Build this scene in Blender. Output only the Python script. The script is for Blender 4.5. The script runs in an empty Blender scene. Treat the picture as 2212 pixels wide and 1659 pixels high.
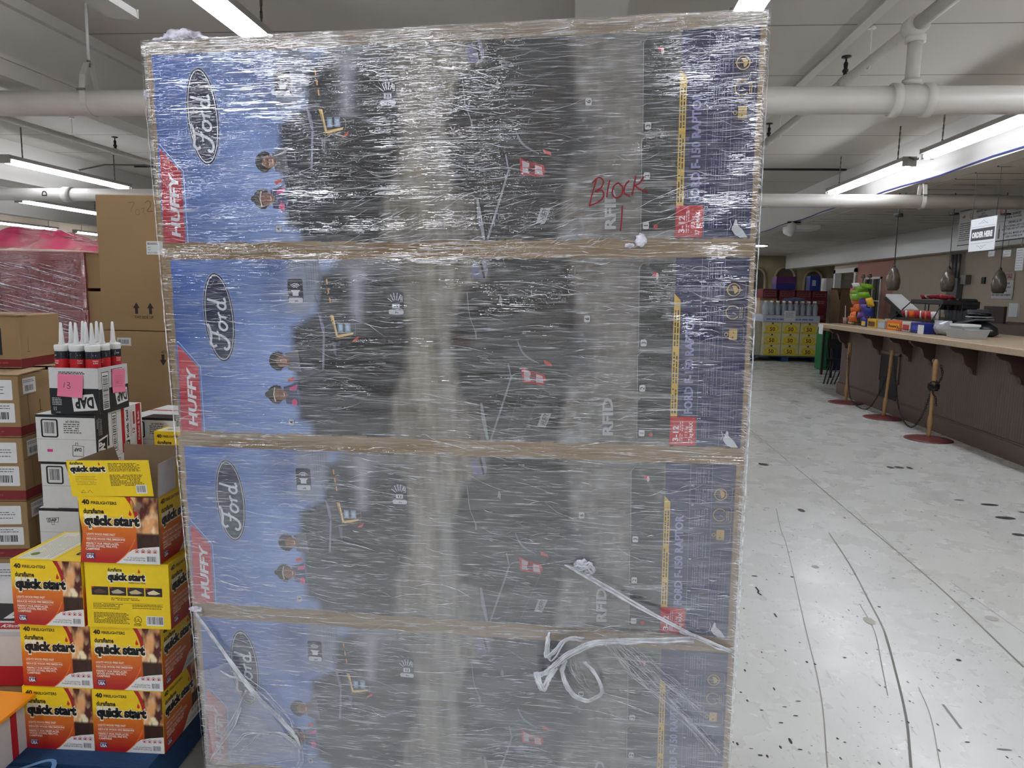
import bpy, bmesh, math, random
import numpy as np
from mathutils import Vector, Matrix, noise as mnoise
C = bpy.context.scene.collection
sc = bpy.context.scene

# ------------------------------------------------------------------ camera, world, exposure
CAM_H = 1.50


def cam_axes():
    F, cx, cy = 1534.0, 1106.0, 829.5
    Y = np.array([1245 - cx, 630 - cy, F]); Y /= np.linalg.norm(Y)
    dn = np.cross(Y, np.array([1, 0.0195, 0])); dn /= np.linalg.norm(dn)
    if dn[1] < 0: dn = -dn
    X = np.cross(dn, Y)
    return np.array([X, Y, -dn])


R = cam_axes()
cd = bpy.data.cameras.new('camera'); cam = bpy.data.objects.new('camera', cd); C.objects.link(cam)
cd.sensor_fit = 'HORIZONTAL'; cd.sensor_width = 36; cd.lens = 36 * 1534 / 2212; cd.clip_start = .05; cd.clip_end = 200
mw = Matrix.Identity(4)
for i in range(3):
    mw[i][0] = R[i][0]; mw[i][1] = -R[i][1]; mw[i][2] = -R[i][2]
mw[2][3] = CAM_H
cam.matrix_world = mw
sc.camera = cam
w = bpy.data.worlds.new('world'); sc.world = w; w.use_nodes = True
w.node_tree.nodes['Background'].inputs[0].default_value = (.8, .85, .9, 1)
w.node_tree.nodes['Background'].inputs[1].default_value = .25
sc.view_settings.view_transform = 'Standard'; sc.view_settings.look = 'None'
sc.view_settings.gamma = 1; sc.view_settings.exposure = 0.45
sc.cycles.use_denoising = True
sc.cycles.max_bounces = 5; sc.cycles.transparent_max_bounces = 14; sc.cycles.diffuse_bounces = 3; sc.cycles.glossy_bounces = 3
sc.cycles.use_adaptive_sampling = True; sc.cycles.adaptive_threshold = .09; sc.cycles.adaptive_min_samples = 16
sc.cycles.caustics_reflective = False; sc.cycles.caustics_refractive = False
sc.cycles.sample_clamp_indirect = 6
TUBE = 26.0          # emission of the fluorescent tubes

# ------------------------------------------------------------------ helpers
def s2l(c):
    c = c / 255.0
    return c / 12.92 if c <= .04045 else ((c + .055) / 1.055) ** 2.4


def col(*c):
    if len(c) == 1: c = c[0]
    return tuple(s2l(v) for v in c[:3]) + (1.0,)


def mat(name, c, rough=.6, metal=0.0, var=.08, scale=6, bump=0.0, bscale=40, stretch=(1, 1, 1), spec=.5, emit=0, alpha=1, trans=0, coat=0):
    m = bpy.data.materials.new(name); m.use_nodes = True
    nt = m.node_tree; b = nt.nodes['Principled BSDF']
    b.inputs['Roughness'].default_value = rough; b.inputs['Metallic'].default_value = metal
    b.inputs['Specular IOR Level'].default_value = spec; b.inputs['Alpha'].default_value = alpha
    b.inputs['Transmission Weight'].default_value = trans; b.inputs['Coat Weight'].default_value = coat
    tc = nt.nodes.new('ShaderNodeTexCoord'); mp = nt.nodes.new('ShaderNodeMapping'); mp.inputs['Scale'].default_value = stretch
    nt.links.new(tc.outputs['Object'], mp.inputs[0])
    nz = nt.nodes.new('ShaderNodeTexNoise'); nz.inputs['Scale'].default_value = scale; nz.inputs['Detail'].default_value = 4
    nt.links.new(mp.outputs[0], nz.inputs['Vector'])
    mx = nt.nodes.new('ShaderNodeMix'); mx.data_type = 'RGBA'
    cc = col(c)
    mx.inputs[6].default_value = tuple(v * (1 - var * 1.6) for v in cc[:3]) + (1,)
    mx.inputs[7].default_value = tuple(min(1, v * (1 + var * 1.6)) for v in cc[:3]) + (1,)
    nt.links.new(nz.outputs['Fac'], mx.inputs[0]); nt.links.new(mx.outputs[2], b.inputs['Base Color'])
    if bump:
        n2 = nt.nodes.new('ShaderNodeTexNoise'); n2.inputs['Scale'].default_value = bscale
        nt.links.new(mp.outputs[0], n2.inputs['Vector'])
        bp = nt.nodes.new('ShaderNodeBump'); bp.inputs['Strength'].default_value = bump; bp.inputs['Distance'].default_value = .01
        nt.links.new(n2.outputs['Fac'], bp.inputs['Height']); nt.links.new(bp.outputs[0], b.inputs['Normal'])
    if emit:
        b.inputs['Emission Color'].default_value = cc; b.inputs['Emission Strength'].default_value = emit
    m.diffuse_color = cc
    return m


M = {}


def getm(name, *a, **k):
    if name not in M: M[name] = mat(name, *a, **k)
    return M[name]


class MB:
    def __init__(s): s.v = []; s.f = []

    def add(s, vs, fs, T=None):
        o = len(s.v)
        for p in vs:
            p = Vector(p)
            s.v.append(tuple(T @ p) if T is not None else tuple(p))
        for f in fs: s.f.append([i + o for i in f])
        return s

    def box(s, x0, y0, z0, x1, y1, z1, T=None):
        vs = [(x0, y0, z0), (x1, y0, z0), (x1, y1, z0), (x0, y1, z0), (x0, y0, z1), (x1, y0, z1), (x1, y1, z1), (x0, y1, z1)]
        return s.add(vs, [(0, 3, 2, 1), (4, 5, 6, 7), (0, 1, 5, 4), (1, 2, 6, 5), (2, 3, 7, 6), (3, 0, 4, 7)], T)

    def tube(s, pts, r, n=8, cap=True):
        pts = [Vector(p) for p in pts]; o = len(s.v); m = len(pts)
        rs = r if isinstance(r, (list, tuple)) else [r] * m
        up = None
        for i, p in enumerate(pts):
            d = (pts[min(i + 1, m - 1)] - pts[max(i - 1, 0)])
            if d.length < 1e-9: d = Vector((0, 0, 1))
            d.normalize()
            if up is None:
                up = Vector((0, 0, 1)) if abs(d.z) < .9 else Vector((1, 0, 0))
            a = d.cross(up)
            if a.length < 1e-4: a = d.cross(Vector((1, .3, 0)))
            a.normalize(); b = a.cross(d); b.normalize(); up = b
            for k in range(n):
                t = 2 * math.pi * k / n
                s.v.append(tuple(p + rs[i] * (math.cos(t) * a + math.sin(t) * b)))
        for i in range(m - 1):
            for k in range(n):
                k2 = (k + 1) % n
                s.f.append([o + i * n + k, o + i * n + k2, o + (i + 1) * n + k2, o + (i + 1) * n + k])
        if cap:
            s.f.append([o + k for k in range(n)][::-1]); s.f.append([o + (m - 1) * n + k for k in range(n)])
        return s

    def lathe(s, prof, n=20, T=None, ax='z'):
        vs = []; fs = []
        for (r, z) in prof:
            for k in range(n):
                t = 2 * math.pi * k / n
                if ax == 'z': vs.append((r * math.cos(t), r * math.sin(t), z))
                elif ax == 'x': vs.append((z, r * math.cos(t), r * math.sin(t)))
                else: vs.append((r * math.cos(t), z, r * math.sin(t)))
        for i in range(len(prof) - 1):
            for k in range(n):
                k2 = (k + 1) % n; fs.append([i * n + k, i * n + k2, (i + 1) * n + k2, (i + 1) * n + k])
        fs.append(list(range(n))[::-1]); fs.append([(len(prof) - 1) * n + k for k in range(n)])
        return s.add(vs, fs, T)

    def prism(s, poly, a, b, axis='y', T=None):
        """poly of 2D points extruded between a and b along axis; 2D = remaining axes in order"""
        n = len(poly); vs = []
        for t in (a, b):
            for (p, q) in poly:
                vs.append({'x': (t, p, q), 'y': (p, t, q), 'z': (p, q, t)}[axis])
        fs = [list(range(n)), list(range(n, 2 * n))[::-1]] + [[i, i + n, (i + 1) % n + n, (i + 1) % n] for i in range(n)]
        return s.add(vs, fs, T)

    def build(s, name, m, parent=None, smooth=False, bevel=0, solid=0):
        me = bpy.data.meshes.new(name); me.from_pydata(s.v, [], s.f); me.update()
        bm = bmesh.new(); bm.from_mesh(me); bmesh.ops.recalc_face_normals(bm, faces=bm.faces); bm.to_mesh(me); bm.free()
        me.materials.append(m)
        if smooth:
            for p in me.polygons: p.use_smooth = True
        o = bpy.data.objects.new(name, me); C.objects.link(o)
        if parent is not None: o.parent = parent
        if bevel:
            b = o.modifiers.new('bevel', 'BEVEL'); b.width = bevel; b.segments = 2; b.limit_method = 'ANGLE'
        if solid:
            b = o.modifiers.new('solid', 'SOLIDIFY'); b.thickness = solid
        return o


def tag(o, label, cat, group=None, kind=None):
    o['label'] = label; o['category'] = cat
    if group: o['group'] = group
    if kind: o['kind'] = kind
    return o


def thing(name, label, cat, loc=(0, 0, 0), rz=0, group=None):
    o = bpy.data.objects.new(name, None); C.objects.link(o); o.empty_display_size = .1
    o.location = loc; o.rotation_euler = (0, 0, rz)
    return tag(o, label, cat, group)


def struct(name, mb, m, **k):
    o = mb.build(name, m, **k); o['kind'] = 'structure'; return o


def kids(o): return [c for c in C.objects if c.parent == o]


def dup(root, loc, rz=None, label=None, group=None):
    r = root.copy(); C.objects.link(r); r.location = loc
    if rz is not None: r.rotation_euler = (0, 0, rz)
    if label: r['label'] = label
    if group: r['group'] = group
    for ch in [c for c in C.objects if c.parent == root]:
        c = ch.copy(); C.objects.link(c); c.parent = r
        for g in [x for x in C.objects if x.parent == ch]:
            d = g.copy(); C.objects.link(d); d.parent = c
    return r


# ------------------------------------------------------------------ printed artwork: flat coloured polygons in a face plane
_tc = {}


def textmesh(s, bold=0.0):
    k = (s, bold)
    if k in _tc: return _tc[k]
    cu = bpy.data.curves.new('txt', 'FONT'); cu.body = s; cu.offset = bold; cu.resolution_u = 2; cu.align_x = 'LEFT'
    o = bpy.data.objects.new('txt', cu); C.objects.link(o)
    dg = bpy.context.evaluated_depsgraph_get(); ev = o.evaluated_get(dg); me = ev.to_mesh()
    vs = np.array([v.co[:2] for v in me.vertices]) if len(me.vertices) else np.zeros((0, 2))
    fs = [list(p.vertices) for p in me.polygons]
    ev.to_mesh_clear(); bpy.data.objects.remove(o); bpy.data.curves.remove(cu)
    _tc[k] = (vs, fs); return _tc[k]


def smooth_path(pts, n=6):
    P = [np.array(p, float) for p in pts]; P = [2 * P[0] - P[1]] + P + [2 * P[-1] - P[-2]]; out = []
    for i in range(1, len(P) - 2):
        for k in range(n):
            t = k / n
            out.append(.5 * ((2 * P[i]) + (-P[i - 1] + P[i + 1]) * t + (2 * P[i - 1] - 5 * P[i] + 4 * P[i + 1] - P[i + 2]) * t * t + (-P[i - 1] + 3 * P[i] - 3 * P[i + 1] + P[i + 2]) * t ** 3))
    out.append(P[-2]); return out


def printmat(name='printed_colours', rough=.42, spec=.4, coat=0):
    if name in M: return M[name]
    m = bpy.data.materials.new(name); m.use_nodes = True; nt = m.node_tree; b = nt.nodes['Principled BSDF']
    a = nt.nodes.new('ShaderNodeVertexColor'); a.layer_name = 'Col'
    nz = nt.nodes.new('ShaderNodeTexNoise'); nz.inputs['Scale'].default_value = 60
    tc = nt.nodes.new('ShaderNodeTexCoord'); nt.links.new(tc.outputs['Object'], nz.inputs['Vector'])
    mr = nt.nodes.new('ShaderNodeMapRange'); mr.inputs[3].default_value = .93; mr.inputs[4].default_value = 1.05
    nt.links.new(nz.outputs['Fac'], mr.inputs[0])
    mx = nt.nodes.new('ShaderNodeVectorMath'); mx.operation = 'SCALE'
    nt.links.new(a.outputs['Color'], mx.inputs[0]); nt.links.new(mr.outputs[0], mx.inputs['Scale'])
    nt.links.new(mx.outputs[0], b.inputs['Base Color'])
    b.inputs['Roughness'].default_value = rough; b.inputs['Specular IOR Level'].default_value = spec; b.inputs['Coat Weight'].default_value = coat
    M[name] = m; return m


class Art:
    """flat print; u to the right, v up; each call lies a hair above the last"""
    def __init__(s): s.v = []; s.f = []; s.c = []; s.k = 0; s.dz = 2.5e-5

    def _z(s): s.k += 1; return .0004 + s.k * s.dz

    def poly(s, pts, c, c2=None, warp=None):
        z = s._z(); o = len(s.v); vs = [p[1] for p in pts]; lo, hi = min(vs), max(vs)
        a = np.array(col(c)); b = np.array(col(c2)) if c2 else a
        for p in pts:
            t = (p[1] - lo) / (hi - lo + 1e-9)
            s.v.append((p[0], p[1], z)); s.c.append(tuple(a * (1 - t) + b * t))
        s.f.append(list(range(o, o + len(pts)))); return s

    def rect(s, x0, y0, x1, y1, c, c2=None): return s.poly([(x0, y0), (x1, y0), (x1, y1), (x0, y1)], c, c2)

    def ell(s, x, y, a, b, c, rot=0, n=28):
        ca, sa = math.cos(rot), math.sin(rot)
        return s.poly([(x + a * math.cos(t) * ca - b * math.sin(t) * sa, y + a * math.cos(t) * sa + b * math.sin(t) * ca) for t in [2 * math.pi * i / n for i in range(n)]], c)

    def rrect(s, x0, y0, x1, y1, r, c):
        p = []
        for cx, cy, a0 in ((x1 - r, y1 - r, 0), (x0 + r, y1 - r, 90), (x0 + r, y0 + r, 180), (x1 - r, y0 + r, 270)):
            for k in range(4):
                a = math.radians(a0 + k * 30); p.append((cx + r * math.cos(a), cy + r * math.sin(a)))
        return s.poly(p, c)

    def stroke(s, pts, w, c, smooth=0, taper=False):
        if smooth: pts = smooth_path(pts, smooth)
        z = s._z(); cc = col(c); P = [np.array(p, float) for p in pts]; n = len(P); o = len(s.v)
        for i in range(n):
            d = P[min(i + 1, n - 1)] - P[max(i - 1, 0)]; d = d / (np.linalg.norm(d) + 1e-9); q = np.array([-d[1], d[0]])
            ww = w / 2 * (1 if not taper else (.25 + .75 * math.sin(math.pi * (i + .5) / n)))
            for sg in (1, -1):
                t = P[i] + q * ww * sg; s.v.append((t[0], t[1], z)); s.c.append(cc)
        for i in range(n - 1): s.f.append([o + 2 * i, o + 2 * i + 1, o + 2 * i + 3, o + 2 * i + 2])
        return s

    def text(s, t, x, y, h, c, bold=0.0, rot=0, w=None, shear=0, sx=1, center=False):
        """h = cap height; w = total width (fits the string); rot in degrees"""
        vs, fs = textmesh(t, bold)
        if len(vs) == 0: return s
        vs = vs.copy(); x0, x1 = vs[:, 0].min(), vs[:, 0].max(); k = h / .69
        kx = (w / (x1 - x0)) if w else k * sx
        X = (vs[:, 0] - x0) * kx; Y = vs[:, 1] * k
        if center: X -= (x1 - x0) * kx / 2; Y -= h / 2
        X = X + shear * Y
        a = math.radians(rot); ca, sa = math.cos(a), math.sin(a); z = s._z(); o = len(s.v); cc = col(c)
        for p, q in zip(X, Y): s.v.append((x + p * ca - q * sa, y + p * sa + q * ca, z)); s.c.append(cc)
        for f in fs: s.f.append([i + o for i in f])
        return s

    def lines(s, x0, x1, ys, h, c, seed=0, rot=False, dens=.75):
        """rows of print too small to read in the photograph"""
        rg = random.Random(seed); z = s._z(); cc = col(c)
        for y in ys:
            x = x0; e = x1 - rg.random() * .15 * (x1 - x0)
            while x < e:
                l = h * rg.uniform(1.2, 4.5); l = min(l, e - x)
                if l > 0 and rg.random() < .97:
                    o = len(s.v); q = [(x, y), (x + l, y), (x + l, y + h), (x, y + h)]
                    for a, b in q:
                        s.v.append((b, a, z) if rot else (a, b, z)); s.c.append(cc)
                    s.f.append([o, o + 1, o + 2, o + 3][::-1] if rot else [o, o + 1, o + 2, o + 3])
                x += l + h * .7
        return s

    def barcode(s, x0, y0, x1, y1, seed=1, bg=(228, 228, 226), fg=(40, 40, 45), vert=False):
        s.rect(x0, y0, x1, y1, bg); rg = random.Random(seed); z = s._z(); cc = col(fg)
        dx, dy = (x1 - x0), (y1 - y0)
        if not vert:
            x = x0 + dx * .06
            while x < x1 - dx * .08:
                wv = dx * rg.choice([.012, .02, .035]); o = len(s.v)
                for a, b in ((x, y0 + dy * .15), (x + wv, y0 + dy * .15), (x + wv, y1 - dy * .08), (x, y1 - dy * .08)): s.v.append((a, b, z)); s.c.append(cc)
                s.f.append([o, o + 1, o + 2, o + 3]); x += wv + dx * rg.choice([.012, .02, .03])
        else:
            y = y0 + dy * .04
            while y < y1 - dy * .06:
                wv = dy * rg.choice([.012, .018, .03]); o = len(s.v)
                for a, b in ((x0 + dx * .1, y), (x1 - dx * .1, y), (x1 - dx * .1, y + wv), (x0 + dx * .1, y + wv)): s.v.append((a, b, z)); s.c.append(cc)
                s.f.append([o, o + 1, o + 2, o + 3]); y += wv + dy * rg.choice([.012, .018, .025])
        return s

    def grid(s, w, h, nx, ny, rgb, x0=0, y0=0):
        """rgb: (ny,nx,3) linear colours painted on a fine grid (a printed photograph)"""
        z = s._z(); o = len(s.v)
        for j in range(ny):
            for i in range(nx):
                s.v.append((x0 + w * i / (nx - 1), y0 + h * j / (ny - 1), z)); s.c.append((*rgb[j, i], 1.0))
        for j in range(ny - 1):
            for i in range(nx - 1):
                a = o + j * nx + i; s.f.append([a, a + 1, a + nx + 1, a + nx])
        return s

    def mesh(s, name, m=None):
        me = bpy.data.meshes.new(name); me.from_pydata(s.v, [], s.f); me.update()
        ca = me.color_attributes.new('Col', 'FLOAT_COLOR', 'POINT')
        ca.data.foreach_set('color', np.array(s.c, dtype=np.float32).ravel())
        me.materials.append(m or printmat()); return me

    def build(s, name, parent=None, T=None, m=None):
        me = s if isinstance(s, bpy.types.Mesh) else s.mesh(name, m)
        return place_art(me, name, parent, T)


def place_art(me, name, parent=None, T=None):
    o = bpy.data.objects.new(name, me); C.objects.link(o)
    if parent is not None: o.parent = parent
    if T is not None: o.matrix_local = T
    return o


def frame(o, U, V):
    """matrix taking art (u,v,out) to a face with origin o and axes U, V"""
    U = Vector(U); V = Vector(V); N = U.cross(V); m = Matrix.Identity(4)
    for i in range(3): m[i][0] = U[i]; m[i][1] = V[i]; m[i][2] = N[i]; m[i][3] = o[i]
    return m


def FRONT(x0=0, z0=0, y=0): return frame((x0, y, z0), (1, 0, 0), (0, 0, 1))
def RIGHT(x, y0=0, z0=0): return frame((x, y0, z0), (0, 1, 0), (0, 0, 1))
def LEFTF(x, y0=0, z0=0): return frame((x, y0, z0), (0, -1, 0), (0, 0, 1))
def TOP(z, x0=0, y0=0): return frame((x0, y0, z), (1, 0, 0), (0, 1, 0))


# numpy painting of printed photographs
def vnoise(ny, nx, cells_y, cells_x, rg, octv=3):
    out = np.zeros((ny, nx)); amp = 1; tot = 0
    for k in range(octv):
        cy, cx = max(2, int(cells_y * 2 ** k)), max(2, int(cells_x * 2 ** k)); g = rg.random((cy + 1, cx + 1))
        y = np.linspace(0, cy - 1e-6, ny); x = np.linspace(0, cx - 1e-6, nx); yi = y.astype(int); xi = x.astype(int)
        fy = (y - yi)[:, None]; fx = (x - xi)[None, :]; fy = fy * fy * (3 - 2 * fy); fx = fx * fx * (3 - 2 * fx)
        v = g[yi][:, xi] * (1 - fy) * (1 - fx) + g[yi + 1][:, xi] * fy * (1 - fx) + g[yi][:, xi + 1] * (1 - fy) * fx + g[yi + 1][:, xi + 1] * fy * fx
        out += v * amp; tot += amp; amp *= .5
    return out / tot


class Canvas:
    def __init__(s, w, h, nx, ny, c):
        s.w, s.h, s.nx, s.ny = w, h, nx, ny
        s.U, s.V = np.meshgrid(np.linspace(0, w, nx), np.linspace(0, h, ny)); s.im = np.zeros((ny, nx, 3)); s.im[:] = col(c)[:3]

    def blend(s, a, c):
        c = np.array(col(c)[:3]) if isinstance(c, tuple) else c
        s.im = s.im * (1 - a[..., None]) + c * a[..., None]

    def poly(s, pts, c, blur=.004, op=1.0):
        n = len(pts); ins = np.zeros(s.U.shape, bool); d = np.full(s.U.shape, 1e9)
        for i in range(n):
            x0, y0 = pts[i]; x1, y1 = pts[(i + 1) % n]
            cr = ((y0 > s.V) != (y1 > s.V)) & (s.U < (x1 - x0) * (s.V - y0) / (y1 - y0 + 1e-12) + x0); ins ^= cr
            L = (x1 - x0) ** 2 + (y1 - y0) ** 2 + 1e-12; t = np.clip(((s.U - x0) * (x1 - x0) + (s.V - y0) * (y1 - y0)) / L, 0, 1)
            d = np.minimum(d, np.hypot(s.U - x0 - t * (x1 - x0), s.V - y0 - t * (y1 - y0)))
        sd = np.where(ins, d, -d); a = np.clip(sd / blur * .5 + .5, 0, 1) * op
        s.blend(a, c); return s

    def line(s, pts, w, c, blur=.002, op=1.0):
        d = np.full(s.U.shape, 1e9)
        for i in range(len(pts) - 1):
            x0, y0 = pts[i]; x1, y1 = pts[i + 1]; L = (x1 - x0) ** 2 + (y1 - y0) ** 2 + 1e-12
            t = np.clip(((s.U - x0) * (x1 - x0) + (s.V - y0) * (y1 - y0)) / L, 0, 1)
            d = np.minimum(d, np.hypot(s.U - x0 - t * (x1 - x0), s.V - y0 - t * (y1 - y0)))
        s.blend(np.clip((w / 2 - d) / blur + .5, 0, 1) * op, c); return s

    def blob(s, x, y, a, b, c, op=1.0, pw=1.5):
        r = np.hypot((s.U - x) / a, (s.V - y) / b); s.blend(np.clip(1 - r, 0, 1) ** pw * op if pw else (r < 1) * op, c); return s


rnd = random.Random(7)

# ------------------------------------------------------------------ materials
m_ceil = mat('ceiling_paint', (196, 190, 182), .75, var=.03, scale=1.2)
m_beam = mat('beam_paint', (202, 198, 191), .7, var=.03, scale=1.5)
m_pipe = mat('pipe_paint', (200, 195, 187), .5, var=.07, scale=5, stretch=(1, 2, 2))
m_kraft = mat('kraft_cardboard', (150, 121, 84), .75, var=.06, scale=3, bump=.08, bscale=180)
m_kraft2 = mat('pale_kraft_cardboard', (158, 134, 102), .72, var=.05, scale=4, bump=.05, bscale=180)
m_kraftin = mat('kraft_inside', (140, 118, 92), .85, var=.05)
m_metal = mat('galvanised_metal', (120, 118, 114), .4, .6, var=.1)
m_white = mat('white_enamel', (222, 222, 218), .45, var=.02)
m_black = mat('black_plastic', (28, 28, 30), .4, var=.1)
m_dark = mat('dark_fitting', (22, 20, 20), .5, var=.1)
m_tube = mat('glowing_tube', (240, 245, 255), .5, var=0, emit=TUBE)
m_wpaper = mat('white_paper', (224, 224, 222), .7, var=.02)
m_blue = mat('blue_pallet_wood', (20, 62, 104), .7, var=.2, scale=8, stretch=(1, 6, 6), bump=.3)
m_wood = mat('pale_pallet_wood', (182, 150, 100), .7, var=.15, scale=6, stretch=(1, 8, 8), bump=.3)
m_brown = mat('brown_painted_panel', (92, 74, 64), .5, var=.05)
m_corbel = mat('dark_brown_wood', (70, 50, 42), .5, var=.1)
m_beige = mat('beige_panelling', (176, 162, 144), .6, var=.04)
m_yellowcard = mat('yellow_printed_card', (236, 200, 30), .35, var=.03)
m_whitecard = mat('white_printed_card', (216, 216, 214), .45, var=.03)
m_blackcard = mat('black_printed_card', (34, 35, 38), .4, var=.05)
m_redcard = mat('dark_red_card', (110, 36, 44), .5, var=.06)

# ------------------------------------------------------------------ the room
def floor_material():
    m = bpy.data.materials.new('worn_vinyl_floor'); m.use_nodes = True; nt = m.node_tree; b = nt.nodes['Principled BSDF']; L = nt.links.new
    N = nt.nodes.new
    g = N('ShaderNodeNewGeometry')
    def mapn(sc_, loc=(0, 0, 0)):
        q = N('ShaderNodeMapping'); q.inputs['Scale'].default_value = sc_; q.inputs['Location'].default_value = loc; L(g.outputs['Position'], q.inputs[0]); return q.outputs[0]
    def nz(v, s, d=5, r=.55):
        n = N('ShaderNodeTexNoise'); n.inputs['Scale'].default_value = s; n.inputs['Detail'].default_value = d; n.inputs['Roughness'].default_value = r; L(v, n.inputs['Vector']); return n.outputs['Fac']
    def ramp(f, a, bb, c0, c1):
        r = N('ShaderNodeMapRange'); r.inputs[1].default_value = a; r.inputs[2].default_value = bb; r.inputs[3].default_value = c0; r.inputs[4].default_value = c1; L(f, r.inputs[0]); return r.outputs[0]
    def mix(f, A, B):
        x = N('ShaderNodeMix'); x.data_type = 'RGBA'; L(f, x.inputs[0])
        for i, q in ((6, A), (7, B)):
            if isinstance(q, tuple): x.inputs[i].default_value = q
            else: L(q, x.inputs[i])
        return x.outputs[2]
    c = mix(ramp(nz(mapn((1, .45, 1)), .9), .35, .65, 0, 1), col(212, 212, 209), col(204, 203, 197))
    c = mix(ramp(nz(mapn((6, 1.6, 1)), 2.5, 6, .7), .58, .78, 0, .3), c, col(160, 157, 148))
    c = mix(ramp(nz(mapn((30, 6, 1)), 1.6, 5, .7), .60, .72, 0, .55), c, col(128, 124, 118))
    # tiny black chips, drawn out along the aisle
    for (s, th, rot) in ((26, .13, 1), (55, .12, 0)):
        v = N('ShaderNodeTexVoronoi'); v.inputs['Scale'].default_value = s; v.inputs['Randomness'].default_value = 1
        L(mapn((1, .5, 1) if rot else (.45, 1, 1), (3 * rot, 1, 0)), v.inputs['Vector'])
        gate = ramp(nz(mapn((1, 1, 1), (5, 5 * rot, 0)), 3.2 + rot, 3), .5, .58, 0, 1)
        k = N('ShaderNodeMath'); k.operation = 'MULTIPLY'; L(ramp(v.outputs['Distance'], th * .75, th, 1, 0), k.inputs[0]); L(gate, k.inputs[1])
        c = mix(k.outputs[0], c, col(62, 60, 58))
    L(c, b.inputs['Base Color'])
    L(ramp(nz(mapn((1, 1, 1)), 3), .3, .7, .2, .36), b.inputs['Roughness'])
    bp = N('ShaderNodeBump'); bp.inputs['Strength'].default_value = .12; bp.inputs['Distance'].default_value = .004; L(nz(mapn((1, .6, 1)), 5, 3), bp.inputs['Height']); L(bp.outputs[0], b.inputs['Normal'])
    return m


m_floor = floor_material()
fl = struct('floor', MB().box(-16, -12, -.1, 9.4, 26.2, 0), m_floor)


def ceil_material(name, base, step, off, dark=(120, 117, 110), gate=False):
    m = mat(name, base, .75, var=.03, scale=.8); nt = m.node_tree; b = nt.nodes['Principled BSDF']; L = nt.links.new; N = nt.nodes.new
    src = b.inputs['Base Color'].links[0].from_socket
    g = N('ShaderNodeNewGeometry'); sp = N('ShaderNodeSeparateXYZ'); L(g.outputs['Position'], sp.inputs[0])
    a = N('ShaderNodeMath'); a.operation = 'SUBTRACT'; L(sp.outputs['Y'], a.inputs[0]); a.inputs[1].default_value = off
    d = N('ShaderNodeMath'); d.operation = 'PINGPONG'; d.inputs[1].default_value = step / 2; L(a.outputs[0], d.inputs[0])
    r = N('ShaderNodeMapRange'); r.inputs[1].default_value = .006; r.inputs[2].default_value = .012; r.inputs[3].default_value = 1; r.inputs[4].default_value = 0; L(d.outputs[0], r.inputs[0])
    f = r.outputs[0]
    if gate:
        r.inputs[1].default_value = .012; r.inputs[2].default_value = .022
        nz = N('ShaderNodeTexNoise'); nz.inputs['Scale'].default_value = 1.3; L(g.outputs['Position'], nz.inputs['Vector'])
        r2 = N('ShaderNodeMapRange'); r2.inputs[1].default_value = .47; r2.inputs[2].default_value = .52; L(nz.outputs['Fac'], r2.inputs[0])
        k = N('ShaderNodeMath'); k.operation = 'MULTIPLY'; L(f, k.inputs[0]); L(r2.outputs[0], k.inputs[1]); f = k.outputs[0]
    x = N('ShaderNodeMix'); x.data_type = 'RGBA'; L(f, x.inputs[0]); L(src, x.inputs[6]); x.inputs[7].default_value = col(dark); L(x.outputs[2], b.inputs['Base Color'])
    return m


m_ceilp = ceil_material('ceiling_panels', (190, 184, 175), 1.22, 5.59)
m_slat = ceil_material('slatted_ceiling', (198, 194, 184), .42, .1, (60, 58, 54), gate=True)
struct('ceiling', MB().box(-16, -12, 3.44, 9.4, 26.2, 3.54), m_ceilp)
for i, (x0, x1) in enumerate([(-.05, .21), (-4.2, -3.95), (-8.2, -7.95), (-12.2, -11.95), (4.10, 4.35)]):
    o = struct('trim_%d' % (i + 1), MB().box(x0, -12, 2.89, x1, 26, 3.45), m_beam)
struct('trim_6', MB().box(4.35, -12, 2.88, 7.32, 26, 2.95), m_slat)                    # dropped ceiling over the bar
struct('trim_7', MB().box(7.0, 0, 2.39, 7.34, 25, 2.9), mat('bulkhead_paint', (212, 212, 208), .28, var=.03))
struct('trim_8', MB().box(1.95, -12, 3.415, 2.03, 14, 3.44), m_beam)                   # cover batten
struct('trim_9', MB().box(-3.95, -12, 3.0, -3.93, 20, 3.03).box(-3.95, -12, 3.36, -3.90, 20, 3.44), m_beam)
struct('wall_right', MB().box(7.3, -12, 1.12, 7.42, 17.3, 2.9).box(7.3, -12, 0, 7.42, 17.3, 1.12), m_beige)
struct('trim_10', MB().box(7.26, -12, 0, 7.3, 17.3, 1.1).box(7.24, -12, 1.08, 7.3, 17.3, 1.14), mat('brown_wainscot', (96, 78, 62), .5, var=.15, stretch=(1, 1, 9)))
m_pink = mat('dusty_pink_paint', (176, 122, 108), .6, var=.04)
struct('wall_right_far', MB().box(7.3, 17.3, 0, 7.42, 18.0, 2.9).box(7.3, 18.0, 0, 7.42, 18.9, .9).box(7.3, 18.0, 1.95, 7.42, 18.9, 2.9).box(7.3, 18.9, 0, 7.42, 19.5, 2.9), m_pink)
wf = struct('window_1', MB().box(7.27, 17.95, .85, 7.31, 18.0, 2.0).box(7.27, 18.9, .85, 7.31, 18.95, 2.0).box(7.27, 17.95, 1.95, 7.31, 18.95, 2.0).box(7.27, 17.95, .85, 7.31, 18.95, .9).box(7.28, 18.44, .9, 7.30, 18.47, 1.95).box(7.28, 18.0, 1.4, 7.30, 18.9, 1.43), m_white)
MB().box(7.34, 18.0, .9, 7.35, 18.9, 1.95).build('pane', mat('dark_glass', (40, 46, 52), .1, var=.05), wf)
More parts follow.
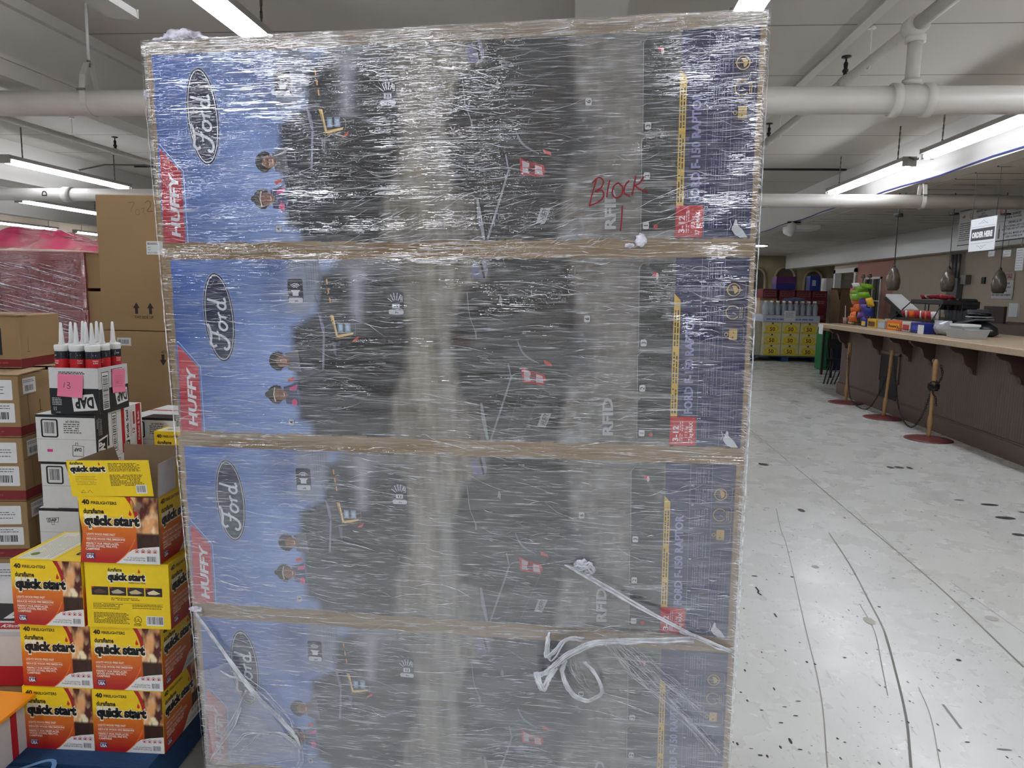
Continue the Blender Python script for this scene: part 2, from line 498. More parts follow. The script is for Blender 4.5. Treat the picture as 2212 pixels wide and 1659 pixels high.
df = struct('door_1', MB().box(7.25, 19.5, 0, 7.42, 19.62, 2.25).box(7.25, 20.98, 0, 7.42, 21.1, 2.25).box(7.25, 19.5, 2.15, 7.42, 21.1, 2.27), m_white)
struct('wall_side', MB().box(7.3, 21.1, 0, 9.4, 21.2, 2.0).box(9.3, 17, 0, 9.4, 26, 3.5).box(7.3, 19.5, 2.25, 7.42, 21.2, 2.9), m_beige)
struct('wall_left', MB().box(-16.1, -12, 0, -16, 26.2, 3.5), m_beige)
struct('wall_front', MB().box(-16, -12.1, 0, 9.4, -12, 3.5), m_beige)
m_stone = mat('cream_stone_paint', (168, 156, 124), .8, var=.16, scale=2.2)
struct('wall_back', MB().box(-16, 26, 0, 9.4, 26.2, 3.5), m_stone)
# arches on the back wall
m_arch = mat('dark_arch_niche', (92, 84, 72), .7, var=.1)
for i, (x, w_, zt) in enumerate([(6.3, .62, 2.45), (7.28, .68, 2.5), (8.25, .62, 2.4), (5.2, .62, 2.45), (3.6, .62, 2.45)]):
    pts = [(x - w_ / 2, 0.3)] + [(x - w_ / 2 * math.cos(t), zt - .45 + .45 * math.sin(t) ** .8) for t in np.linspace(0, math.pi, 11)] + [(x + w_ / 2, .3)]
    f = struct('window_%d' % (i + 2), MB().tube([(p[0], 25.97, p[1]) for p in pts], .05, 6), m_stone)
    MB().prism(pts, 25.985, 26.01).build('niche', m_arch, f)

# marks on the floor (grooves, tape remains, chips) as part of the floor
A = Art()
def fpath(*p): return [(a, b) for a, b in p]
A.stroke([(1.991, 8.273), (1.972, 5.972), (1.958, 4.845), (1.946, 3.814), (1.885, 2.929)], 0.012, (150, 147, 138), 5)
A.stroke([(1.972, 5.972), (1.958, 4.845), (1.946, 3.814), (1.885, 2.929)], 0.006, (120, 116, 108), 5)
A.stroke([(1.659, 4.554), (1.587, 4.006), (1.499, 3.511), (1.439, 3.193), (1.35, 2.882), (1.234, 2.509), (1.121, 2.216)], 0.009, (132, 128, 120), 5)
A.stroke([(1.439, 3.193), (1.35, 2.882), (1.234, 2.509), (1.121, 2.216)], 0.008, (112, 108, 100), 5)
A.stroke([(1.463, 5.046), (1.362, 4.558), (1.309, 4.239), (1.107, 3.272), (0.976, 2.636), (0.85, 2.184)], 0.005, (150, 140, 132), 5)
A.stroke([(1.439, 3.475), (1.394, 3.187), (1.299, 2.875), (1.226, 2.642)], 0.004, (130, 126, 120), 5)
A.stroke([(1.373, 2.719), (1.324, 2.52), (1.217, 2.227)], 0.004, (150, 146, 138), 5)
A.stroke([(1.409, 2.607), (1.397, 2.455)], 0.01, (140, 136, 130), 5)
A.stroke([(2.011, 5.071), (1.964, 4.332)], 0.004, (150, 147, 140), 5)
A.stroke([(2.04, 3.827), (2.074, 3.251)], 0.005, (165, 162, 152), 5)
A.stroke([(1.952, 8.045), (1.948, 7.386)], 0.004, (120, 117, 110), 5)
A.ell(1.717, 6.38, 0.040, 0.047, (52, 50, 48))
A.ell(1.691, 6.403, 0.015, 0.038, (52, 50, 48))
A.ell(1.629, 5.019, 0.023, 0.041, (52, 50, 48))
A.ell(3.168, 10.378, 0.054, 0.061, (110, 106, 100))
A.ell(2.908, 8.97, 0.038, 0.037, (130, 126, 120))
A.ell(2.836, 6.46, 0.030, 0.043, (52, 50, 48))
A.ell(2.918, 6.473, 0.040, 0.043, (52, 50, 48))
A.ell(3.006, 6.47, 0.023, 0.043, (52, 50, 48))
A.ell(2.919, 5.47, 0.038, 0.014, (52, 50, 48))
A.ell(3.084, 5.376, 0.062, 0.029, (52, 50, 48))
A.ell(3.014, 5.056, 0.067, 0.035, (52, 50, 48))
A.ell(2.89, 4.691, 0.041, 0.028, (52, 50, 48))
A.ell(3.22, 5.214, 0.027, 0.018, (52, 50, 48))
A.ell(1.643, 2.958, 0.010, 0.010, (52, 50, 48))
A.ell(0.771, 2.312, 0.005, 0.016, (52, 50, 48))
A.ell(1.203, 3.775, 0.009, 0.010, (52, 50, 48))
A.ell(1.003, 3.761, 0.016, 0.007, (52, 50, 48))
A.ell(1.877, 4.886, 0.008, 0.012, (52, 50, 48))
A.ell(1.522, 3.45, 0.008, 0.008, (52, 50, 48))
A.ell(0.996, 2.861, 0.005, 0.008, (52, 50, 48))
A.ell(1.024, 2.847, 0.005, 0.008, (52, 50, 48))
A.ell(0.723, 2.761, 0.004, 0.009, (52, 50, 48))
A.ell(0.67, 2.596, 0.005, 0.005, (52, 50, 48))
A.ell(0.804, 2.636, 0.003, 0.011, (52, 50, 48))
A.ell(0.719, 2.485, 0.006, 0.004, (52, 50, 48))
A.ell(0.81, 2.517, 0.008, 0.003, (52, 50, 48))
A.ell(0.834, 2.465, 0.009, 0.003, (52, 50, 48))
A.ell(0.79, 2.269, 0.008, 0.003, (52, 50, 48))
A.ell(0.769, 2.415, 0.008, 0.003, (52, 50, 48))
A.ell(0.937, 2.344, 0.004, 0.006, (52, 50, 48))
A.ell(1.225, 2.472, 0.004, 0.007, (52, 50, 48))
A.ell(1.293, 2.612, 0.004, 0.004, (52, 50, 48))
A.ell(0.955, 2.326, 0.005, 0.003, (52, 50, 48))
A.ell(1.377, 2.377, 0.009, 0.003, (52, 50, 48))
A.ell(0.649, 2.222, 0.008, 0.004, (52, 50, 48))
A.ell(0.627, 2.253, 0.007, 0.002, (52, 50, 48))
A.ell(1.481, 2.35, 0.025, 0.004, (120, 116, 110))
A.ell(1.753, 3.834, 0.010, 0.007, (110, 106, 100))
A.ell(1.378, 3.941, 0.020, 0.019, (170, 160, 152))
A.ell(1.411, 3.287, 0.024, 0.039, (176, 170, 160))
A.ell(2.012, 3.39, 0.030, 0.027, (176, 172, 166))
A.ell(1.559, 3.861, 0.004, 0.007, (52, 50, 48))
A.ell(2.537, 5.028, 0.007, 0.012, (52, 50, 48))
A.ell(2.039, 3.612, 0.008, 0.006, (52, 50, 48))
A.ell(0.872, 2.561, 0.010, 0.003, (90, 86, 82))
A.ell(1.168, 2.918, 0.007, 0.004, (52, 50, 48))
A.stroke([(0.972, 3.612), (0.975, 3.564), (0.966, 3.539), (0.976, 3.511)], .009, (44,40,38))
A.stroke([(0.984, 3.308), (0.985, 3.269)], .007, (44,40,38))
o = A.build('floor_marks', fl, m=printmat('floor_wear', .5))

# ------------------------------------------------------------------ pipes
def ring(mb, x, y, z, r, t, ax='x', w_=.05):
    T = Matrix.Translation((x, y, z)); mb.lathe([(r, -w_ / 2), (r + t, -w_ / 2), (r + t, w_ / 2), (r, w_ / 2)], 28, T, ax)

p1 = thing('water_main_pipe', 'thick white ceiling pipe, nearer of the two, with a tee and riser at right', 'pipe', (0, 4.95, 2.755))
MB().tube([(-16, 0, 0), (9.3, 0, 0)], .086, 28).build('pipe_run', m_pipe, p1, True)
mb = MB(); ring(mb, 1.99, 0, 0, .084, .020, w_=.05); ring(mb, 2.19, 0, 0, .084, .020, w_=.05); mb.lathe([(.084, 1.97), (.093, 2.0), (.093, 2.18), (.084, 2.21)], 28, None, 'x')
mb.build('tee_collar', m_pipe, p1, True)
MB().tube([(2.09, 0, .05), (2.09, 0, .40)], .043, 20).build('riser', m_pipe, p1, True)
mb = MB(); mb.lathe([(.043, .09), (.058, .09), (.058, .125), (.043, .125)], 20, Matrix.Translation((2.09, 0, 0))); mb.build('riser_collar', m_pipe, p1, True); mb = MB(); mb.lathe([(.043, .35), (.06, .35), (.06, .39), (.03, .41)], 20, Matrix.Translation((2.09, 0, 0)))
mb.build('riser_collar', m_pipe, p1, True)
p2 = thing('water_main_pipe', 'thick white ceiling pipe farther back, passing just above the tall kraft cartons', 'pipe', (0, 9.32, 2.672))
MB().tube([(-16, 0, 0), (9.3, 0, 0)], .083, 28).build('pipe_run', m_pipe, p2, True)
mb = MB(); ring(mb, -6.91, 0, 0, .081, .02, w_=.12); mb.build('coupling', m_pipe, p2, True)
A = Art(); A.text('D', 0, 0, .07, (30, 28, 26), .03, rot=90); A.build('stencil', p2, frame((-7.16, -.084, -.03), (1, 0, 0), (0, 0, 1)))


def hanger(x, y, z, r, ztop, label):
    t = thing('pipe_hanger', label, 'pipe hanger', (x, y, z))
    MB().tube([(0, 0, r + .20), (0, 0, ztop - z)], .010, 8).build('rod', m_white, t, True)
    mb = MB(); n = 22; pr = []
    for k in range(n + 1):
        a = math.radians(-20 + 220 * k / n) + math.pi
        pr.append((0, (r + .006) * math.cos(a), (r + .006) * math.sin(a)))
    prof = [(0, -.035, r + .16), (0, -(r + .006), .06)] + [(0, (r + .006) * math.cos(a), (r + .006) * math.sin(a)) for a in np.linspace(math.pi, 2 * math.pi, 16)] + [(0, r + .006, .06), (0, .035, r + .16)]
    w2 = .022
    vs = []; fs = []
    for p in prof: vs += [(-w2, p[1], p[2]), (w2, p[1], p[2])]
    for i in range(len(prof) - 1): fs.append([2 * i, 2 * i + 1, 2 * i + 3, 2 * i + 2])
    mb.add(vs, fs).build('clevis_strap', m_pipe, t, solid=.004)
    mb = MB()
    prof = [(-.075, .055), (-.06, r + .09), (-.02, r + .185), (.02, r + .185), (.06, r + .09), (.075, .055)]
    vs = []; fs = []
    for p in prof: vs += [(-w2, p[0] * 1.25, p[1]), (w2, p[0] * 1.25, p[1])]
    for i in range(len(prof) - 1): fs.append([2 * i, 2 * i + 1, 2 * i + 3, 2 * i + 2])
    mb.add(vs, fs).build('yoke', m_pipe, t, solid=.004)
    MB().lathe([(.014, r + .16), (.014, r + .2), (.006, r + .205)], 6).build('nut', m_metal, t); MB().tube([(-.03, -.1, .07), (.03, -.1, .07)], .008, 6).build('bolt', m_metal, t)
    return t


hanger(-3.46, 4.95, 2.755, .086, 3.44, 'white clevis hanger on the nearer thick pipe, left of the wrapped stack')
hanger(4.17, 9.32, 2.672, .083, 2.9, 'small white clevis hanger on the farther thick pipe at right')


def branch(x, y0, y1, z, r, label, heads, hang, rough=m_pipe):
    t = thing('sprinkler_branch_pipe', label, 'pipe', (x, 0, z))
    MB().tube([(0, y0, 0), (0, y1, 0)], r, 14).build('pipe_run', rough, t, True)
    for y in heads:
        MB().lathe([(.016, 0), (.016, r + .03), (.024, r + .035), (.024, r + .05), (.014, r + .06), (.018, r + .10), (.008, r + .115), (.008, r + .14), (.038, r + .145), (.038, r + .155)], 12, Matrix.Translation((0, y, 0))).build('sprinkler_head', m_dark, t, True)
        MB().tube([(0, y - .05, 0), (0, y + .05, 0)], r + .008, 14).build('head_tee', rough, t, True)
    for y in hang:
        MB().tube([(0, y, r + .03), (0, y, 3.44 - z)], .006, 6).build('hanger_rod', m_white, t)
        mb = MB(); mb.tube([(0, y + (r + .01) * math.cos(a), (r + .01) * math.sin(a)) for a in np.linspace(0, 2 * math.pi, 15)], .005, 6, False); mb.build('hanger_ring', m_white, t); MB().lathe([(.03, 3.43 - z), (.03, 3.44 - z)], 12, Matrix.Translation((0, y, 0))).build('ceiling_flange', m_white, t)
    return t


t = branch(2.075, 0, 4.95, 3.2, .043, 'white sprinkler branch pipe running toward the camera at upper right', [], [])
MB().lathe([(.06, -.06), (.066, -.06), (.066, .06), (.05, .075)], 20, Matrix.Translation((0, 4.93, 0)), 'y').build('elbow', m_pipe, t, True)
branch(2.075, 4.95, 20, 3.2, .036, 'white sprinkler branch pipe with black upright heads running away at upper right', [6.13, 8.4, 11.3], [5.65, 7.95, 10.5])
branch(-6.06, 1, 20, 3.2, .03, 'white sprinkler branch pipe with a black upright head at upper left', [9.1, 13.1], [8.3, 12.2])
branch(7.7, 12, 25, 3.2, .03, 'thin sprinkler pipe near the far end of the ceiling', [], [])
# black conduits across the ceiling
for x0, x1, y, lb in ((2.8, 4.05, 11.6, 'short black conduit along the ceiling right of the wrapped stack'), (-7.4, -4.3, 11.6, 'short black conduit on the ceiling left of the wrapped stack')):
    tag(MB().tube([(x0, y, 3.43), (x1, y, 3.43)], .02, 8).build('ceiling_conduit', m_dark), lb, 'conduit')
mb = MB(); rr = random.Random(3)
pts = []
for k in range(30):
    y = 2.2 + k * .5; pts.append((4.095 - .01, y, 2.905 + .012 * math.sin(k * 1.3)))
mb.tube(pts, .009, 6)
tag(mb.build('blue_cable', mat('blue_cable_sheath', (44, 56, 128), .5)), 'blue data cable clipped along the lower edge of the ceiling beam above the bar', 'cable')
# spot lamps on the beam edge beyond the far pipe
for i, (y, lb) in enumerate(((14.0, 'small white spotlight hanging under the beam behind the wrapped stack'),)):
    t = thing('spotlight', lb, 'spotlight', (4.02, y, 2.85)); MB().box(-.12, -.02, .0, .12, .02, .03).build('track', m_dark, t)
    MB().lathe([(.05, 0), (.085, -.06), (.1, -.2), (.08, -.24)], 14, Matrix.Rotation(.5, 4, 'Y')).build('lamp_shade', m_wpaper, t, True)

# ------------------------------------------------------------------ fluorescent strip lights
m_hous = mat('strip_light_housing', (176, 174, 168), .4, var=.04)
def strip(x, y, z, L, label, lit=True, group=None, chain=True, wide=.15):
    t = thing('fluorescent_strip_light', label, 'ceiling light', (x, y, z), 0, group)
    mb = MB().prism([(-wide / 2, 0), (wide / 2, 0), (wide / 2 - .012, .05), (-wide / 2 + .012, .05)], 0, L)
    mb.build('housing', m_hous, t)
    for ye in (-.006, L): MB().box(-wide / 2, ye, -.055 if lit else 0, wide / 2, ye + .006, .05).build('end_cap', m_hous, t)
    if lit:
        for sx in (-1, 1):
            MB().tube([(sx * wide * .27, .05, -.03), (sx * wide * .27, L - .05, -.03)], .019, 10).build('tube', m_tube, t, True)
            for ye in (.004, L - .05): MB().box(sx * wide * .27 - .012, ye, -.05, sx * wide * .27 + .012, ye + .046, 0).build('lamp_holder', m_white, t)
    if chain:
        for yy in (.3, L - .3):
            mb = MB(); h = 3.44 - z; n = 11
            for k in range(n):
                a = k * (h - .05) / n + .05
                T = Matrix.Translation((0, yy, a + .02)) @ Matrix.Rotation(math.pi / 2 * (k % 2), 4, 'Z')
                mb.add([T @ Vector(p) for p in [(-.008, -.003, -.022), (.008, -.003, -.022), (.008, -.003, .022), (-.008, -.003, .022), (-.008, .003, -.022), (.008, .003, -.022), (.008, .003, .022), (-.008, .003, .022)]], [(0, 3, 2, 1), (4, 5, 6, 7), (0, 1, 5, 4), (1, 2, 6, 5), (2, 3, 7, 6), (3, 0, 4, 7)])
            mb.build('chain', m_metal, t)
    return t


strip(3.62, 5.62, 3.0, 2.44, 'lit fluorescent strip light at far right, nearer of the two above the bar')
s2 = strip(3.62, 8.46, 3.0, 2.44, 'lit fluorescent strip light above the bar, farther one ending at the farther thick pipe')
tag(MB().tube([(3.62, 8.06, 3.04), (3.62, 8.18, 2.99), (3.62, 8.32, 2.99), (3.62, 8.46, 3.04)], .012, 8).build('flex_conduit', m_metal, None, True), 'short flexible conduit joining the two strip lights above the bar', 'conduit')
strip(-7.12, 8.5, 3.0, 2.44, 'lit fluorescent strip light hanging on chains left of the stack, above the tall kraft cartons')
strip(-10.42, 12.7, 3.0, 2.44, 'lit fluorescent strip light just below the farther pipe, above the pink wrapped pallet')
strip(-15.0, 17.2, 3.0, 2.44, 'lit fluorescent strip light low at the far left edge')
strip(-15.0, 20.4, 3.0, 2.44, 'lit fluorescent strip light farthest back at the left edge')
strip(-1.97, 2.3, 3.0, 2.44, 'bright fluorescent strip light above the left end of the wrapped stack')
strip(-2.62, 1.65, 3.0, 2.44, 'unlit fluorescent strip light housing at the upper left', lit=False)
strip(.86, 1.75, 3.0, 2.44, 'bright fluorescent strip light above the right end of the wrapped stack')
gl = 'unseen fluorescent strip lights added for light'
lb = 'unseen fluorescent strip light added to light the hall'
for x, y in ((-2.0, -1.2), (-2.0, -4.4), (.86, -1.3), (.86, -4.4), (-2.0, -7.4), (.86, -7.4), (-2.0, -10.4), (.86, -10.4), (3.62, 2.78), (3.6, -1.8), (3.8, -5.0), (3.8, -8.0), (-4.9, -5.2), (-4.9, -8.2), (-7.12, 5.3), (-7.12, 2.0), (-7.12, -1.5),
             (-10.42, 8.5), (-10.4, 4.5), (-10.4, 0), (-1.97, 12.5), (.9, 12.5), (-7.12, 16.5), (-1.97, 17.5), (5.6, 1.5), (3.0, 20), (3.0, 23.2), (.9, 17), (-14, 8)):
    strip(x, y, 3.0 if x != 5.6 else 2.8, 2.44, lb, group=gl)  # unseen lights, added to brighten the hall and reflect in the wrap
# round ceiling lamp far back
t = thing('round_ceiling_light', 'small bright round ceiling light just right of the stack, far back', 'ceiling light', (4.95, 20.3, 2.84))
MB().lathe([(.24, 0), (.24, .03), (.2, .04)], 24).build('rim', m_white, t); MB().lathe([(.21, -.012), (.21, .0)], 24).build('diffuser', mat('lamp_diffuser', (255, 250, 240), .5, var=0, emit=8), t)
tag(MB().box(4.15, 14.6, 2.80, 4.7, 15.2, 2.88).build('ceiling_box', m_white), 'white rectangular box light fixed under the ceiling right of the stack', 'light fitting')
tag(MB().tube([(-6.95, 9.6, 3.04), (-6.9, 10.1, 3.2), (-6.6, 10.6, 3.28), (-6.1, 11.1, 3.15)], .012, 6).build('curved_conduit', m_metal, None, True), 'grey conduit arching above the left strip light next to the stack', 'conduit')

# ------------------------------------------------------------------ the wrapped stack of four big printed cartons
BW, BH, BD = 1.40, .4724, .66
SM = Matrix.Translation((-.3241, 1.6327, 2.0697)) @ (Matrix.Rotation(math.radians(-2.8222), 4, 'Z') @ Matrix.Rotation(math.radians(-1.0436), 4, 'Y') @ Matrix.Rotation(math.radians(2.5824), 4, 'X')) @ Matrix.Translation((-.7, 0, 0))
rg = np.random.default_rng(5)


def big_carton_art():
    W, H = BW, BH
    nx, ny = 467, 158
    cv = Canvas(W, H, nx, ny, (150, 124, 90))
    n1 = vnoise(ny, nx, 5, 14, rg, 4); n2 = vnoise(ny, nx, 30, 10, rg, 3); nv = vnoise(ny, nx, 6, 90, rg, 3); nh = vnoise(ny, nx, 60, 60, rg, 2)
    U, V = cv.U, cv.V
    # base: sky to concrete
    t = np.clip((U - .0) / .36, 0, 1)[..., None]
    sky = np.array(col(48, 92, 172)[:3]) * (1 - t) + np.array(col(140, 165, 216)[:3]) * t
    sky = sky * (.62 + .85 * vnoise(ny, nx, 2, 5, rg, 3)[..., None])
    hz = np.clip((.30 - V) / .3, 0, 1)[..., None] * .25; sky = sky * (1 - hz) + np.array(col(150, 172, 222)[:3]) * hz
    con = np.array(col(108, 104, 100)[:3]) * (.30 + .8 * n1[..., None] + .9 * nv[..., None] * nh[..., None] * 2)
    f = np.clip((U - .40) / .06, 0, 1)[..., None]
    cv.im = sky * (1 - f) + con * f
    cv.poly([(.235, .46), (.33, .46), (.326, .40), (.303, .30), (.285, .292), (.253, .317), (.244, .361)], (58, 78, 140), .03, .6)
    cv.poly([(.285, .27), (.33, .30), (.34, .23), (.30, .20)], (84, 112, 180), .03, .6)
    cv.poly([(.318, .46), (.41, .46), (.405, .367), (.36, .305), (.313, .317)], (138, 144, 158), .012, .85)
    for k in range(6): cv.line([(.36 + .007 * k, .44), (.365 + .006 * k, .37)], .0022, (96, 98, 106), .002, .6)
    cv.poly([(.60, .46), (.78, .46), (.73, .30), (.715, .15), (.74, 0), (.56, 0), (.60, .2)], (150, 142, 128), .05, .8)
    cv.im = cv.im * np.where((U[..., None] > .55) & (U[..., None] < .8), (.45 + 1.1 * nv[..., None]), 1)
    # truck, front view, dark
    cv.poly([(.32, .28), (.383, .318), (.398, .41), (.427, .416), (.563, .418), (.600, .365), (.612, .276), (.600, .183), (.562, .103), (.556, 0), (.362, 0), (.357, .037), (.324, .049), (.317, .21)], (34, 36, 42), .01, .96)
    cv.poly([(.43, .42), (.50, .44), (.60, .43), (.60, .36), (.52, .38)], (44, 46, 52), .02, .7)
    cv.poly([(.385, .2), (.47, .25), (.55, .25), (.585, .19), (.53, .12), (.41, .12)], (22, 23, 28), .03, .8)
    cv.poly([(.36, .17), (.42, .16), (.43, .05), (.37, .03)], (58, 62, 72), .03, .6)
    for k in range(10): cv.line([(.44 + .012 * k, .10 - .004 * k), (.46 + .012 * k, .03)], .003, (52, 56, 60), .003, .5)
    cv.poly([(.335, .275), (.383, .30), (.39, .2), (.335, .2)], (48, 52, 60), .02, .7)
    cv.poly([(.465, .44), (.515, .44), (.498, .30), (.470, .295)], (150, 150, 168), .022, .55)
    cv.poly([(.478, .42), (.50, .42), (.490, .30), (.478, .30)], (206, 206, 222), .014, .6)
    cv.poly([(.448, .44), (.54, .455), (.56, .42), (.47, .41)], (160, 162, 170), .03, .6)
    # second truck, rear view
    cv.poly([(.747, .367), (.766, .385), (.805, .394), (.809, .47), (.985, .47), (1.01, .309), (1.01, .25), (.995, .174), (.967, 0), (.795, 0), (.786, .109), (.736, .117), (.72, .222), (.717, .259), (.728, .319)], (32, 33, 38), .009, .97)
    cv.poly([(.985, .30), (1.05, .27), (1.045, .19), (.985, .17)], (26, 34, 56), .03, .85)
    cv.poly([(.77, .36), (.86, .36), (.87, .26), (.78, .27)], (44, 46, 52), .02, .6)
    cv.poly([(.905, .43), (.99, .42), (.99, .24), (.92, .22), (.885, .28)], (42, 38, 36), .03, .7)
    cv.poly([(.72, .265), (.775, .255), (.775, .235), (.72, .24)], (66, 46, 42), .008, .8)
    cv.poly([(.735, .2), (.85, .21), (.86, .12), (.79, .10), (.735, .12)], (22, 23, 26), .015, .6)
    cv.poly([(.683, .38), (.704, .39), (.715, .123), (.705, .01), (.687, .01), (.688, .215)], (150, 148, 144), .01, .75)
    cv.poly([(.875, .45), (.975, .45), (.98, .36), (.89, .36)], (50, 54, 60), .02, .6)
    # puddles, stones, splashes on the ground
    cv.im = cv.im + (np.clip((U - 1.0) / .04, 0, 1) * np.clip((1.24 - U) / .02, 0, 1) * (n2 ** 3) * .16)[..., None]
    for (x, y, a) in [(1.006, .129, .022), (1.007, .08, .014), (1.024, .055, .02), (.998, .026, .034), (1.04, .059, .012), (1.03, .02, .03), (.985, .012, .02), (1.05, .09, .01), (1.02, .35, .02), (1.08, .38, .02)]:
        cv.blob(x, y, a, a * .8, (172, 172, 176), .85)
    for k in range(70):
        cv.blob(1.0 + rg.random() * .22, rg.random() * .44, .003 + .004 * rg.random(), .003 + .003 * rg.random(), (170, 168, 168), .8)
    cv.blob(1.12, .35, .06, .1, (96, 84, 86), .5)
    # insets
    for pl in ([(1.153, .24), (1.150, .421), (1.158, .431), (1.227, .433), (1.232, .239)], [(1.153, .135), (1.151, .222), (1.159, .23), (1.228, .231), (1.231, .137)], [(1.154, .028), (1.153, .117), (1.161, .125), (1.23, .126), (1.232, .03)]):
        cv.poly(pl, (40, 43, 46), .003, .95)
    cv.poly([(1.155, .43), (1.23, .43), (1.23, .34), (1.155, .34)], (70, 74, 72), .02, .6)
    cv.blob(1.22, .36, .02, .02, (150, 150, 150), .8); cv.blob(1.215, .32, .02, .03, (120, 122, 126), .8)
    cv.line([(1.17, .42), (1.19, .40), (1.2, .38)], .006, (120, 120, 130), .006, .6)
    for k in range(14): cv.line([(1.16 + .005 * k, .20 - .004 * (k % 5)), (1.18 + .004 * k, .15 + .02 * (k % 3))], .002, (74, 78, 80), .002, .6)
    for k in range(14): cv.line([(1.16 + .005 * k, .32 - .006 * (k % 5)), (1.18 + .004 * k, .26 + .02 * (k % 3))], .002, (70, 76, 80), .002, .6)
    # navy data panel
    nv_ = np.array(col(28, 34, 84)[:3]) * (.85 + .3 * n1[..., None]); m = ((U > 1.229))[..., None]
    cv.im = np.where(m, nv_, cv.im)
    # kraft border
    e = .003 * (vnoise(ny, nx, 3, 40, rg) - .5)
    bd = (V > .443 + e) | (V < .012 + e * .6) | (U < .015 - .012 * (1 - V / .47)) | (U > 1.390)
    kr = np.array(col(150, 126, 92)[:3]) * (.88 + .2 * n2[..., None]) * np.ones((ny, nx, 3)); cv.im = np.where(bd[..., None], kr, cv.im)
    cv.im = np.clip(cv.im, 0.002, 1)
    A = Art(); A.grid(W, H, nx, ny, cv.im)
    # red corner with the maker's name
    A.poly([(.014, .234), (.065, .178), (.061, .012), (.004, .012)], (186, 38, 58), (200, 44, 60))
    A.stroke([(.015, .243), (.0705, .180), (.0675, .012)], .0016, (190, 204, 234))
    A.text('HUFFY', .049, .026, .0215, (232, 234, 240), .035, rot=88, w=.147, shear=.22)
    # oval badge
    A.ell(.131, .303, .041, .111, (150, 160, 190), .045, 44); A.ell(.131, .303, .0395, .1095, (20, 30, 64), .045, 44)
    A.ell(.131, .303, .0362, .105, (214, 220, 232), .045, 44); A.ell(.131, .303, .0345, .103, (20, 32, 70), .045, 44)
    sx, sy = .0625, .052
    def q(p): return (.1520 - (p[1]) * sy + (p[0]) * .0, .243 + p[0] * sx - p[1] * .002)
    W_ = .0056
    for pts, ww in (([(-.12, .62), (-.16, .80), (0, .92), (.25, .88), (.55, .92), (.75, 1.02)], W_ * 1.1), ([(.42, .88), (.34, .6), (.20, .25), (.02, .02), (-.20, .0), (-.30, .14), (-.22, .26)], W_ * 1.1),
                    ([(.08, .48), (.28, .48), (.45, .56)], W_ * .75),
                    ([(.72, .42), (.58, .40), (.47, .22), (.52, .06), (.66, .05), (.80, .22), (.80, .38), (.72, .42)], W_), ([(.78, .38), (.92, .34), (1.0, .40)], W_ * .6),
                    ([(1.0, .42), (1.0, .25), (.95, .04)], W_), ([(.99, .26), (1.08, .40), (1.20, .42)], W_ * .9),
                    ([(1.56, .38), (1.42, .42), (1.29, .22), (1.34, .06), (1.48, .06), (1.58, .24)], W_), ([(1.72, .95), (1.62, .55), (1.54, .2), (1.58, .04), (1.74, .10)], W_)):
        A.stroke([q(p) for p in pts], ww, (222, 226, 236), 6)
    # sound badge and led badge
    A.rrect(.314, .339, .353, .397, .005, (28, 32, 52)); A.rrect(.315, .3395, .3515, .3525, .004, (206, 210, 220)); A.text('5', .3385, .342, .0075, (30, 30, 40), .02, rot=90)
    A.poly([(.326, .357), (.341, .357), (.341, .365), (.346, .371), (.321, .371), (.326, .365)], (222, 226, 234))
    for r_ in (.006, .010, .014): A.stroke([(.3335 + r_ * math.sin(a), .373 + r_ * math.cos(a) * .95) for a in np.linspace(-.9, .9, 7)], .0018, (222, 226, 234))
    A.rrect(.564, .313, .602, .367, .005, (30, 34, 54)); A.rrect(.565, .3135, .6015, .325, .004, (206, 210, 220)); A.text('7', .5885, .3155, .0075, (30, 30, 40), .02, rot=90)
    A.rect(.574, .328, .592, .339, (214, 218, 228)); A.rect(.579, .330, .582, .337, (30, 34, 54)); A.rect(.585, .330, .588, .337, (30, 34, 54)); A.text('LED', .5995, .344, .006, (222, 226, 234), .02, rot=90)
    for a in (-1.1, -.6, -.2, .2, .6): A.stroke([(.583 + .010 * math.sin(a), .341 + .006 * math.cos(a)), (.583 + .022 * math.sin(a), .341 + .024 * math.cos(a))], .0016, (222, 226, 234))
    # lamps of the first truck
    for p in ((.414, .391), (.4165, .369), (.4195, .347)): A.stroke([(p[0], p[1] + .006), (p[0] + .001, p[1] - .006)], .0034, (226, 150, 60))
    A.poly([(.418, .311), (.426, .311), (.4345, .270), (.437, .256), (.4735, .2645), (.476, .270), (.436, .2635), (.431, .262)], (224, 176, 84))
    A.stroke([(.425, .309), (.4335, .259), (.474, .2665)], .004, (244, 214, 150)); A.stroke([(.424, .300), (.4315, .252), (.470, .259)], .002, (150, 116, 60))
    A.stroke([(.478, .262), (.4815, .276), (.480, .312)], .0012, (120, 122, 128))
    A.rect(.4365, .270, .4495, .292, (132, 158, 188)); A.rect(.4545, .2705, .4685, .292, (140, 162, 190))
    for x in (.440, .458): A.rect(x, .274, x + .007, .288, (184, 206, 226))
    A.poly([(.470, .245), (.486, .252), (.488, .261), (.474, .252)], (196, 62, 44)); A.poly([(.472, .246), (.484, .251), (.483, .254), (.474, .250)], (226, 110, 70))
    A.poly([(.388, .318), (.399, .30), (.4035, .274), (.400, .262), (.395, .275)], (128, 132, 160)); A.poly([(.398, .262), (.403, .262), (.3965, .176), (.391, .176)], (128, 132, 156))
    A.stroke([(.381, .36), (.392, .33), (.399, .29)], .002, (90, 94, 110)); A.poly([(.42, .248), (.431, .244), (.429, .21), (.423, .22)], (96, 98, 116))
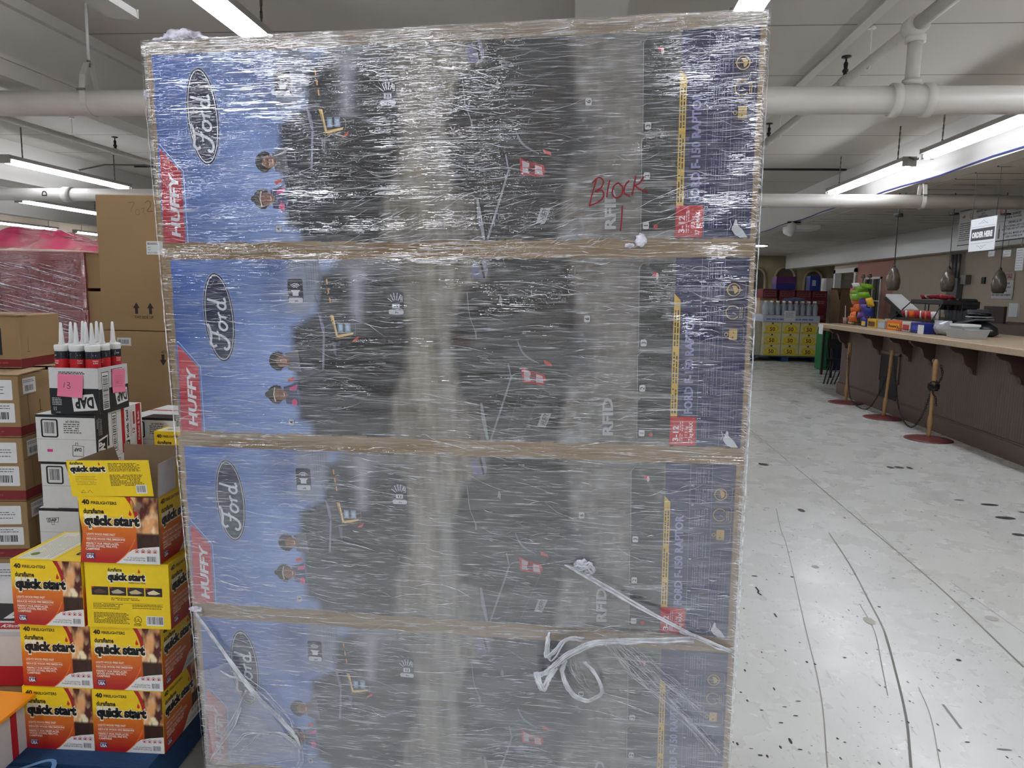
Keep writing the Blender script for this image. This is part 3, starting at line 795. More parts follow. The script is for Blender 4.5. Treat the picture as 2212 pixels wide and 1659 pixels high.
    # two children in the truck
    def kid(x, y, skin, hair, shirt, band=None, top=0):
        A.poly([(x + .012, y + .020), (x + .045, y + .030), (x + .052, y - .026), (x + .018, y - .022)], shirt)
        A.ell(x - .006, y, .021, .020, hair)
        for k in range(12):
            a = 1.2 + k * .33; A.ell(x - .006 + .020 * math.cos(a), y + .019 * math.sin(a), .005, .005, hair)
        A.ell(x + .004, y, .0165, .0145, skin); A.ell(x + .013, y, .010, .010, skin)
        A.stroke([(x + .001, y + .007), (x + .001, y + .003)], .0016, (40, 26, 22)); A.stroke([(x + .001, y - .003), (x + .001, y - .007)], .0016, (40, 26, 22))
        A.stroke([(x + .003, y), (x + .008, y + .001)], .0018, (104, 66, 48)); A.stroke([(x + .0125, y + .005), (x + .0145, y), (x + .0125, y - .005)], .0022, (214, 196, 188))
        if top: A.ell(x - .030, y, .007, .007, hair)
        if band: A.stroke([(x - .010, y + .018), (x - .014, y), (x - .010, y - .018)], .003, band)
    kid(.286, .197, (150, 100, 76), (34, 26, 24), (110, 112, 122)); kid(.276, .113, (140, 94, 76), (44, 32, 28), (70, 74, 110), (206, 196, 180), 1)
    A.poly([(.300, .152), (.318, .158), (.318, .150), (.304, .145)], (214, 70, 62)); A.poly([(.306, .132), (.326, .138), (.322, .126), (.304, .124)], (226, 88, 150)); A.ell(.316, .094, .007, .009, (226, 88, 140))
    A.stroke([(.33, .155), (.36, .165), (.40, .178)], .003, (84, 88, 96))
    def badge(x, y, t, r=.0078):
        A.rrect(x - r * .85, y - r, x + r * .85, y + r, .003, (206, 208, 212)); A.text(t, x + .0042, y, .009, (24, 24, 28), .025, rot=90, center=False) if False else A.text(t, x, y, .009, (24, 24, 28), .025, rot=90, center=True)
    badge(.304, .043, '4'); badge(1.035, .306, '6'); badge(1.164, .252, '3'); badge(1.164, .147, '2'); badge(1.165, .041, '1')
    # second truck details
    A.poly([(.779, .438), (.795, .397), (.770, .397), (.765, .427)], (122, 120, 152)); A.poly([(.791, .442), (.798, .442), (.806, .415), (.800, .397)], (132, 130, 150)); A.poly([(.785, .442), (.791, .442), (.800, .40), (.795, .398)], (54, 56, 66))
    A.stroke([(.756, .367), (.758, .340), (.762, .308), (.773, .278), (.776, .256)], .0016, (140, 142, 146), 5)
    A.poly([(.834, .36), (.839, .35), (.838, .338), (.830, .343)], (130, 132, 140)); A.stroke([(.777, .275), (.84, .279)], .002, (84, 86, 96)); A.stroke([(.776, .278), (.777, .256)], .003, (110, 112, 118))
    A.stroke([(.874, .254), (.880, .238), (.890, .222), (.905, .211), (.925, .201)], .005, (112, 114, 130), 5, True)
    A.poly([(.883, .192), (.900, .184), (.937, .175), (.941, .165), (.939, .150), (.886, .156)], (186, 42, 48)); A.poly([(.889, .186), (.902, .181), (.933, .171), (.9355, .154), (.890, .160)], (182, 176, 186))
    A.poly([(.905, .184), (.918, .180), (.918, .154), (.905, .156)], (150, 34, 42)); A.rect(.903, .162, .917, .172, (36, 30, 34)); A.stroke([(.886, .172), (.938, .164)], .0016, (220, 84, 84))
    A.poly([(.936, .209), (.953, .203), (.955, .195), (.938, .200)], (196, 56, 54))
    A.stroke([(.852, .200), (.858, .169)], .003, (128, 130, 150)); A.stroke([(.860, .170), (.870, .176), (.884, .178)], .002, (140, 142, 150), 5)
    A.poly([(.857, .168), (.861, .168), (.848, .125), (.811, .013), (.806, .013), (.842, .122)], (122, 124, 136)); A.stroke([(.885, .151), (.842, .013)], .003, (62, 64, 76)); A.stroke([(.943, .164), (.904, .074), (.882, .013)], .0028, (66, 68, 80))
    A.poly([(.784, .104), (.789, .104), (.798, .055), (.804, .013), (.798, .013), (.786, .066)], (140, 146, 152)); A.stroke([(.725, .222), (.80, .225), (.845, .21), (.82, .11)], .0012, (62, 64, 68), 5)
    A.poly([(.931, .0825), (.9545, .083), (.940, .048), (.9205, .0495)], (156, 158, 160)); A.text('HUFFY', .9395, .0535, .012, (30, 30, 34), .02, rot=70, w=.027)
    A.text('RFID', 1.098, .034, .0225, (182, 184, 190), .035, rot=91, w=.089)
    A.rect(.996, .012, 1.01, .03, (150, 150, 156)); A.poly([(.975, .012), (1.02, .012), (1.0, .03)], (160, 162, 166))
    # inset frames
    for pl in ([(1.153, .24), (1.150, .421), (1.158, .431), (1.2285, .433)], [(1.153, .135), (1.151, .222), (1.159, .23), (1.2285, .231)], [(1.154, .028), (1.153, .117), (1.161, .125), (1.2285, .126)], [(1.151, .335), (1.2285, .335)], [(1.156, .238), (1.2285, .238)], [(1.156, .134), (1.2285, .134)], [(1.156, .027), (1.2285, .027)]):
        A.stroke(pl, .0011, (168, 172, 176))
    A.ell(1.186, .407, .006, .004, (196, 60, 66)); A.ell(1.190, .403, .003, .007, (220, 180, 184)); A.ell(1.186, .038, .0045, .0045, (196, 60, 60))
    # stripe, red box, model text
    A.poly([(1.229, .364), (1.243, .349), (1.2445, .083), (1.229, .083)], (214, 178, 76))
    A.lines(.090, .150, (1.2315, 1.2375), .0032, (70, 56, 30), 3, rot=True); A.lines(.160, .235, (1.2315, 1.2375), .0032, (70, 56, 30), 4, rot=True); A.lines(.245, .335, (1.2315, 1.2375), .0032, (70, 56, 30), 5, rot=True)
    A.text('FORD F-150 RAPTOR', 1.2775, .090, .0175, (136, 138, 188), .04, rot=91, w=.228)
    A.rect(1.229, .0145, 1.2875, .0825, (196, 34, 48)); A.text('3-12', 1.2485, .024, .0125, (236, 226, 228), .03, rot=90, w=.037); A.lines(.024, .074, (1.2515, 1.256), .0022, (236, 200, 204), 8, rot=True)
    A.text('17.5 kg', 1.2690, .034, .006, (236, 216, 220), .01, rot=90, w=.026); A.text('37 kg MAX', 1.2800, .020, .0085, (240, 226, 228), .02, rot=90, w=.050)
    A.stroke([(1.287, .442), (1.2895, .014)], .0009, (122, 128, 168)); A.stroke([(1.336, .442), (1.340, .014)], .0009, (122, 128, 168))
    for i, (y, t) in enumerate(((.391, '7'), (.344, '6'), (.286, '5'), (.209, '4'), (.129, '3'), (.079, '2'), (.028, '1'))): A.text(t, 1.2965, y - .002, .0065, (206, 208, 222), .01, rot=90)
    for i, (a, b) in enumerate(((.398, .436), (.350, .386), (.292, .338), (.215, .280), (.135, .203), (.085, .124), (.034, .074))):
        A.lines(a, b, (1.3000, 1.3045, 1.3090, 1.3160, 1.3205, 1.3275)[:6 if i < 5 else 4], .0018, (116, 118, 158), 20 + i, rot=True)
    A.lines(.05, .24, (1.3450, 1.350, 1.355, 1.362), .0018, (84, 88, 134), 31, rot=True); A.lines(.05, .21, (1.3685, 1.374), .0018, (84, 88, 134), 32, rot=True)
    g = (190, 160, 90)
    for y0, y1 in ((.353, .392), (.302, .343), (.253, .294)):
        A.stroke([(1.339, y0), (1.378, y0), (1.383, y0 + .006), (1.383, y1 - .006), (1.378, y1), (1.339, y1)], .0009, (150, 132, 92))
    def arc(x, y, r, a0, a1, ww): A.stroke([(x + r * math.cos(a), y + r * math.sin(a)) for a in np.linspace(math.radians(a0), math.radians(a1), 24)], ww, g)
    arc(1.357, .3725, .0135, 0, 360, .002); A.poly([(1.357, .3725)] + [(1.357 + .009 * math.cos(a), .3725 + .009 * math.sin(a)) for a in np.linspace(-1.4, 2.0, 12)], g); A.stroke([(1.340, .3725), (1.375, .3725)], .0016, g)
    arc(1.357, .3225, .0145, 40, 320, .002); A.stroke([(1.357, .3225), (1.364, .318)], .0016, g); A.lines(.31, .335, (1.372, 1.376), .0016, g, 9, rot=True)
    A.rrect(1.351, .261, 1.369, .286, .002, g); A.text('+', 1.363, .264, .007, (30, 34, 80), .02, rot=90); A.text('-', 1.363, .276, .007, (30, 34, 80), .02, rot=90); A.ell(1.345, .273, .0045, .0045, g); A.ell(1.345, .273, .003, .003, (30, 34, 80))
    # hand lifting symbol
    A.poly([(1.350, .038), (1.360, .041), (1.372, .030), (1.383, .014), (1.368, .013), (1.356, .020), (1.349, .030)], (206, 208, 216)); A.poly([(1.352, .040), (1.356, .052), (1.360, .050), (1.361, .036)], (206, 208, 216)); A.stroke([(1.344, .030), (1.348, .040), (1.345, .050)], .0012, (206, 208, 216))
    return A


def rounded_box(mb, x0, y0, z0, x1, y1, z1): return mb.box(x0, y0, z0, x1, y1, z1)


art_me = big_carton_art().mesh('printed_front')
lbs = ['big printed ride-on truck carton at the top of the wrapped stack', 'big printed ride-on truck carton, second from the top of the wrapped stack',
       'big printed ride-on truck carton, third from the top of the wrapped stack', 'big printed ride-on truck carton at the bottom of the wrapped stack']
DX = [0, .003, -.004, .0]; carton0 = None
for k in range(4):
    t = thing('toy_truck_carton', lbs[k], 'carton', group='large printed cartons in the wrapped stack')
    t.matrix_world = SM @ Matrix.Translation((DX[k], 0, -(k + 1) * BH + .001)) @ Matrix.Rotation(math.radians(0), 4, 'Z')
    if k == 0:
        b0 = MB().box(0, 0, 0, BW, BD, BH - .003).build('box_body', m_kraft2, t, bevel=.004)
        f0 = place_art(art_me, 'printed_front', t, FRONT(0, 0, 0))
        q0 = MB().box(0.0, -.0005, BH - .006, BW, .02, BH - .0015).box(.002, BD / 2 - .03, BH - .0035, BW - .002, BD / 2 + .03, BH - .0028).build('top_flap', m_kraft2, t)
    else:
        for c in (b0, f0, q0):
            d = c.copy(); C.objects.link(d); d.parent = t

# ---- pallet under the stack
pt = thing('wooden_pallet', 'pale wooden pallet under the wrapped stack of big cartons', 'pallet', (-.98, 1.78, 0), math.radians(-2.8))
for k in range(6): MB().box(0, k * .115 - .02, .122, 1.38, k * .115 + .07, .140).build('deck_board', m_wood, pt)
for x in (.03, .66, 1.28): MB().box(x, -.02, .02, x + .08, .66, .122).build('stringer', m_wood, pt)
for y in (-.02, .28, .57): MB().box(0, y, 0, 1.38, y + .09, .02).build('bottom_board', m_wood, pt)

# ---- stretch film
def film_material(name='stretch_film', haze=.02, gl=.64, streak=.75, rough=.035, tint=(235, 238, 245), bump=.24, layers=.22):
    m = bpy.data.materials.new(name); m.use_nodes = True; nt = m.node_tree; N = nt.nodes.new; L = nt.links.new
    for n in list(nt.nodes): nt.nodes.remove(n)
    out = N('ShaderNodeOutputMaterial'); tr = N('ShaderNodeBsdfTransparent'); g = N('ShaderNodeBsdfGlossy'); d = N('ShaderNodeBsdfDiffuse')
    g.inputs['Color'].default_value = (1, 1, 1, 1); d.inputs['Color'].default_value = col(tint)
    tc = N('ShaderNodeTexCoord')
    def mp(s, r=0, l=(0, 0, 0)):
        q = N('ShaderNodeMapping'); q.inputs['Scale'].default_value = s; q.inputs['Rotation'].default_value = (0, r, 0); q.inputs['Location'].default_value = l; L(tc.outputs['Object'], q.inputs[0]); return q.outputs[0]
    def nz(v, s, de=3, ro=.6, dist=0):
        n = N('ShaderNodeTexNoise'); n.inputs['Scale'].default_value = s; n.inputs['Detail'].default_value = de; n.inputs['Roughness'].default_value = ro; n.inputs['Distortion'].default_value = dist; L(v, n.inputs['Vector']); return n.outputs['Fac']
    def rmp(f, a, b, c, e):
        r = N('ShaderNodeMapRange'); r.inputs[1].default_value = a; r.inputs[2].default_value = b; r.inputs[3].default_value = c; r.inputs[4].default_value = e; L(f, r.inputs[0]); return r.outputs[0]
    def op(o, a, b):
        k = N('ShaderNodeMath'); k.operation = o
        for i, q in enumerate((a, b)):
            if isinstance(q, (int, float)): k.inputs[i].default_value = q
            else: L(q, k.inputs[i])
        return k.outputs[0]
    fine = nz(mp((9, 9, 190), .03), 1.0, 2, .65, .4)
    fine2 = nz(mp((16, 16, 420), -.05, (3, 1, 2)), 1.0, 1, .6, 0)
    wide = nz(mp((3.2, 3, 26), .12, (1, 4, 2)), 1.0, 2, .6, .8)
    patch = nz(mp((2.2, 2, 3.5), 0, (7, 1, 3)), 1.0, 1, .5)
    # bump
    h = op('ADD', op('MULTIPLY', fine, .55), op('ADD', op('ADD', op('MULTIPLY', wide, 1.6), op('MULTIPLY', patch, 14.0)), op('MULTIPLY', fine2, .25)))
    bp = N('ShaderNodeBump'); bp.inputs['Strength'].default_value = bump; bp.inputs['Distance'].default_value = .006; L(h, bp.inputs['Height'])
    L(bp.outputs[0], g.inputs['Normal']); L(rmp(fine2, .3, .7, rough * .5, rough * 1.6), g.inputs['Roughness'])
    # stretch-whitened lines, with glints of the lights painted into the colour too
    st = op('MULTIPLY', rmp(fine, .57, .74, 0, .8), rmp(patch, .35, .6, .25, 1))
    st2 = op('MULTIPLY', rmp(fine2, .58, .74, 0, .7), rmp(patch, .62, .4, .2, 1))
    sm = op('MULTIPLY', op('MAXIMUM', st, st2), streak)
    # more layers of film toward the bottom of the load
    sp = N('ShaderNodeSeparateXYZ'); L(tc.outputs['Object'], sp.inputs[0])
    lay = rmp(sp.outputs['Z'], -1.85, -.85, 1, 0)
    hz = op('ADD', op('MULTIPLY', lay, layers), haze)
    hz = op('MULTIPLY', hz, rmp(wide, .3, .7, .6, 1.35))
    dif = op('MINIMUM', op('ADD', sm, hz), .85)
    m1 = N('ShaderNodeMixShader'); L(dif, m1.inputs[0]); L(tr.outputs[0], m1.inputs[1]); L(d.outputs[0], m1.inputs[2])
    fr = N('ShaderNodeLayerWeight'); fr.inputs['Blend'].default_value = .5; L(bp.outputs[0], fr.inputs['Normal'])
    gf = op('MINIMUM', op('MULTIPLY', op('ADD', op('MULTIPLY', op('POWER', fr.outputs['Facing'], 5), .9), .055), gl * 4), .9)
    m2 = N('ShaderNodeMixShader'); L(gf, m2.inputs[0]); L(m1.outputs[0], m2.inputs[1]); L(g.outputs[0], m2.inputs[2])
    L(m2.outputs[0], out.inputs[0]); return m


m_film = film_material()
TOT = 4 * BH


def film_pt(u, v, off=.006):
    """u = distance round the stack from the front left corner, v = height (0 top .. -TOT)"""
    r = .012; W, D = BW + .004, BD
    segs = [W, D, W, D]; c = [(-.002, 0, 1, 0, 0, -1), (W - .002, 0, 0, 1, 1, 0), (W - .002, D, -1, 0, 0, 1), (-.002, D, 0, -1, -1, 0)]
    i = 0
    while u > segs[i] and i < 3: u -= segs[i]; i += 1
    x, y, dx, dy, nx, ny = c[i]
    return Vector((x + dx * u + nx * off, y + dy * u + ny * off, v))


def nzf(x, y, z): return mnoise.noise(Vector((x, y, z)))


mb = MB(); NU = 220; NV = 150; per = 2 * (BW + .004 + BD)
us = sorted(set([round(BW * i / 150, 4) for i in range(151)] + [round(BW + .004 + BD * i / 16, 4) for i in range(17)] + [round(2 * BW + .008 + BD + BD * i / 16, 4) for i in range(17)] + [BW + BD + .004 + BW * i / 10 for i in range(11)]))
vs_ = [.004 - (TOT + .02) * j / NV for j in range(NV + 1)]
nU = len(us)
for v in vs_:
    sm_ = min(abs(-v - k * BH) for k in (1, 2, 3)); pinch = -.003 * math.exp(-(sm_ / .02) ** 2)
    for u in us:
        n = .0035 * nzf(u * 5, v * 26, 0) + .0018 * nzf(u * 14, v * 90, 3) + .003 * nzf(u * 1.5, v * 5, 9)
        mb.v.append(tuple(film_pt(u, v, .0075 + n + pinch)))
for j in range(NV):
    for i in range(nU - 1): mb.f.append([j * nU + i, j * nU + i + 1, (j + 1) * nU + i + 1, (j + 1) * nU + i])
film = thing('stretch_wrap', 'clear plastic stretch wrap wound around the stack of four big cartons', 'plastic wrap'); film.matrix_world = SM
mb.build('film_sheet', m_film, film, True)
# film folded over the top
mb = MB(); n = 120
for j, (yy, zz) in enumerate(((-.008, -.03), (-.0085, -.004), (-.004, .004), (.05, .006), (.14, .006), (.2, .005))):
    for i in range(n + 1):
        x = -.006 + (BW + .012) * i / n
        mb.v.append((x, yy + .002 * nzf(x * 20, j, 1), zz + .004 * nzf(x * 9, j * 3, 5) + (.006 * max(0, nzf(x * 4, 1, 7)) if j > 1 else 0)))
for j in range(5):
    for i in range(n): mb.f.append([j * (n + 1) + i, j * (n + 1) + i + 1, (j + 1) * (n + 1) + i + 1, (j + 1) * (n + 1) + i])
m_film2 = film_material('loose_film', .06, .5, .55, .08, bump=.6)
mb.build('top_fold', m_film2, film, True)


def crease_mat(name, op_, rough=.25, c=(240, 242, 248), sc_=50):
    m = bpy.data.materials.new(name); m.use_nodes = True; b = m.node_tree.nodes['Principled BSDF']
    nz = m.node_tree.nodes.new('ShaderNodeTexNoise'); nz.inputs['Scale'].default_value = sc_
    tc = m.node_tree.nodes.new('ShaderNodeTexCoord'); m.node_tree.links.new(tc.outputs['Object'], nz.inputs['Vector'])
    mr = m.node_tree.nodes.new('ShaderNodeMapRange'); mr.inputs[1].default_value = .35; mr.inputs[2].default_value = .65; mr.inputs[3].default_value = op_ * .4; mr.inputs[4].default_value = min(1, op_ * 1.4)
    m.node_tree.links.new(nz.outputs['Fac'], mr.inputs[0]); m.node_tree.links.new(mr.outputs[0], b.inputs['Alpha'])
    b.inputs['Base Color'].default_value = col(c); b.inputs['Roughness'].default_value = rough; b.inputs['Specular IOR Level'].default_value = .9; return m


m_crease = crease_mat('film_crease', .75); m_rope = crease_mat('bunched_film', .62, sc_=16); m_veil = crease_mat('film_veil', .20, .2)
# fine creases standing proud of the sheet, coloured white to imitate their sparkle
rq = random.Random(11); mb = MB()
def ribbon(mb, pts, w_):
    """thin three-sided ridge following pts in the stack frame"""
    n = len(pts); o = len(mb.v)
    for i, (x, y, z) in enumerate(pts):
        k = math.sin(math.pi * (i + .2) / (n - .6)) if n > 2 else 1; k = max(k, .05) * w_
        d = Vector(pts[min(i + 1, n - 1)]) - Vector(pts[max(i - 1, 0)]); q = Vector((-d.z, 0, d.x)); q.normalize()
        mb.v += [(x + q.x * k, y, z + q.z * k), (x, y - k * 1.3, z), (x - q.x * k, y, z - q.z * k)]
    for i in range(n - 1):
        a = o + 3 * i; mb.f += [[a, a + 1, a + 4, a + 3], [a + 1, a + 2, a + 5, a + 4]]
for k in range(5200):
    x = rq.random() * BW; z = -rq.random() * TOT; row = int(-z / BH)
    clus = nzf(x * 4, z * 5, 2)
    if clus < rq.uniform(-.5, .35): continue
    l = rq.choice([.016, .025, .04, .07, .12]) * rq.uniform(.5, 1.4); an = rq.gauss(0, .10) + .14 * nzf(x * 2, z * 2, 6) + (.32 if (row == 0 and z < -.36 and x > .45) else 0)
    sag = rq.gauss(0, .004) * l / .05; m_ = 5
    pts = []
    for i in range(m_):
        t = i / (m_ - 1) - .5; xx = x + l * t * math.cos(an); zz = z + l * t * math.sin(an) + sag * (1 - 4 * t * t)
        if not (.0 < xx < BW): break
        pts.append((xx, -.0105, zz))
    if len(pts) < 3: continue
    ribbon(mb, pts, rq.choice([.00018, .0003, .0003, .0005, .0008 if rq.random() < .4 else .0004]))
cr = mb.build('film_creases', m_crease, film, True); cr['kind'] = 'stuff'; cr['label'] = 'fine creases in the wrap, their glints coloured white'
# short creases around the right edge of the cartons
mb = MB()
for k in range(420):
    z = -rq.random() * TOT; x0 = BW - rq.uniform(.002, .018); x1 = BW + .006
    ribbon(mb, [(x0 + (x1 - x0) * i / 3, -.0115, z + rq.gauss(0, .0012) - .003 * i * rq.random()) for i in range(4)], rq.choice([.0003, .0005, .0007]))
    if k % 2:
        z = -rq.random() * TOT; ribbon(mb, [(-.006 + rq.uniform(.01, .028) * i / 3, -.0115, z + rq.gauss(0, .0015)) for i in range(4)], rq.choice([.0003, .0005]))
for k in range(260):
    sn = rq.choice([0, 0, 1, 1, 2, 3]); z = -sn * BH + rq.uniform(-.03, .022) - (.0 if sn else .022); x = rq.random() * BW; l = rq.uniform(.02, .14); an = rq.gauss(0, .06)
    ribbon(mb, [(min(BW, x + l * i / 4), -.0115, z + l * i / 4 * an) for i in range(5)], rq.choice([.0003, .0005, .0009]))
for ex in (BW + .008, -.010):
    ribbon(mb, [(ex + .002 * nzf(i * .7, 1, 2), -.004, .004 - i * TOT / 90) for i in range(91)], .0016)
cr = mb.build('edge_creases', m_crease, film, True); cr['kind'] = 'stuff'; cr['label'] = 'fine white creases along the carton edges'


def strand(path, r, n, spread, m, name, label=None, flat=1.0, seed=0):
    rr_ = random.Random(seed); mb = MB(); P = smooth_path(path, 8); N_ = len(P)
    for k in range(n):
        ph = rr_.uniform(0, 6); a = rr_.uniform(0, 6.28); q = rr_.uniform(.3, 1)
        pts = []
        for i, p in enumerate(P):
            s_ = spread * q * (.35 + .65 * abs(math.sin(3.1 * i / N_ + ph * .2)))
            pts.append((p[0] + s_ * math.cos(a + .07 * i) + .3 * spread * nzf(i * .3, ph, 1), p[1] - abs(s_ * math.sin(a)) * .5 - .001, p[2] + s_ * math.sin(a + .07 * i) * flat + .3 * spread * nzf(i * .3, ph, 5)))
        rad = r * rr_.uniform(.5, 1.3)
        mb.tube(pts, [rad * (.5 + .8 * abs(nzf(i * .35, k * 3, 8)) + .1) for i in range(N_)], 5)
    o = mb.build(name, m, film, True)
    if label: o['label'] = label
    return o


Y0 = -.016
strand([(.995, Y0, -1.234), (1.03, Y0 - .006, -1.247), (1.10, Y0 - .01, -1.284), (1.195, Y0 - .012, -1.336), (1.30, Y0 - .01, -1.388), (1.392, Y0, -1.427)], .0022, 9, .006, m_rope, 'film_strap', 'twisted band of wrap running down to the right edge', seed=1)
strand([(1.395, Y0, -1.43), (1.34, Y0, -1.41), (1.27, Y0, -1.385)], .002, 5, .008, m_rope, 'film_strap', seed=12)
strand([(1.02, Y0, -1.236), (1.035, Y0 - .012, -1.228), (1.05, Y0 - .018, -1.222), (1.062, Y0 - .014, -1.238), (1.045, Y0 - .01, -1.246)], .0030, 9, .011, m_rope, 'film_tuft', 'crumpled white tuft of wrap', seed=2)
strand([(1.30, Y0, -1.405), (1.19, Y0 - .01, -1.412), (1.10, Y0 - .02, -1.418), (1.05, Y0 - .03, -1.425), (1.0, Y0 - .035, -1.455), (.97, Y0 - .03, -1.485), (.945, Y0 - .03, -1.505), (.925, Y0 - .03, -1.51)], .0026, 11, .010, m_rope, 'film_tail', 'loose twisted tail of wrap hanging on the seam', seed=3)
strand([(.925, Y0 - .03, -1.505), (.935, Y0 - .035, -1.525), (.945, Y0 - .03, -1.545), (.955, Y0 - .03, -1.52), (.975, Y0 - .03, -1.49)], .004, 8, .008, m_rope, 'film_tail', seed=4)
strand([(.955, Y0, -1.415), (.952, Y0 - .01, -1.44), (.955, Y0 - .02, -1.47), (.975, Y0 - .02, -1.45), (1.0, Y0 - .01, -1.42), (1.04, Y0, -1.425)], .0025, 8, .010, m_rope, 'film_tail', seed=5)
strand([(1.0, Y0 - .02, -1.47), (.99, Y0 - .02, -1.50), (1.0, Y0 - .02, -1.535), (1.02, Y0 - .02, -1.565), (1.055, Y0 - .02, -1.575), (1.085, Y0 - .02, -1.555), (1.082, Y0 - .02, -1.53), (1.068, Y0 - .02, -1.50), (1.045, Y0 - .02, -1.475)], .0028, 9, .007, m_rope, 'film_loop', 'open loop of twisted wrap', seed=6)
strand([(1.01, Y0, -1.485), (1.03, Y0, -1.53), (1.055, Y0, -1.56)], .0012, 8, .02, m_veil, 'film_loop', seed=61)
strand([(1.10, Y0, -1.425), (1.16, Y0, -1.49), (1.22, Y0, -1.54), (1.29, Y0, -1.61), (1.375, Y0, -1.70)], .0014, 14, .026, m_veil, 'film_fan', 'stretched fan of wrap', seed=7)
strand([(1.12, Y0, -1.42), (1.19, Y0, -1.48), (1.27, Y0, -1.54), (1.34, Y0, -1.60)], .0009, 14, .03, m_veil, 'film_fan', seed=71)
strand([(.012, Y0, -1.425), (.05, Y0, -1.48), (.11, Y0, -1.57), (.17, Y0, -1.65), (.23, Y0, -1.71), (.27, Y0, -1.76), (.285, Y0, -1.80)], .0020, 10, .008, m_rope, 'film_strap', 'tight diagonal band of wrap at the lower left', seed=8)
strand([(.13, Y0, -1.60), (.20, Y0, -1.655), (.26, Y0, -1.72), (.285, Y0, -1.80), (.28, Y0, -1.86)], .001, 12, .02, m_veil, 'film_fan', seed=9)
# veil between the lower left corner and that band
mb = MB(); n_ = 26
for j in range(n_ + 1):
    t = j / n_
    a = Vector((.010 + .02 * t, 0, -1.60 - .28 * t)); b = Vector((.10 + .18 * min(1, t * 1.1), 0, -1.56 - .27 * t))
    for i in range(n_ + 1):
        p = a.lerp(b, i / n_); mb.v.append((p.x, -.016 - .006 * nzf(p.x * 30, p.z * 22, 1) - .004 * nzf(p.x * 80, p.z * 50, 4), p.z + .006 * nzf(p.x * 16, 4, 4)))
for j in range(n_):
    for i in range(n_): mb.f.append([j * (n_ + 1) + i, j * (n_ + 1) + i + 1, (j + 1) * (n_ + 1) + i + 1, (j + 1) * (n_ + 1) + i])
o = mb.build('film_veil', film_material('milky_film', .18, .5, .45, .08, bump=.5, layers=0), film, True); o['label'] = 'milky bunched layer of wrap over the lower left corner'
for sd, pa in enumerate(([(.02, Y0, -1.86), (.06, Y0, -1.80), (.10, Y0, -1.74), (.12, Y0, -1.69)], [(.03, Y0, -1.87), (.10, Y0, -1.80), (.13, Y0, -1.77), (.20, Y0, -1.765)], [(.05, Y0, -1.85), (.13, Y0, -1.81), (.17, Y0, -1.77), (.23, Y0, -1.76), (.28, Y0, -1.79)], [(.06, Y0, -1.78), (.10, Y0, -1.72), (.14, Y0, -1.64)], [(.07, Y0, -1.585), (.10, Y0, -1.60), (.13, Y0, -1.605), (.15, Y0, -1.64)])):
    strand(pa, .0011, 4, .006, m_rope, 'film_wrinkle', seed=20 + sd)
# crumpled wad on the top left corner, small wads elsewhere
def wad(c, s, name, n, seed, m=m_rope):
    rr_ = random.Random(seed); mb = MB(); bm = bmesh.new(); bmesh.ops.create_icosphere(bm, subdivisions=4, radius=1)
    vs2 = []
    for v in bm.verts:
        p = v.co.copy(); d = 1 + .35 * nzf(p.x * 2.2 + seed, p.y * 2.2, p.z * 2.2) + .28 * abs(nzf(p.x * 5, p.y * 5 + seed, p.z * 5)) + .12 * nzf(p.x * 12, p.y * 12, p.z * 12 + seed)
        vs2.append((c[0] + p.x * d * s[0], c[1] + p.y * d * s[1], c[2] + p.z * d * s[2]))
    fs2 = [[v.index for v in f.verts] for f in bm.faces]; bm.free(); mb.add(vs2, fs2); o = mb.build(name, m, film, True); return o
m_wad = crease_mat('crumpled_film', .95, .35, (232, 228, 240))
o = wad((.075, .04, .012), (.05, .035, .022), 'film_wad', 0, 3, m_wad); o['label'] = 'crumpled pale wad of wrap on the top left corner'
wad((.03, .02, .006), (.02, .02, .008), 'film_wad', 0, 5, m_wad); wad((.125, .03, .006), (.022, .02, .008), 'film_wad', 0, 6, m_wad)
wad((-.008, -.002, -.115), (.004, .006, .010), 'film_wad', 0, 7, m_wad); wad((1.035, -.014, -1.232), (.018, .007, .013), 'film_wad', 0, 8, m_wad)
wad((1.155, -.008, -.462), (.011, .002, .013), 'film_wad', 0, 9, m_wad); wad((1.13, -.008, -.474), (.010, .002, .005), 'film_wad', 0, 10, m_wad)
wad((.007, -.006, -1.42), (.016, .006, .008), 'film_wad', 0, 11, m_wad)
# red marker writing on the film
A = Art(); red = (128, 14, 22); ww = .0032
for pts in ([(1.055, .142), (1.047, .115), (1.040, .085)], [(1.046, .135), (1.060, .146), (1.070, .138), (1.066, .125), (1.052, .116)], [(1.052, .116), (1.068, .118), (1.070, .103), (1.056, .092), (1.040, .086)],
            [(1.084, .140), (1.080, .120), (1.078, .103)], [(1.104, .134), (1.094, .128), (1.090, .112), (1.098, .102), (1.110, .108), (1.112, .124), (1.102, .134)],
            [(1.126, .138), (1.118, .128), (1.116, .112), (1.128, .106)], [(1.140, .148), (1.137, .128), (1.133, .108)], [(1.158, .146), (1.148, .132), (1.138, .127)], [(1.138, .127), (1.152, .118), (1.168, .114)], [(1.1125, .085), (1.1115, .055), (1.1095, .030)]):
    A.stroke([(p[0], p[1]) for p in pts], ww, red, 6)
A.build('marker_writing', film, frame((0, -.0125, -BH), (1, 0, 0), (0, 0, 1)))

# ------------------------------------------------------------------ firelighter cartons on the blue pallet
rf = np.random.default_rng(3)


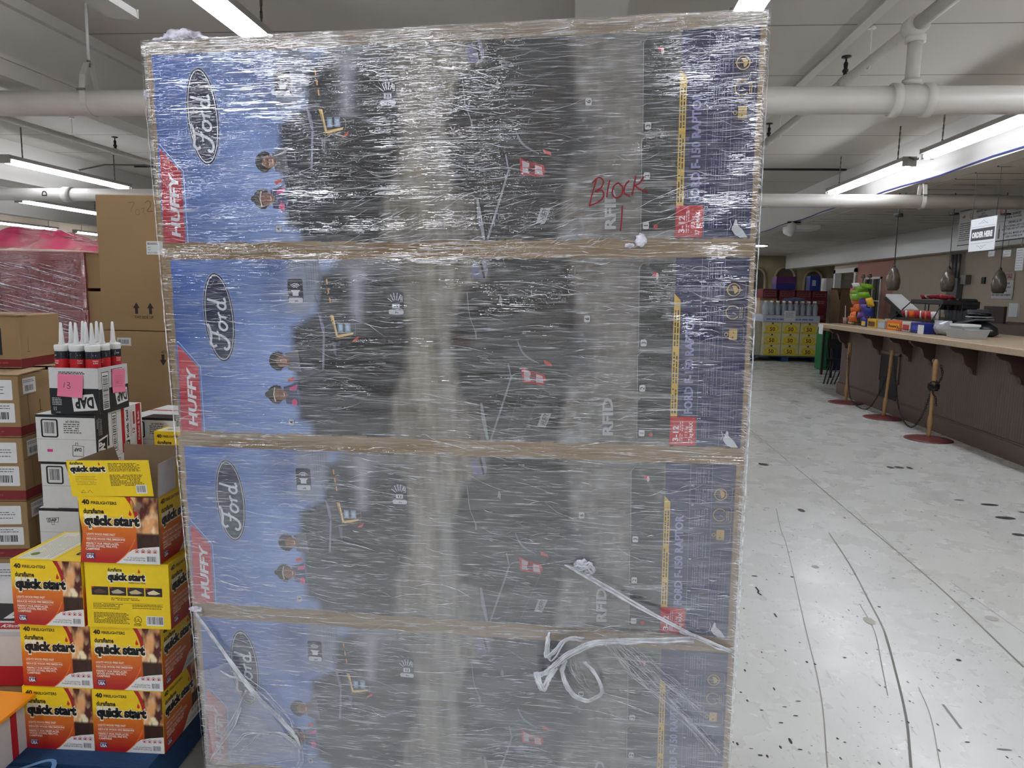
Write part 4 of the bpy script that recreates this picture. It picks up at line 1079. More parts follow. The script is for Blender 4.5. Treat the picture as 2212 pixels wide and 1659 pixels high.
def fire_photo(w, h, nx=64, ny=58):
    cv = Canvas(w, h, nx, ny, (240, 200, 26)); U, V = cv.U / w, cv.V / h
    t = np.clip(V, 0, 1)[..., None]
    y_ = np.array(col(242, 206, 24)[:3]); o_ = np.array(col(216, 112, 30)[:3]); r_ = np.array(col(176, 30, 34)[:3])
    cv.im = np.where(t > .52, o_ + (y_ - o_) * np.clip((t - .52) / .2, 0, 1), r_ + (o_ - r_) * np.clip((t - .05) / .45, 0, 1))
    sw = .5 + .5 * np.sin((U * 1.2 - V * 3.2) * 9 + 2 * vnoise(ny, nx, 3, 3, rf)); m = np.clip((V - .5) / .2, 0, 1) * .22
    cv.blend(m * sw, (232, 168, 20))
    # photograph at the right: flames above a basket of logs
    edge = .70 + .22 * (1 - V) ** 2 * 0 + .16 * np.abs(V - .62) ** 1.0 * 0
    fx = .715 + .10 * np.clip((.60 - V) / .6, 0, 1) * 0 - .06 * np.clip((V - .6) / .4, 0, 1)
    inside = np.clip((U - fx) / .015, 0, 1)
    n = vnoise(ny, nx, 5, 14, rf, 3); fl_ = np.clip((n - .36) * 4, 0, 1)[..., None]
    ph = np.array(col(84, 30, 22)[:3]) * (1 - fl_) + np.array(col(232, 168, 110)[:3]) * fl_
    n2 = vnoise(ny, nx, 8, 16, rf, 2); hot = np.clip((n2 - .5) * 5, 0, 1)[..., None] * np.clip((.80 - V) / .2, .2, 1)[..., None]; ph = ph * (1 - hot) + np.array(col(250, 232, 190)[:3]) * hot
    lg = np.clip((.47 - V) / .02, 0, 1)[..., None]; dk = np.array(col(60, 36, 26)[:3]) * (.5 + 1.1 * vnoise(ny, nx, 6, 22, rf, 3)[..., None]); ph = ph * (1 - lg) + dk * lg
    bl = np.clip((.27 - V) / .03, 0, 1)[..., None]; ph = ph * (1 - bl) + np.array(col(30, 22, 20)[:3]) * bl
    cv.im = cv.im * (1 - inside[..., None]) + ph * inside[..., None]
    return cv


def outlined(A, t, x, y, h, w, bold=.045, out=.10, c=(22, 18, 20), oc=(244, 236, 214)):
    A.text(t, x - .004, y, h, oc, out, w=w + .008); A.text(t, x, y, h, c, bold, w=w)


def logo(A, x, y, w, h, c=(20, 18, 20), oc=(240, 232, 210)):
    """two-line brand name with a drop over the second line"""
    A.text('duraflame', x, y + .165 * h / .17 * .62, h * .42, oc, .07, w=w * .385); A.text('duraflame', x + .001, y + .1 * h / .1, h * .40, c, .035, w=w * .38)
    A.text('quick start', x - .0022, y - .0016, h * .83, oc, .115, w=w + .0044); A.text('quick start', x, y, h * .78, c, .07, w=w)
    fx, fy = x + w * .845, y + h * .92
    A.poly([(fx - h * .14, fy + h * .06), (fx - h * .02, fy + h * .48), (fx + h * .04, fy + h * .28), (fx + h * .12, fy + h * .16), (fx + h * .12, fy), (fx, fy - h * .08), (fx - h * .12, fy)], (206, 36, 36))


def firelighter_front(w, h):
    cv = fire_photo(w, h); A = Art(); A.grid(w, h, cv.nx, cv.ny, cv.im)
    P = lambda x, y: (x * w, y * h)
    # red swoosh and the body of the red panel
    sw = smooth_path([(.60, 1.0), (.655, .90), (.70, .76), (.725, .62), (.725, .50), (.70, .38), (.655, .26), (.59, .15), (.50, .05), (.44, 0)], 4)
    inn = smooth_path([(.665, 1.0), (.71, .90), (.745, .76), (.765, .62), (.765, .50), (.745, .40), (.71, .30)], 4)
    A.poly([P(*p) for p in [(.60, 1.0), (.655, .90), (.70, .76), (.727, .60), (.765, .60), (.745, .76), (.71, .90), (.665, 1.0)]], (176, 28, 34))
    # white foot
    A.poly([P(.44, 0), P(.52, .07), P(.60, .16), P(.67, .215), P(.80, .245), P(1, .27), P(1, 0)], (232, 230, 226))
    A.stroke([P(*p) for p in sw[20:]], .0024, (232, 120, 50))
    A.text('40', .045 * w, .875 * h, .066 * h, (30, 22, 16), .05, w=.10 * w); A.text('FIRELIGHTERS', .165 * w, .88 * h, .042 * h, (40, 30, 18), .03, w=.33 * w)
    logo(A, .05 * w, .575 * h, .72 * w, .17 * h)
    wt = (246, 222, 206)
    A.text('LIGHTS WOOD FIRES FAST', .06 * w, .415 * h, .030 * h, wt, .03, w=.40 * w); A.stroke([P(.06, .395), P(.56, .39)], .0008, wt)
    A.text('REDUCES WOOD FIRE EMISSIONS', .06 * w, .345 * h, .030 * h, wt, .03, w=.52 * w); A.stroke([P(.06, .325), P(.56, .32)], .0008, wt)
    A.text('PERFECT FOR FIREPLACES,', .06 * w, .275 * h, .030 * h, wt, .03, w=.44 * w); A.text('WOOD STOVES, FIRE PITS,', .06 * w, .235 * h, .030 * h, wt, .03, w=.42 * w); A.text('CAMPFIRES', .06 * w, .195 * h, .030 * h, wt, .03, w=.19 * w)
    A.rrect(.07 * w, .06 * h, .18 * w, .155 * h, .002, (40, 50, 110)); A.text('MADE IN', .08 * w, .125 * h, .02 * h, wt, .02, w=.09 * w); A.text('USA', .078 * w, .072 * h, .042 * h, (240, 236, 236), .05, w=.095 * w)
    for i in range(4):
        x = .70 + .075 * i; A.stroke([P(x, .175), P(x + .045, .175), P(x + .045, .205), P(x + .022, .225), P(x, .205), P(x, .175)], .0012, (190, 40, 44)); A.ell((x + .022) * w, .19 * h, .002, .003, (190, 40, 44))
    A.text('10 - 16 oz (0.72 g) 4 Packs', .60 * w, .085 * h, .020 * h, (60, 50, 50), .01, w=.22 * w); A.text('TOTAL NET WT. 2.5 LB (1.1 kg)', .55 * w, .05 * h, .020 * h, (60, 50, 50), .01, w=.27 * w)
    A.barcode(.84 * w, .03 * h, .96 * w, .13 * h, 5)
    return A


def firelighter_back(w, h):
    A = Art(); A.rect(0, 0, w, h, (238, 204, 30)); logo(A, .27 * w, .74 * h, .45 * w, .13 * h); A.text('FIRELIGHTERS', .52 * w, .69 * h, .022 * h, (30, 22, 16), .02, w=.2 * w)
    for i in range(4):
        x = .07 + .215 * i; A.rect(x * w, .50 * h, (x + .20) * w, .63 * h, (52, 44, 42)); A.poly([((x + .02) * w, .56 * h), ((x + .1) * w, .60 * h), ((x + .18) * w, .55 * h), ((x + .12) * w, .53 * h), ((x + .04) * w, .53 * h)], ((96, 66, 56), (188, 172, 150), (196, 176, 140), (232, 208, 170))[i]); A.rect(x * w, .605 * h, (x + .03) * w, .63 * h, (190, 40, 40))
    b = (80, 66, 22)
    A.lines(.30 * w, .68 * w, (.455 * h, .43 * h), .010 * h, b, 2); A.lines(.08 * w, .45 * w, (.36 * h, .34 * h, .32 * h, .29 * h), .009 * h, b, 3); A.lines(.55 * w, .92 * w, (.36 * h, .34 * h, .31 * h), .009 * h, b, 4)
    A.lines(.08 * w, .52 * w, [(.22 - .022 * i) * h for i in range(8)], .010 * h, b, 5); A.stroke([(.08 * w, .385 * h), (.92 * w, .385 * h)], .0006, b)
    A.ell(.61 * w, .13 * h, .011, .011, (60, 50, 20)); A.ell(.61 * w, .13 * h, .0095, .0095, (238, 204, 30)); A.text('UL', .61 * w, .13 * h, .009, (60, 50, 20), .02, center=True); A.lines(.56 * w, .66 * w, (.06 * h, .04 * h), .010 * h, b, 6)
    A.barcode(.71 * w, .05 * h, .92 * w, .20 * h, 9)
    return A


def firelighter_top(w, d):
    A = Art(); A.rect(0, 0, w, d, (234, 200, 34)); A.rect(.06 * w, .04 * d, .56 * w, .96 * d, (216, 212, 196)); A.lines(.1 * d, .9 * d, [(.10 + .035 * i) * w for i in range(12)], .0022, (150, 146, 128), 8, rot=True)
    A.ell(.2 * w, .2 * d, .012, .012, (110, 130, 50)); A.stroke([(.6 * w, 0), (.6 * w, d)], .0012, (150, 120, 20)); A.text('quick start', .86 * w, .2 * d, .03, (26, 20, 20), .05, rot=90, w=.6 * d); A.stroke([(.5 * w, 0), (.5 * w, d)], .0008, (160, 130, 20))
    return A


FW, FH, FD = .208, .1935, .232
fa_f = firelighter_front(FW - .002, FH - .001).mesh('front_print'); fa_s = firelighter_front(FD - .002, FH - .001).mesh('side_print'); fa_t = firelighter_top(FW, FD).mesh('top_print')
fproto = None
def carton_body(w, d, h, m, bev=.003): return MB().box(.0005, 0, 0, w - .0005, d, h - .0008).build('box_body', m, None, bevel=bev)
FX, FY, FA = -1.5692, 1.797, .0476


def fpos(i, j, k, dx=0, dy=0):
    c, s = math.cos(FA), math.sin(FA); x = i * FW + dx; y = j * (FD + .004) + dy
    return (FX + c * x - s * y, FY + s * x + c * y, .14 + k * FH)


def fcarton(i, j, k, label, dx=0, dy=0, rz=0, base=0):
    global fproto
    loc = fpos(i, j, k, dx, dy)
    if fproto is None:
        t = thing('firelighter_carton', label, 'carton', loc, FA + rz, 'yellow firelighter cartons')
        b = carton_body(FW, FD, FH, m_yellowcard); b.parent = t
        place_art(fa_f, 'front_print', t, FRONT(.001, .0003, 0)); place_art(fa_s, 'side_print', t, RIGHT(FW - .0005, .001, .0003)); place_art(fa_t, 'top_print', t, TOP(FH - .0008))
        fproto = t; return t
    return dup(fproto, loc, FA + rz, label)


Lf = 'yellow firelighter carton '
fcarton(0, 0, 0, Lf + 'in the bottom row, front left corner of the blue pallet')
fcarton(1, 0, 0, Lf + 'in the bottom row, front right, standing on the blue pallet')
fcarton(0, 0, 1, Lf + 'second row up, left of its twin', .004, .004)
fcarton(1, 0, 1, Lf + 'second row up at right, under the all-yellow back-facing carton', .004, .002)
fcarton(0, 0, 2, Lf + 'third row up at left, with its white and green top showing', -.002, -.006, -.01)
fcarton(1, 1, 0, Lf + 'bottom row, second one back along the right side', .002)
fcarton(1, 1, 1, Lf + 'second row up, second one back along the right side', .0)
fcarton(1, 1, 2, Lf + 'third row up, behind the back-facing yellow carton', .02, .03)
for (i, j, k, a) in ((0, 1, 0, 'bottom row, hidden behind the front left carton'), (0, 1, 1, 'second row up, behind the left carton'), (1, 2, 0, 'bottom row, third one back along the right side'), (1, 2, 1, 'second row up, third one back along the right side')):
    fcarton(i, j, k, Lf + a)
# turned carton showing its back
w3 = .243
t = thing('firelighter_carton', 'all-yellow firelighter carton turned to show four small photographs on its back', 'carton', (-1.357, 1.802, .14 + 2 * FH), FA - .0, 'yellow firelighter cartons')
b = carton_body(w3, .225, FH, m_yellowcard); b.parent = t
firelighter_back(w3 - .002, FH - .001).build('back_print', t, FRONT(.001, .0003, 0)); firelighter_front(.223, FH - .001).build('side_print', t, RIGHT(w3 - .0005, .001, .0003))
# open, crumpled carton on top
t = thing('open_firelighter_carton', 'open crumpled yellow firelighter carton, empty, on top of the firelighter cartons', 'carton', (-1.362, 1.80, .14 + 3 * FH + .001), FA)
w4, h4, d4 = .228, .192, .225
T_ = .0025
def crum(me_, amp=.0035):
    for v in me_.vertices:
        p = v.co; k = min(1, max(0, (p.z if True else 0) / .1)); f = math.exp(-((p.x - .01) / .05) ** 2)
        v.co.y -= amp * 1.2 * f * k * math.sin(p.z * 90) + amp * .5 * nzf(p.x * 18, p.z * 26, 1)
        v.co.x += .010 * f * math.sin(min(1, max(0, p.z / h4)) * math.pi) * (1 if p.y < .05 else .5)
body = MB().box(0, 0, 0, w4, d4, T_).box(0, 0, T_, T_, d4, h4).box(w4 - T_, 0, T_, w4, d4, h4).box(0, d4 - T_, T_, w4, d4, h4).box(T_, .009, T_, w4 - T_, .009 + T_, h4)
body.build('box_body', m_kraftin, t)
A = firelighter_front(w4, h4); fo = A.build('front_print', t, FRONT(0, 0, -.003))
me_ = fo.data
for v in me_.vertices:      # local art coords: x=u, y=v, z=out
    u, q = v.co.x, v.co.y; f = math.exp(-(u / .05) ** 2)
    v.co.z = v.co.z * 3.5 + .0022 * f * math.sin(q * 60) * min(1, q / .06) + .0006 * nzf(u * 14, q * 20, 1)
    v.co.x += .009 * f * math.sin(q / h4 * math.pi)
firelighter_front(d4 - .002, h4).build('side_print', t, RIGHT(w4, .001, 0))
# front flap standing up, leaning out
fl_w, fl_h = w4 + .006, .105
A = Art(); A.rect(0, 0, fl_w, fl_h, (236, 202, 28)); logo(A, .03 * fl_w, .70 * fl_h, .43 * fl_w, .19 * fl_h); b_ = (96, 80, 26)
A.lines(.50 * fl_w, .90 * fl_w, [(.90 - .04 * i) * fl_h for i in range(6)], .0022, b_, 2); A.lines(.50 * fl_w, .92 * fl_w, [(.58 - .04 * i) * fl_h for i in range(8)], .0022, b_, 3); A.lines(.08 * fl_w, .34 * fl_w, [(.55 - .045 * i) * fl_h for i in range(6)], .0014, (150, 124, 40), 4)
A.barcode(.80 * fl_w, .08 * fl_h, .93 * fl_w, .32 * fl_h, 7); A.stroke([(.12 * fl_w, .10 * fl_h), (.15 * fl_w, .18 * fl_h), (.18 * fl_w, .10 * fl_h), (.12 * fl_w, .10 * fl_h)], .0012, b_); A.stroke([(.2 * fl_w, .10 * fl_h), (.23 * fl_w, .18 * fl_h), (.26 * fl_w, .10 * fl_h)], .0012, b_)
fm_ = frame((-.012, -.004, h4 - .003), (1, 0, .02), (-.06, -.10, .99))
f_ = A.build('front_flap', t, fm_)
MB().box(0, 0, -.002, fl_w, fl_h, .0003).build('flap_board', m_kraftin, t).matrix_local = fm_
# right flap, white with a yellow stripe
A = Art(); A.rect(0, 0, d4, .10, (214, 212, 218)); A.poly([(.42 * d4, 0), (.56 * d4, 0), (.54 * d4, .10), (.40 * d4, .10)], (224, 184, 44)); A.poly([(0, 0), (d4, 0), (d4, .012), (0, .004)], (220, 186, 40)); A.ell(.78 * d4, .02, .002, .002, (60, 60, 120))
fm_ = frame((w4 + .001, 0, h4 - .004), (0, 1, 0), (.05, 0, .99)); A.build('side_flap', t, fm_); MB().box(0, 0, -.002, d4, .10, .0003).build('flap_board', m_kraftin, t).matrix_local = fm_
fm_ = frame((w4, d4, h4 - .003), (-1, 0, 0), (0, .05, .98)); MB().box(0, 0, -.001, w4, .10, .001).build('back_flap', m_kraftin, t).matrix_local = fm_
fm_ = frame((0, d4, h4 - .003), (0, -1, 0), (-.30, 0, .9)); MB().box(0, 0, -.001, d4, .10, .001).build('side_flap', m_kraftin, t).matrix_local = fm_

tag(MB().box(-1.905, 2.30, .14, -1.70, 2.62, .342).build('kraft_carton', m_kraft, None, bevel=.004), 'plain kraft carton carrying the column of white sealant cartons', 'carton')
# blue pallet
pt = thing('blue_pallet', 'blue painted pallet under the firelighter cartons', 'pallet', (-1.86, 1.60, 0), FA)
for k in range(10): MB().box(0, k * .118, .122, .70, k * .118 + .102, .140).build('deck_board', m_blue, pt)
for x in (0.0, .31, .60): MB().box(x, 0, .018, x + .095, 1.16, .122).build('stringer', m_blue, pt)
for k in (0, 5, 9): MB().box(0, k * .118, 0, .70, k * .118 + .1, .018).build('bottom_board', m_blue, pt)
A = Art(); A.stroke([(.20, .12), (.28, .02), (.36, .10), (.42, .13), (.48, .03), (.56, .10)], .012, (110, 160, 205), 6); A.build('chalk_mark', pt, TOP(.1405, 0, 0))
# ------------------------------------------------------------------ white sealant cartons behind
def sealant_mark(A, x, y, w, rot=0, inv=False, c=(28, 28, 30), bg=(220, 220, 218)):
    """name plate with a small neck below"""
    a = math.radians(rot)
    def r(px, py): return (x + (px * math.cos(a) - py * math.sin(a)) * w, y + (px * math.sin(a) + py * math.cos(a)) * w)
    A.poly([r(0, 0), r(1, 0.04), r(1.08, .50), r(-.08, .42)], c); A.poly([r(.04, .05), r(.96, .08), r(1.02, .45), r(-.02, .38)], bg)
    A.poly([r(.38, -.22), r(.62, -.20), r(.62, .02), r(.38, .02)], c); A.poly([r(.42, -.18), r(.58, -.17), r(.58, .04), r(.42, .04)], bg)
    p = r(.10, .10); A.text('DAP', p[0], p[1], .26 * w, c, .05, rot=rot + 2, w=.76 * w)


def stripe_side(w, h, up=False):
    """long side: black with the name, bar code, red bands"""
    A = Art(); A.rect(0, 0, w, h, (214, 214, 212)); A.rect(0, 0, .26 * w, h, (34, 35, 38))
    A.poly([(.02 * w, .02 * h), (.21 * w, .06 * h), (.235 * w, .52 * h), (.045 * w, .46 * h)], (220, 220, 218)); A.poly([(.035 * w, .06 * h), (.20 * w, .10 * h), (.222 * w, .48 * h), (.055 * w, .42 * h)], (34, 35, 38)); A.text('DAP', .175 * w, .10 * h, .11 * w, (220, 220, 218), .05, rot=97, w=.32 * h)
    A.rect(.22 * w, .20 * h, .31 * w, .27 * h, (206, 206, 204)); A.lines(.55 * h, .95 * h, (.06 * w, .09 * w, .115 * w), .0022, (190, 190, 190), 4, rot=True); A.rect(.03 * w, .70 * h, .045 * w, .9 * h, (150, 150, 150))
    A.rect(.325 * w, .10 * h, .43 * w, .94 * h, (30, 30, 34)); A.barcode(.332 * w, .115 * h, .423 * w, .925 * h, 6, vert=True)
    A.rect(.53 * w, 0, .60 * w, h, (178, 36, 44)); A.text('Kwik Seal', .685 * w, .30 * h, .05 * w, (34, 34, 38), .03, rot=90, w=.62 * h); A.rect(.62 * w, .04 * h, .70 * w, .24 * h, (34, 34, 38)); A.text('DAP', .68 * w, .06 * h, .04 * w, (220, 220, 218), .04, rot=90, w=.15 * h)
    A.lines(.3 * h, .9 * h, (.72 * w, .745 * w), .002, (110, 110, 112), 9, rot=True); A.text('12', .82 * w, .36 * h, .05 * w, (178, 36, 44), .03, rot=90, w=.12 * h); A.rect(.79 * w, .56 * h, .83 * w, .85 * h, (178, 36, 44))
    A.rect(.86 * w, 0, .97 * w, h, (178, 36, 44)); A.text('Kitchen & Bath', .935 * w, .16 * h, .04 * w, (222, 214, 214), .02, rot=90, w=.66 * h)
    return A


SW, SH, SD = .214, .1715, .30
def sealant_front(kind):
    A = Art(); A.rect(0, 0, SW, SH, (214, 214, 212)); hh = SH * .48
    A.rect(0, SH - .010, SW, SH, (36, 36, 38)); A.stroke([(0, hh), (SW, hh)], .0012, (150, 150, 148))
    if kind in ('bar', 'barx'):
        A.rrect(.018, hh + .006, .080, SH - .016, .008, (26, 26, 28)); A.rrect(.024, hh + .011, .074, SH - .021, .004, (214, 214, 212)); A.barcode(.027, hh + .013, .072, SH - .023, 3, bg=(214, 214, 212))
        k = (50, 50, 52); A.text('THIS END UP!', .160, SH - .021, .0075, k, .03, rot=180, w=.052)
        A.lines(.100, .165, [SH - .036 - .0075 * i for i in range(5)], .0034, (70, 70, 72), 5)
        if kind == 'bar': A.text('DAP', .160, .052, .012, (30, 30, 32), .04, rot=180, w=.026); A.stroke([(.128, .022), (.166, .022), (.170, .058), (.130, .062), (.128, .022)], .0022, (30, 30, 32)); A.stroke([(.140, .062), (.140, .070), (.148, .070), (.148, .062)], .0022, (30, 30, 32)); A.rect(.036, .036, .056, .046, (222, 44, 140))
        else: A.rect(.150, .034, .168, .046, (222, 44, 140))
    else:
        sealant_mark(A, .030, .118, .040); A.rect(.150, .100, .170, .122, (222, 44, 140)); A.text('ACRYLIC LATEX', .05, .055, .007, (40, 40, 42), .03, w=.08); A.text('Sealant', .05, .042, .007, (40, 40, 42), .03, w=.04); A.text('Plus Silicone', .03, .026, .010, (40, 40, 42), .03, w=.09)
    return A


ss_me = stripe_side(SD, SH).mesh('side_print')
def sealant(x, y, z, rz, kind, label):
    t = thing('sealant_carton', label, 'carton', (x, y, z), rz, 'white and black sealant cartons')
    mb = MB()
    # slightly crushed body with a bulging flap
    n = 6; prof = [(0, 0), (0, SH * .47), (-.004, SH * .50), (-.007, SH * .72), (-.004, SH * .98), (0, SH)]
    vs = []; fs = []
    b = MB().box(.0, .0, 0, SW, SD, SH - .001).build('box_body', m_whitecard, t, bevel=.004)
    sealant_front(kind).build('front_print', t, FRONT(0, 0, -.0006)); place_art(ss_me, 'side_print', t, RIGHT(SW + .0004, 0, 0))
    A = Art(); A.rect(0, 0, SW, SD, (214, 214, 212)); A.rect(0.07, 0, SW, .26 * SD, (36, 36, 38)); A.rect(.0, .53 * SD, SW, .60 * SD, (178, 36, 44)); A.build('top_print', t, TOP(SH - .0006))
    return t


DXc, DYc = -1.866, 2.33; zb = .14 + 2 * FH
sealant(-1.905, DYc, .344, .06, 'bar', 'white sealant carton at the bottom of the sealant column')
sealant(-1.912, DYc - .004, .516, .05, 'logo', 'white sealant carton with an upright logo, second from the bottom of its column')
sealant(-1.897, DYc + .002, .688, .07, 'barx', 'white sealant carton with a boxed bar code, third up in its column')
sealant(-1.902, DYc - .002, .860, .06, 'bar', 'white sealant carton reading this end up upside down, directly under the open tube carton')
# carton of tubes standing open on top
t = thing('caulk_tube_carton', 'open black and white carton holding upright white caulk tubes, with pink notes', 'carton', (DXc + .019, DYc + .005, 1.033), .07)
w5, d5, h5 = .176, .185, .166
for (a, b, c, d) in ((0, 0, w5, .002), (0, d5 - .002, w5, d5), (0, 0, .002, d5), (w5 - .002, 0, w5, d5)):
    pass
MB().box(0, 0, 0, w5, d5, .003).box(0, 0, .003, w5, .002, h5).box(0, d5 - .002, .003, w5, d5, h5).box(0, .002, .003, .002, d5 - .002, h5).box(w5 - .002, .002, .003, w5, d5 - .002, h5).build('box_body', m_whitecard, t)
A = Art(); A.rect(0, 0, w5, h5, (214, 214, 214)); A.rect(0, 0, w5, .56 * h5, (34, 35, 38)); A.poly([(.47 * w5, .06 * h5), (.96 * w5, .10 * h5), (.88 * w5, .45 * h5), (.44 * w5, .40 * h5)], (224, 224, 222)); A.text('DAP', .88 * w5, .37 * h5, .22 * h5, (34, 35, 38), .05, rot=182, w=.38 * w5)
A.lines(.04 * w5, .24 * w5, [(.20 + .035 * i) * h5 for i in range(5)], .0026, (200, 200, 200), 4); A.lines(.2 * w5, .75 * w5, (.90 * h5, .87 * h5), .003, (60, 60, 62), 5); A.stroke([(.07 * w5, .08 * h5), (.07 * w5, .16 * h5)], .002, (210, 210, 210)); A.stroke([(.11 * w5, .08 * h5), (.11 * w5, .16 * h5)], .002, (210, 210, 210)); A.text('SIDE UP', .20 * w5, .05 * h5, .02 * h5, (200, 200, 200), .02, rot=180)
A.build('front_print', t, FRONT(0, 0, 0))
A = Art(); A.rect(0, 0, d5, h5, (206, 206, 206)); A.rect(0, 0, d5, .54 * h5, (34, 35, 38)); A.rect(.10 * d5, .06 * h5, .34 * d5, .90 * h5, (30, 30, 32)); A.barcode(.115 * d5, .08 * h5, .325 * d5, .885 * h5, 5, vert=True); A.poly([(.58 * d5, .12 * h5), (.97 * d5, .15 * h5), (.95 * d5, .47 * h5), (.52 * d5, .42 * h5)], (224, 224, 222)); A.text('DAP', .93 * d5, .40 * h5, .20 * h5, (34, 35, 38), .05, rot=182, w=.34 * d5); A.lines(.42 * d5, .9 * d5, (.92 * h5, .88 * h5), .0026, (60, 60, 62), 7)
A.build('side_print', t, RIGHT(w5, 0, 0))
MB().box(.004, .006, .003, w5 - .004, d5 - .006, .040).build('insert', m_kraftin, t)
m_tubew = mat('white_plastic', (228, 228, 226), .35, var=.02)
def note(name, label, m, T, t13=None):
    mb = MB(); n = 8
    for i in range(n + 1):
        for j in range(n + 1):
            u, v = i / n * .072, j / n * .072; mb.v.append((u, v, .0035 + .012 * max(0, .5 - v / .072) ** 2 * (1 + .5 * u / .07)))
    for i in range(n):
        for j in range(n): a = i * (n + 1) + j; mb.f.append([a, a + n + 1, a + n + 2, a + 1])
    o = mb.build(name, m, None); o.parent = None; o.matrix_world = T; tag(o, label, 'note', 'pink sticky notes'); return o


m_note = mat('pink_note_paper', (238, 128, 160), .7, var=.02)
TW = Matrix.Translation((DXc + .019, DYc + .005, 1.033)) @ Matrix.Rotation(.07, 4, 'Z')
nt1 = note('sticky_note', 'pink sticky note reading 13 on the front of the open caulk tube carton', m_note, TW @ FRONT(.030, .066, -.001) @ Matrix.Rotation(-.06, 4, 'Z') @ Matrix.Diagonal((1.25, 1.12, 1, 1)))
A = Art(); A.stroke([(.020, .046), (.018, .028)], .0015, (40, 30, 34)); A.stroke([(.027, .045), (.034, .046), (.034, .040), (.029, .037), (.036, .033), (.034, .027), (.027, .028)], .0015, (40, 30, 34), 5); A.build('handwriting', nt1, Matrix.Translation((0, 0, .0035)))
nt2 = note('sticky_note', 'pink sticky note with faint writing on the right side of the caulk tube carton', m_note, TW @ RIGHT(w5, .075, .068) @ Matrix.Rotation(-.08, 4, 'Z') @ Matrix.Diagonal((1.15, 1.2, 1, 1)))
A = Art(); A.lines(.012, .06, [.02 + .006 * i for i in range(6)], .0012, (206, 90, 124), 5); A.build('handwriting', nt2, Matrix.Translation((0, 0, .0045)))
# caulk tubes
def tube_label():
    # wrapped label, art on a cylinder
    r = .0237; A = Art(); L_ = 2 * math.pi * r; A.rect(0, 0, L_, .19, (222, 222, 220)); A.rect(0, .155, L_, .182, (36, 42, 50)); A.rect(0, .11, L_, .155, (200, 30, 40))
    for i in range(3):
        x = i * L_ / 3 + .006; A.poly([(x, .160), (x + .018, .161), (x + .020, .178), (x - .002, .176)], (226, 226, 224)); A.text('DAP', x + .002, .163, .010, (30, 34, 40), .04, w=.014); A.text('Kitchen', x + .022, .146, .0055, (236, 220, 220), .02, w=.018); A.text('& Bath', x + .022, .138, .0055, (236, 220, 220), .02, w=.016); A.rect(x + .022, .166, x + .032, .170, (190, 196, 200)); A.rect(x + .006, .192 - .004, x + .015, .194 - .004, (60, 60, 62))
    me = A.mesh('label_print')
    bm = bmesh.new(); bm.from_mesh(me); 
    bmesh.ops.subdivide_edges(bm, edges=[e for e in bm.edges if abs(e.verts[0].co.x - e.verts[1].co.x) > .05], cuts=24, use_grid_fill=True)
    bm.to_mesh(me); bm.free()
    for v in me.vertices:
        a = v.co.x / r; rr_ = r + v.co.z; z = v.co.y; v.co = (rr_ * math.sin(a), -rr_ * math.cos(a), z)
    return me


tl = tube_label(); tb0 = None
rt = random.Random(2)
spots = [(.036, .030), (.093, .032), (.144, .030), (.030, .085), (.084, .088), (.150, .092), (.032, .145), (.086, .148), (.148, .148), (.118, .062), (.060, .060)]
spots = [(.030, .028), (.083, .028), (.140, .028), (.030, .083), (.084, .085), (.142, .084), (.032, .150), (.086, .148), (.144, .150)]
tlab = ['front left', 'front middle', 'front right', 'middle row left', 'middle row centre', 'middle row right', 'back left', 'back middle', 'back right']
for i, (x, y) in enumerate(spots):
    lab = 'white caulk tube with a black and red label, %s in the open carton' % tlab[i]
    p = TW @ Vector((x, y + .008, .041))
    if tb0 is None:
        tb0 = thing('caulk_tube', lab, 'tube', p, .3, 'caulk tubes standing in the open carton')
        tbc = MB().lathe([(.0215, 0), (.0232, .004), (.0232, .186), (.0246, .187), (.0252, .190), (.0252, .200), (.0236, .2035), (.008, .206)], 28).build('cartridge', m_tubew, tb0, True)
        MB().lathe([(.0105, .2045), (.0105, .210), (.0085, .214), (.0070, .245), (.0040, .280), (.0018, .283)], 18).build('nozzle', m_tubew, tb0, True)
        place_art(tl, 'label_print', tbc)
    else: dup(tb0, p, rt.uniform(0, 6), lab)
# second column of sealant cartons at right, behind
sealant(-1.80, 2.68, zb + .44 - .175, .0, 'bar', 'sealant carton in the second column, touching the wrapped stack, upper one')
sealant(-1.79, 2.67, zb + .44 - .175 - .173, .02, 'barx', 'sealant carton in the second column, under the upper one')
sealant(-1.79, 2.67, zb + .44 - .175 - .345, .0, 'bar', 'sealant carton in the second column, lowest one')
dup(fproto, (-1.62, 2.58, .737), 0.03, Lf + 'far back, its top edge beside the wrapped stack')
dup(fproto, (-1.62, 2.58, .737 - FH), 0.03, Lf + 'far back, underneath the farthest one')
for j, nm in ((3, 'bottom'), (2, 'middle')):
    dup(fproto, (-1.62, 2.60, .737 - FH * j), 0.02, Lf + 'far back right, %s of its pile' % nm)

# ------------------------------------------------------------------ kraft cartons with a red band, far left
def band_front(w, h, seed=1, labels=True):
    A = Art(); A.rect(0, .005, w, .17 * h, (124, 34, 38)); A.lines(.03, w * .9, (.085 * h,), .006, (150, 70, 68), seed)
    if labels:
        A.rrect(w - .16, .60 * h, w - .022, .92 * h, .004, (222, 222, 222)); A.lines(w - .15, w - .04, (.80 * h, .76 * h, .70 * h), .003, (90, 90, 92), seed + 2)
        A.rrect(w - .16, .24 * h, w - .018, .55 * h, .004, (222, 222, 222)); A.barcode(w - .150, .27 * h, w - .035, .42 * h, seed + 4, bg=(222, 222, 222)); A.lines(w - .10, w - .03, (.50 * h, .46 * h), .003, (90, 90, 92), seed + 5)
    return A


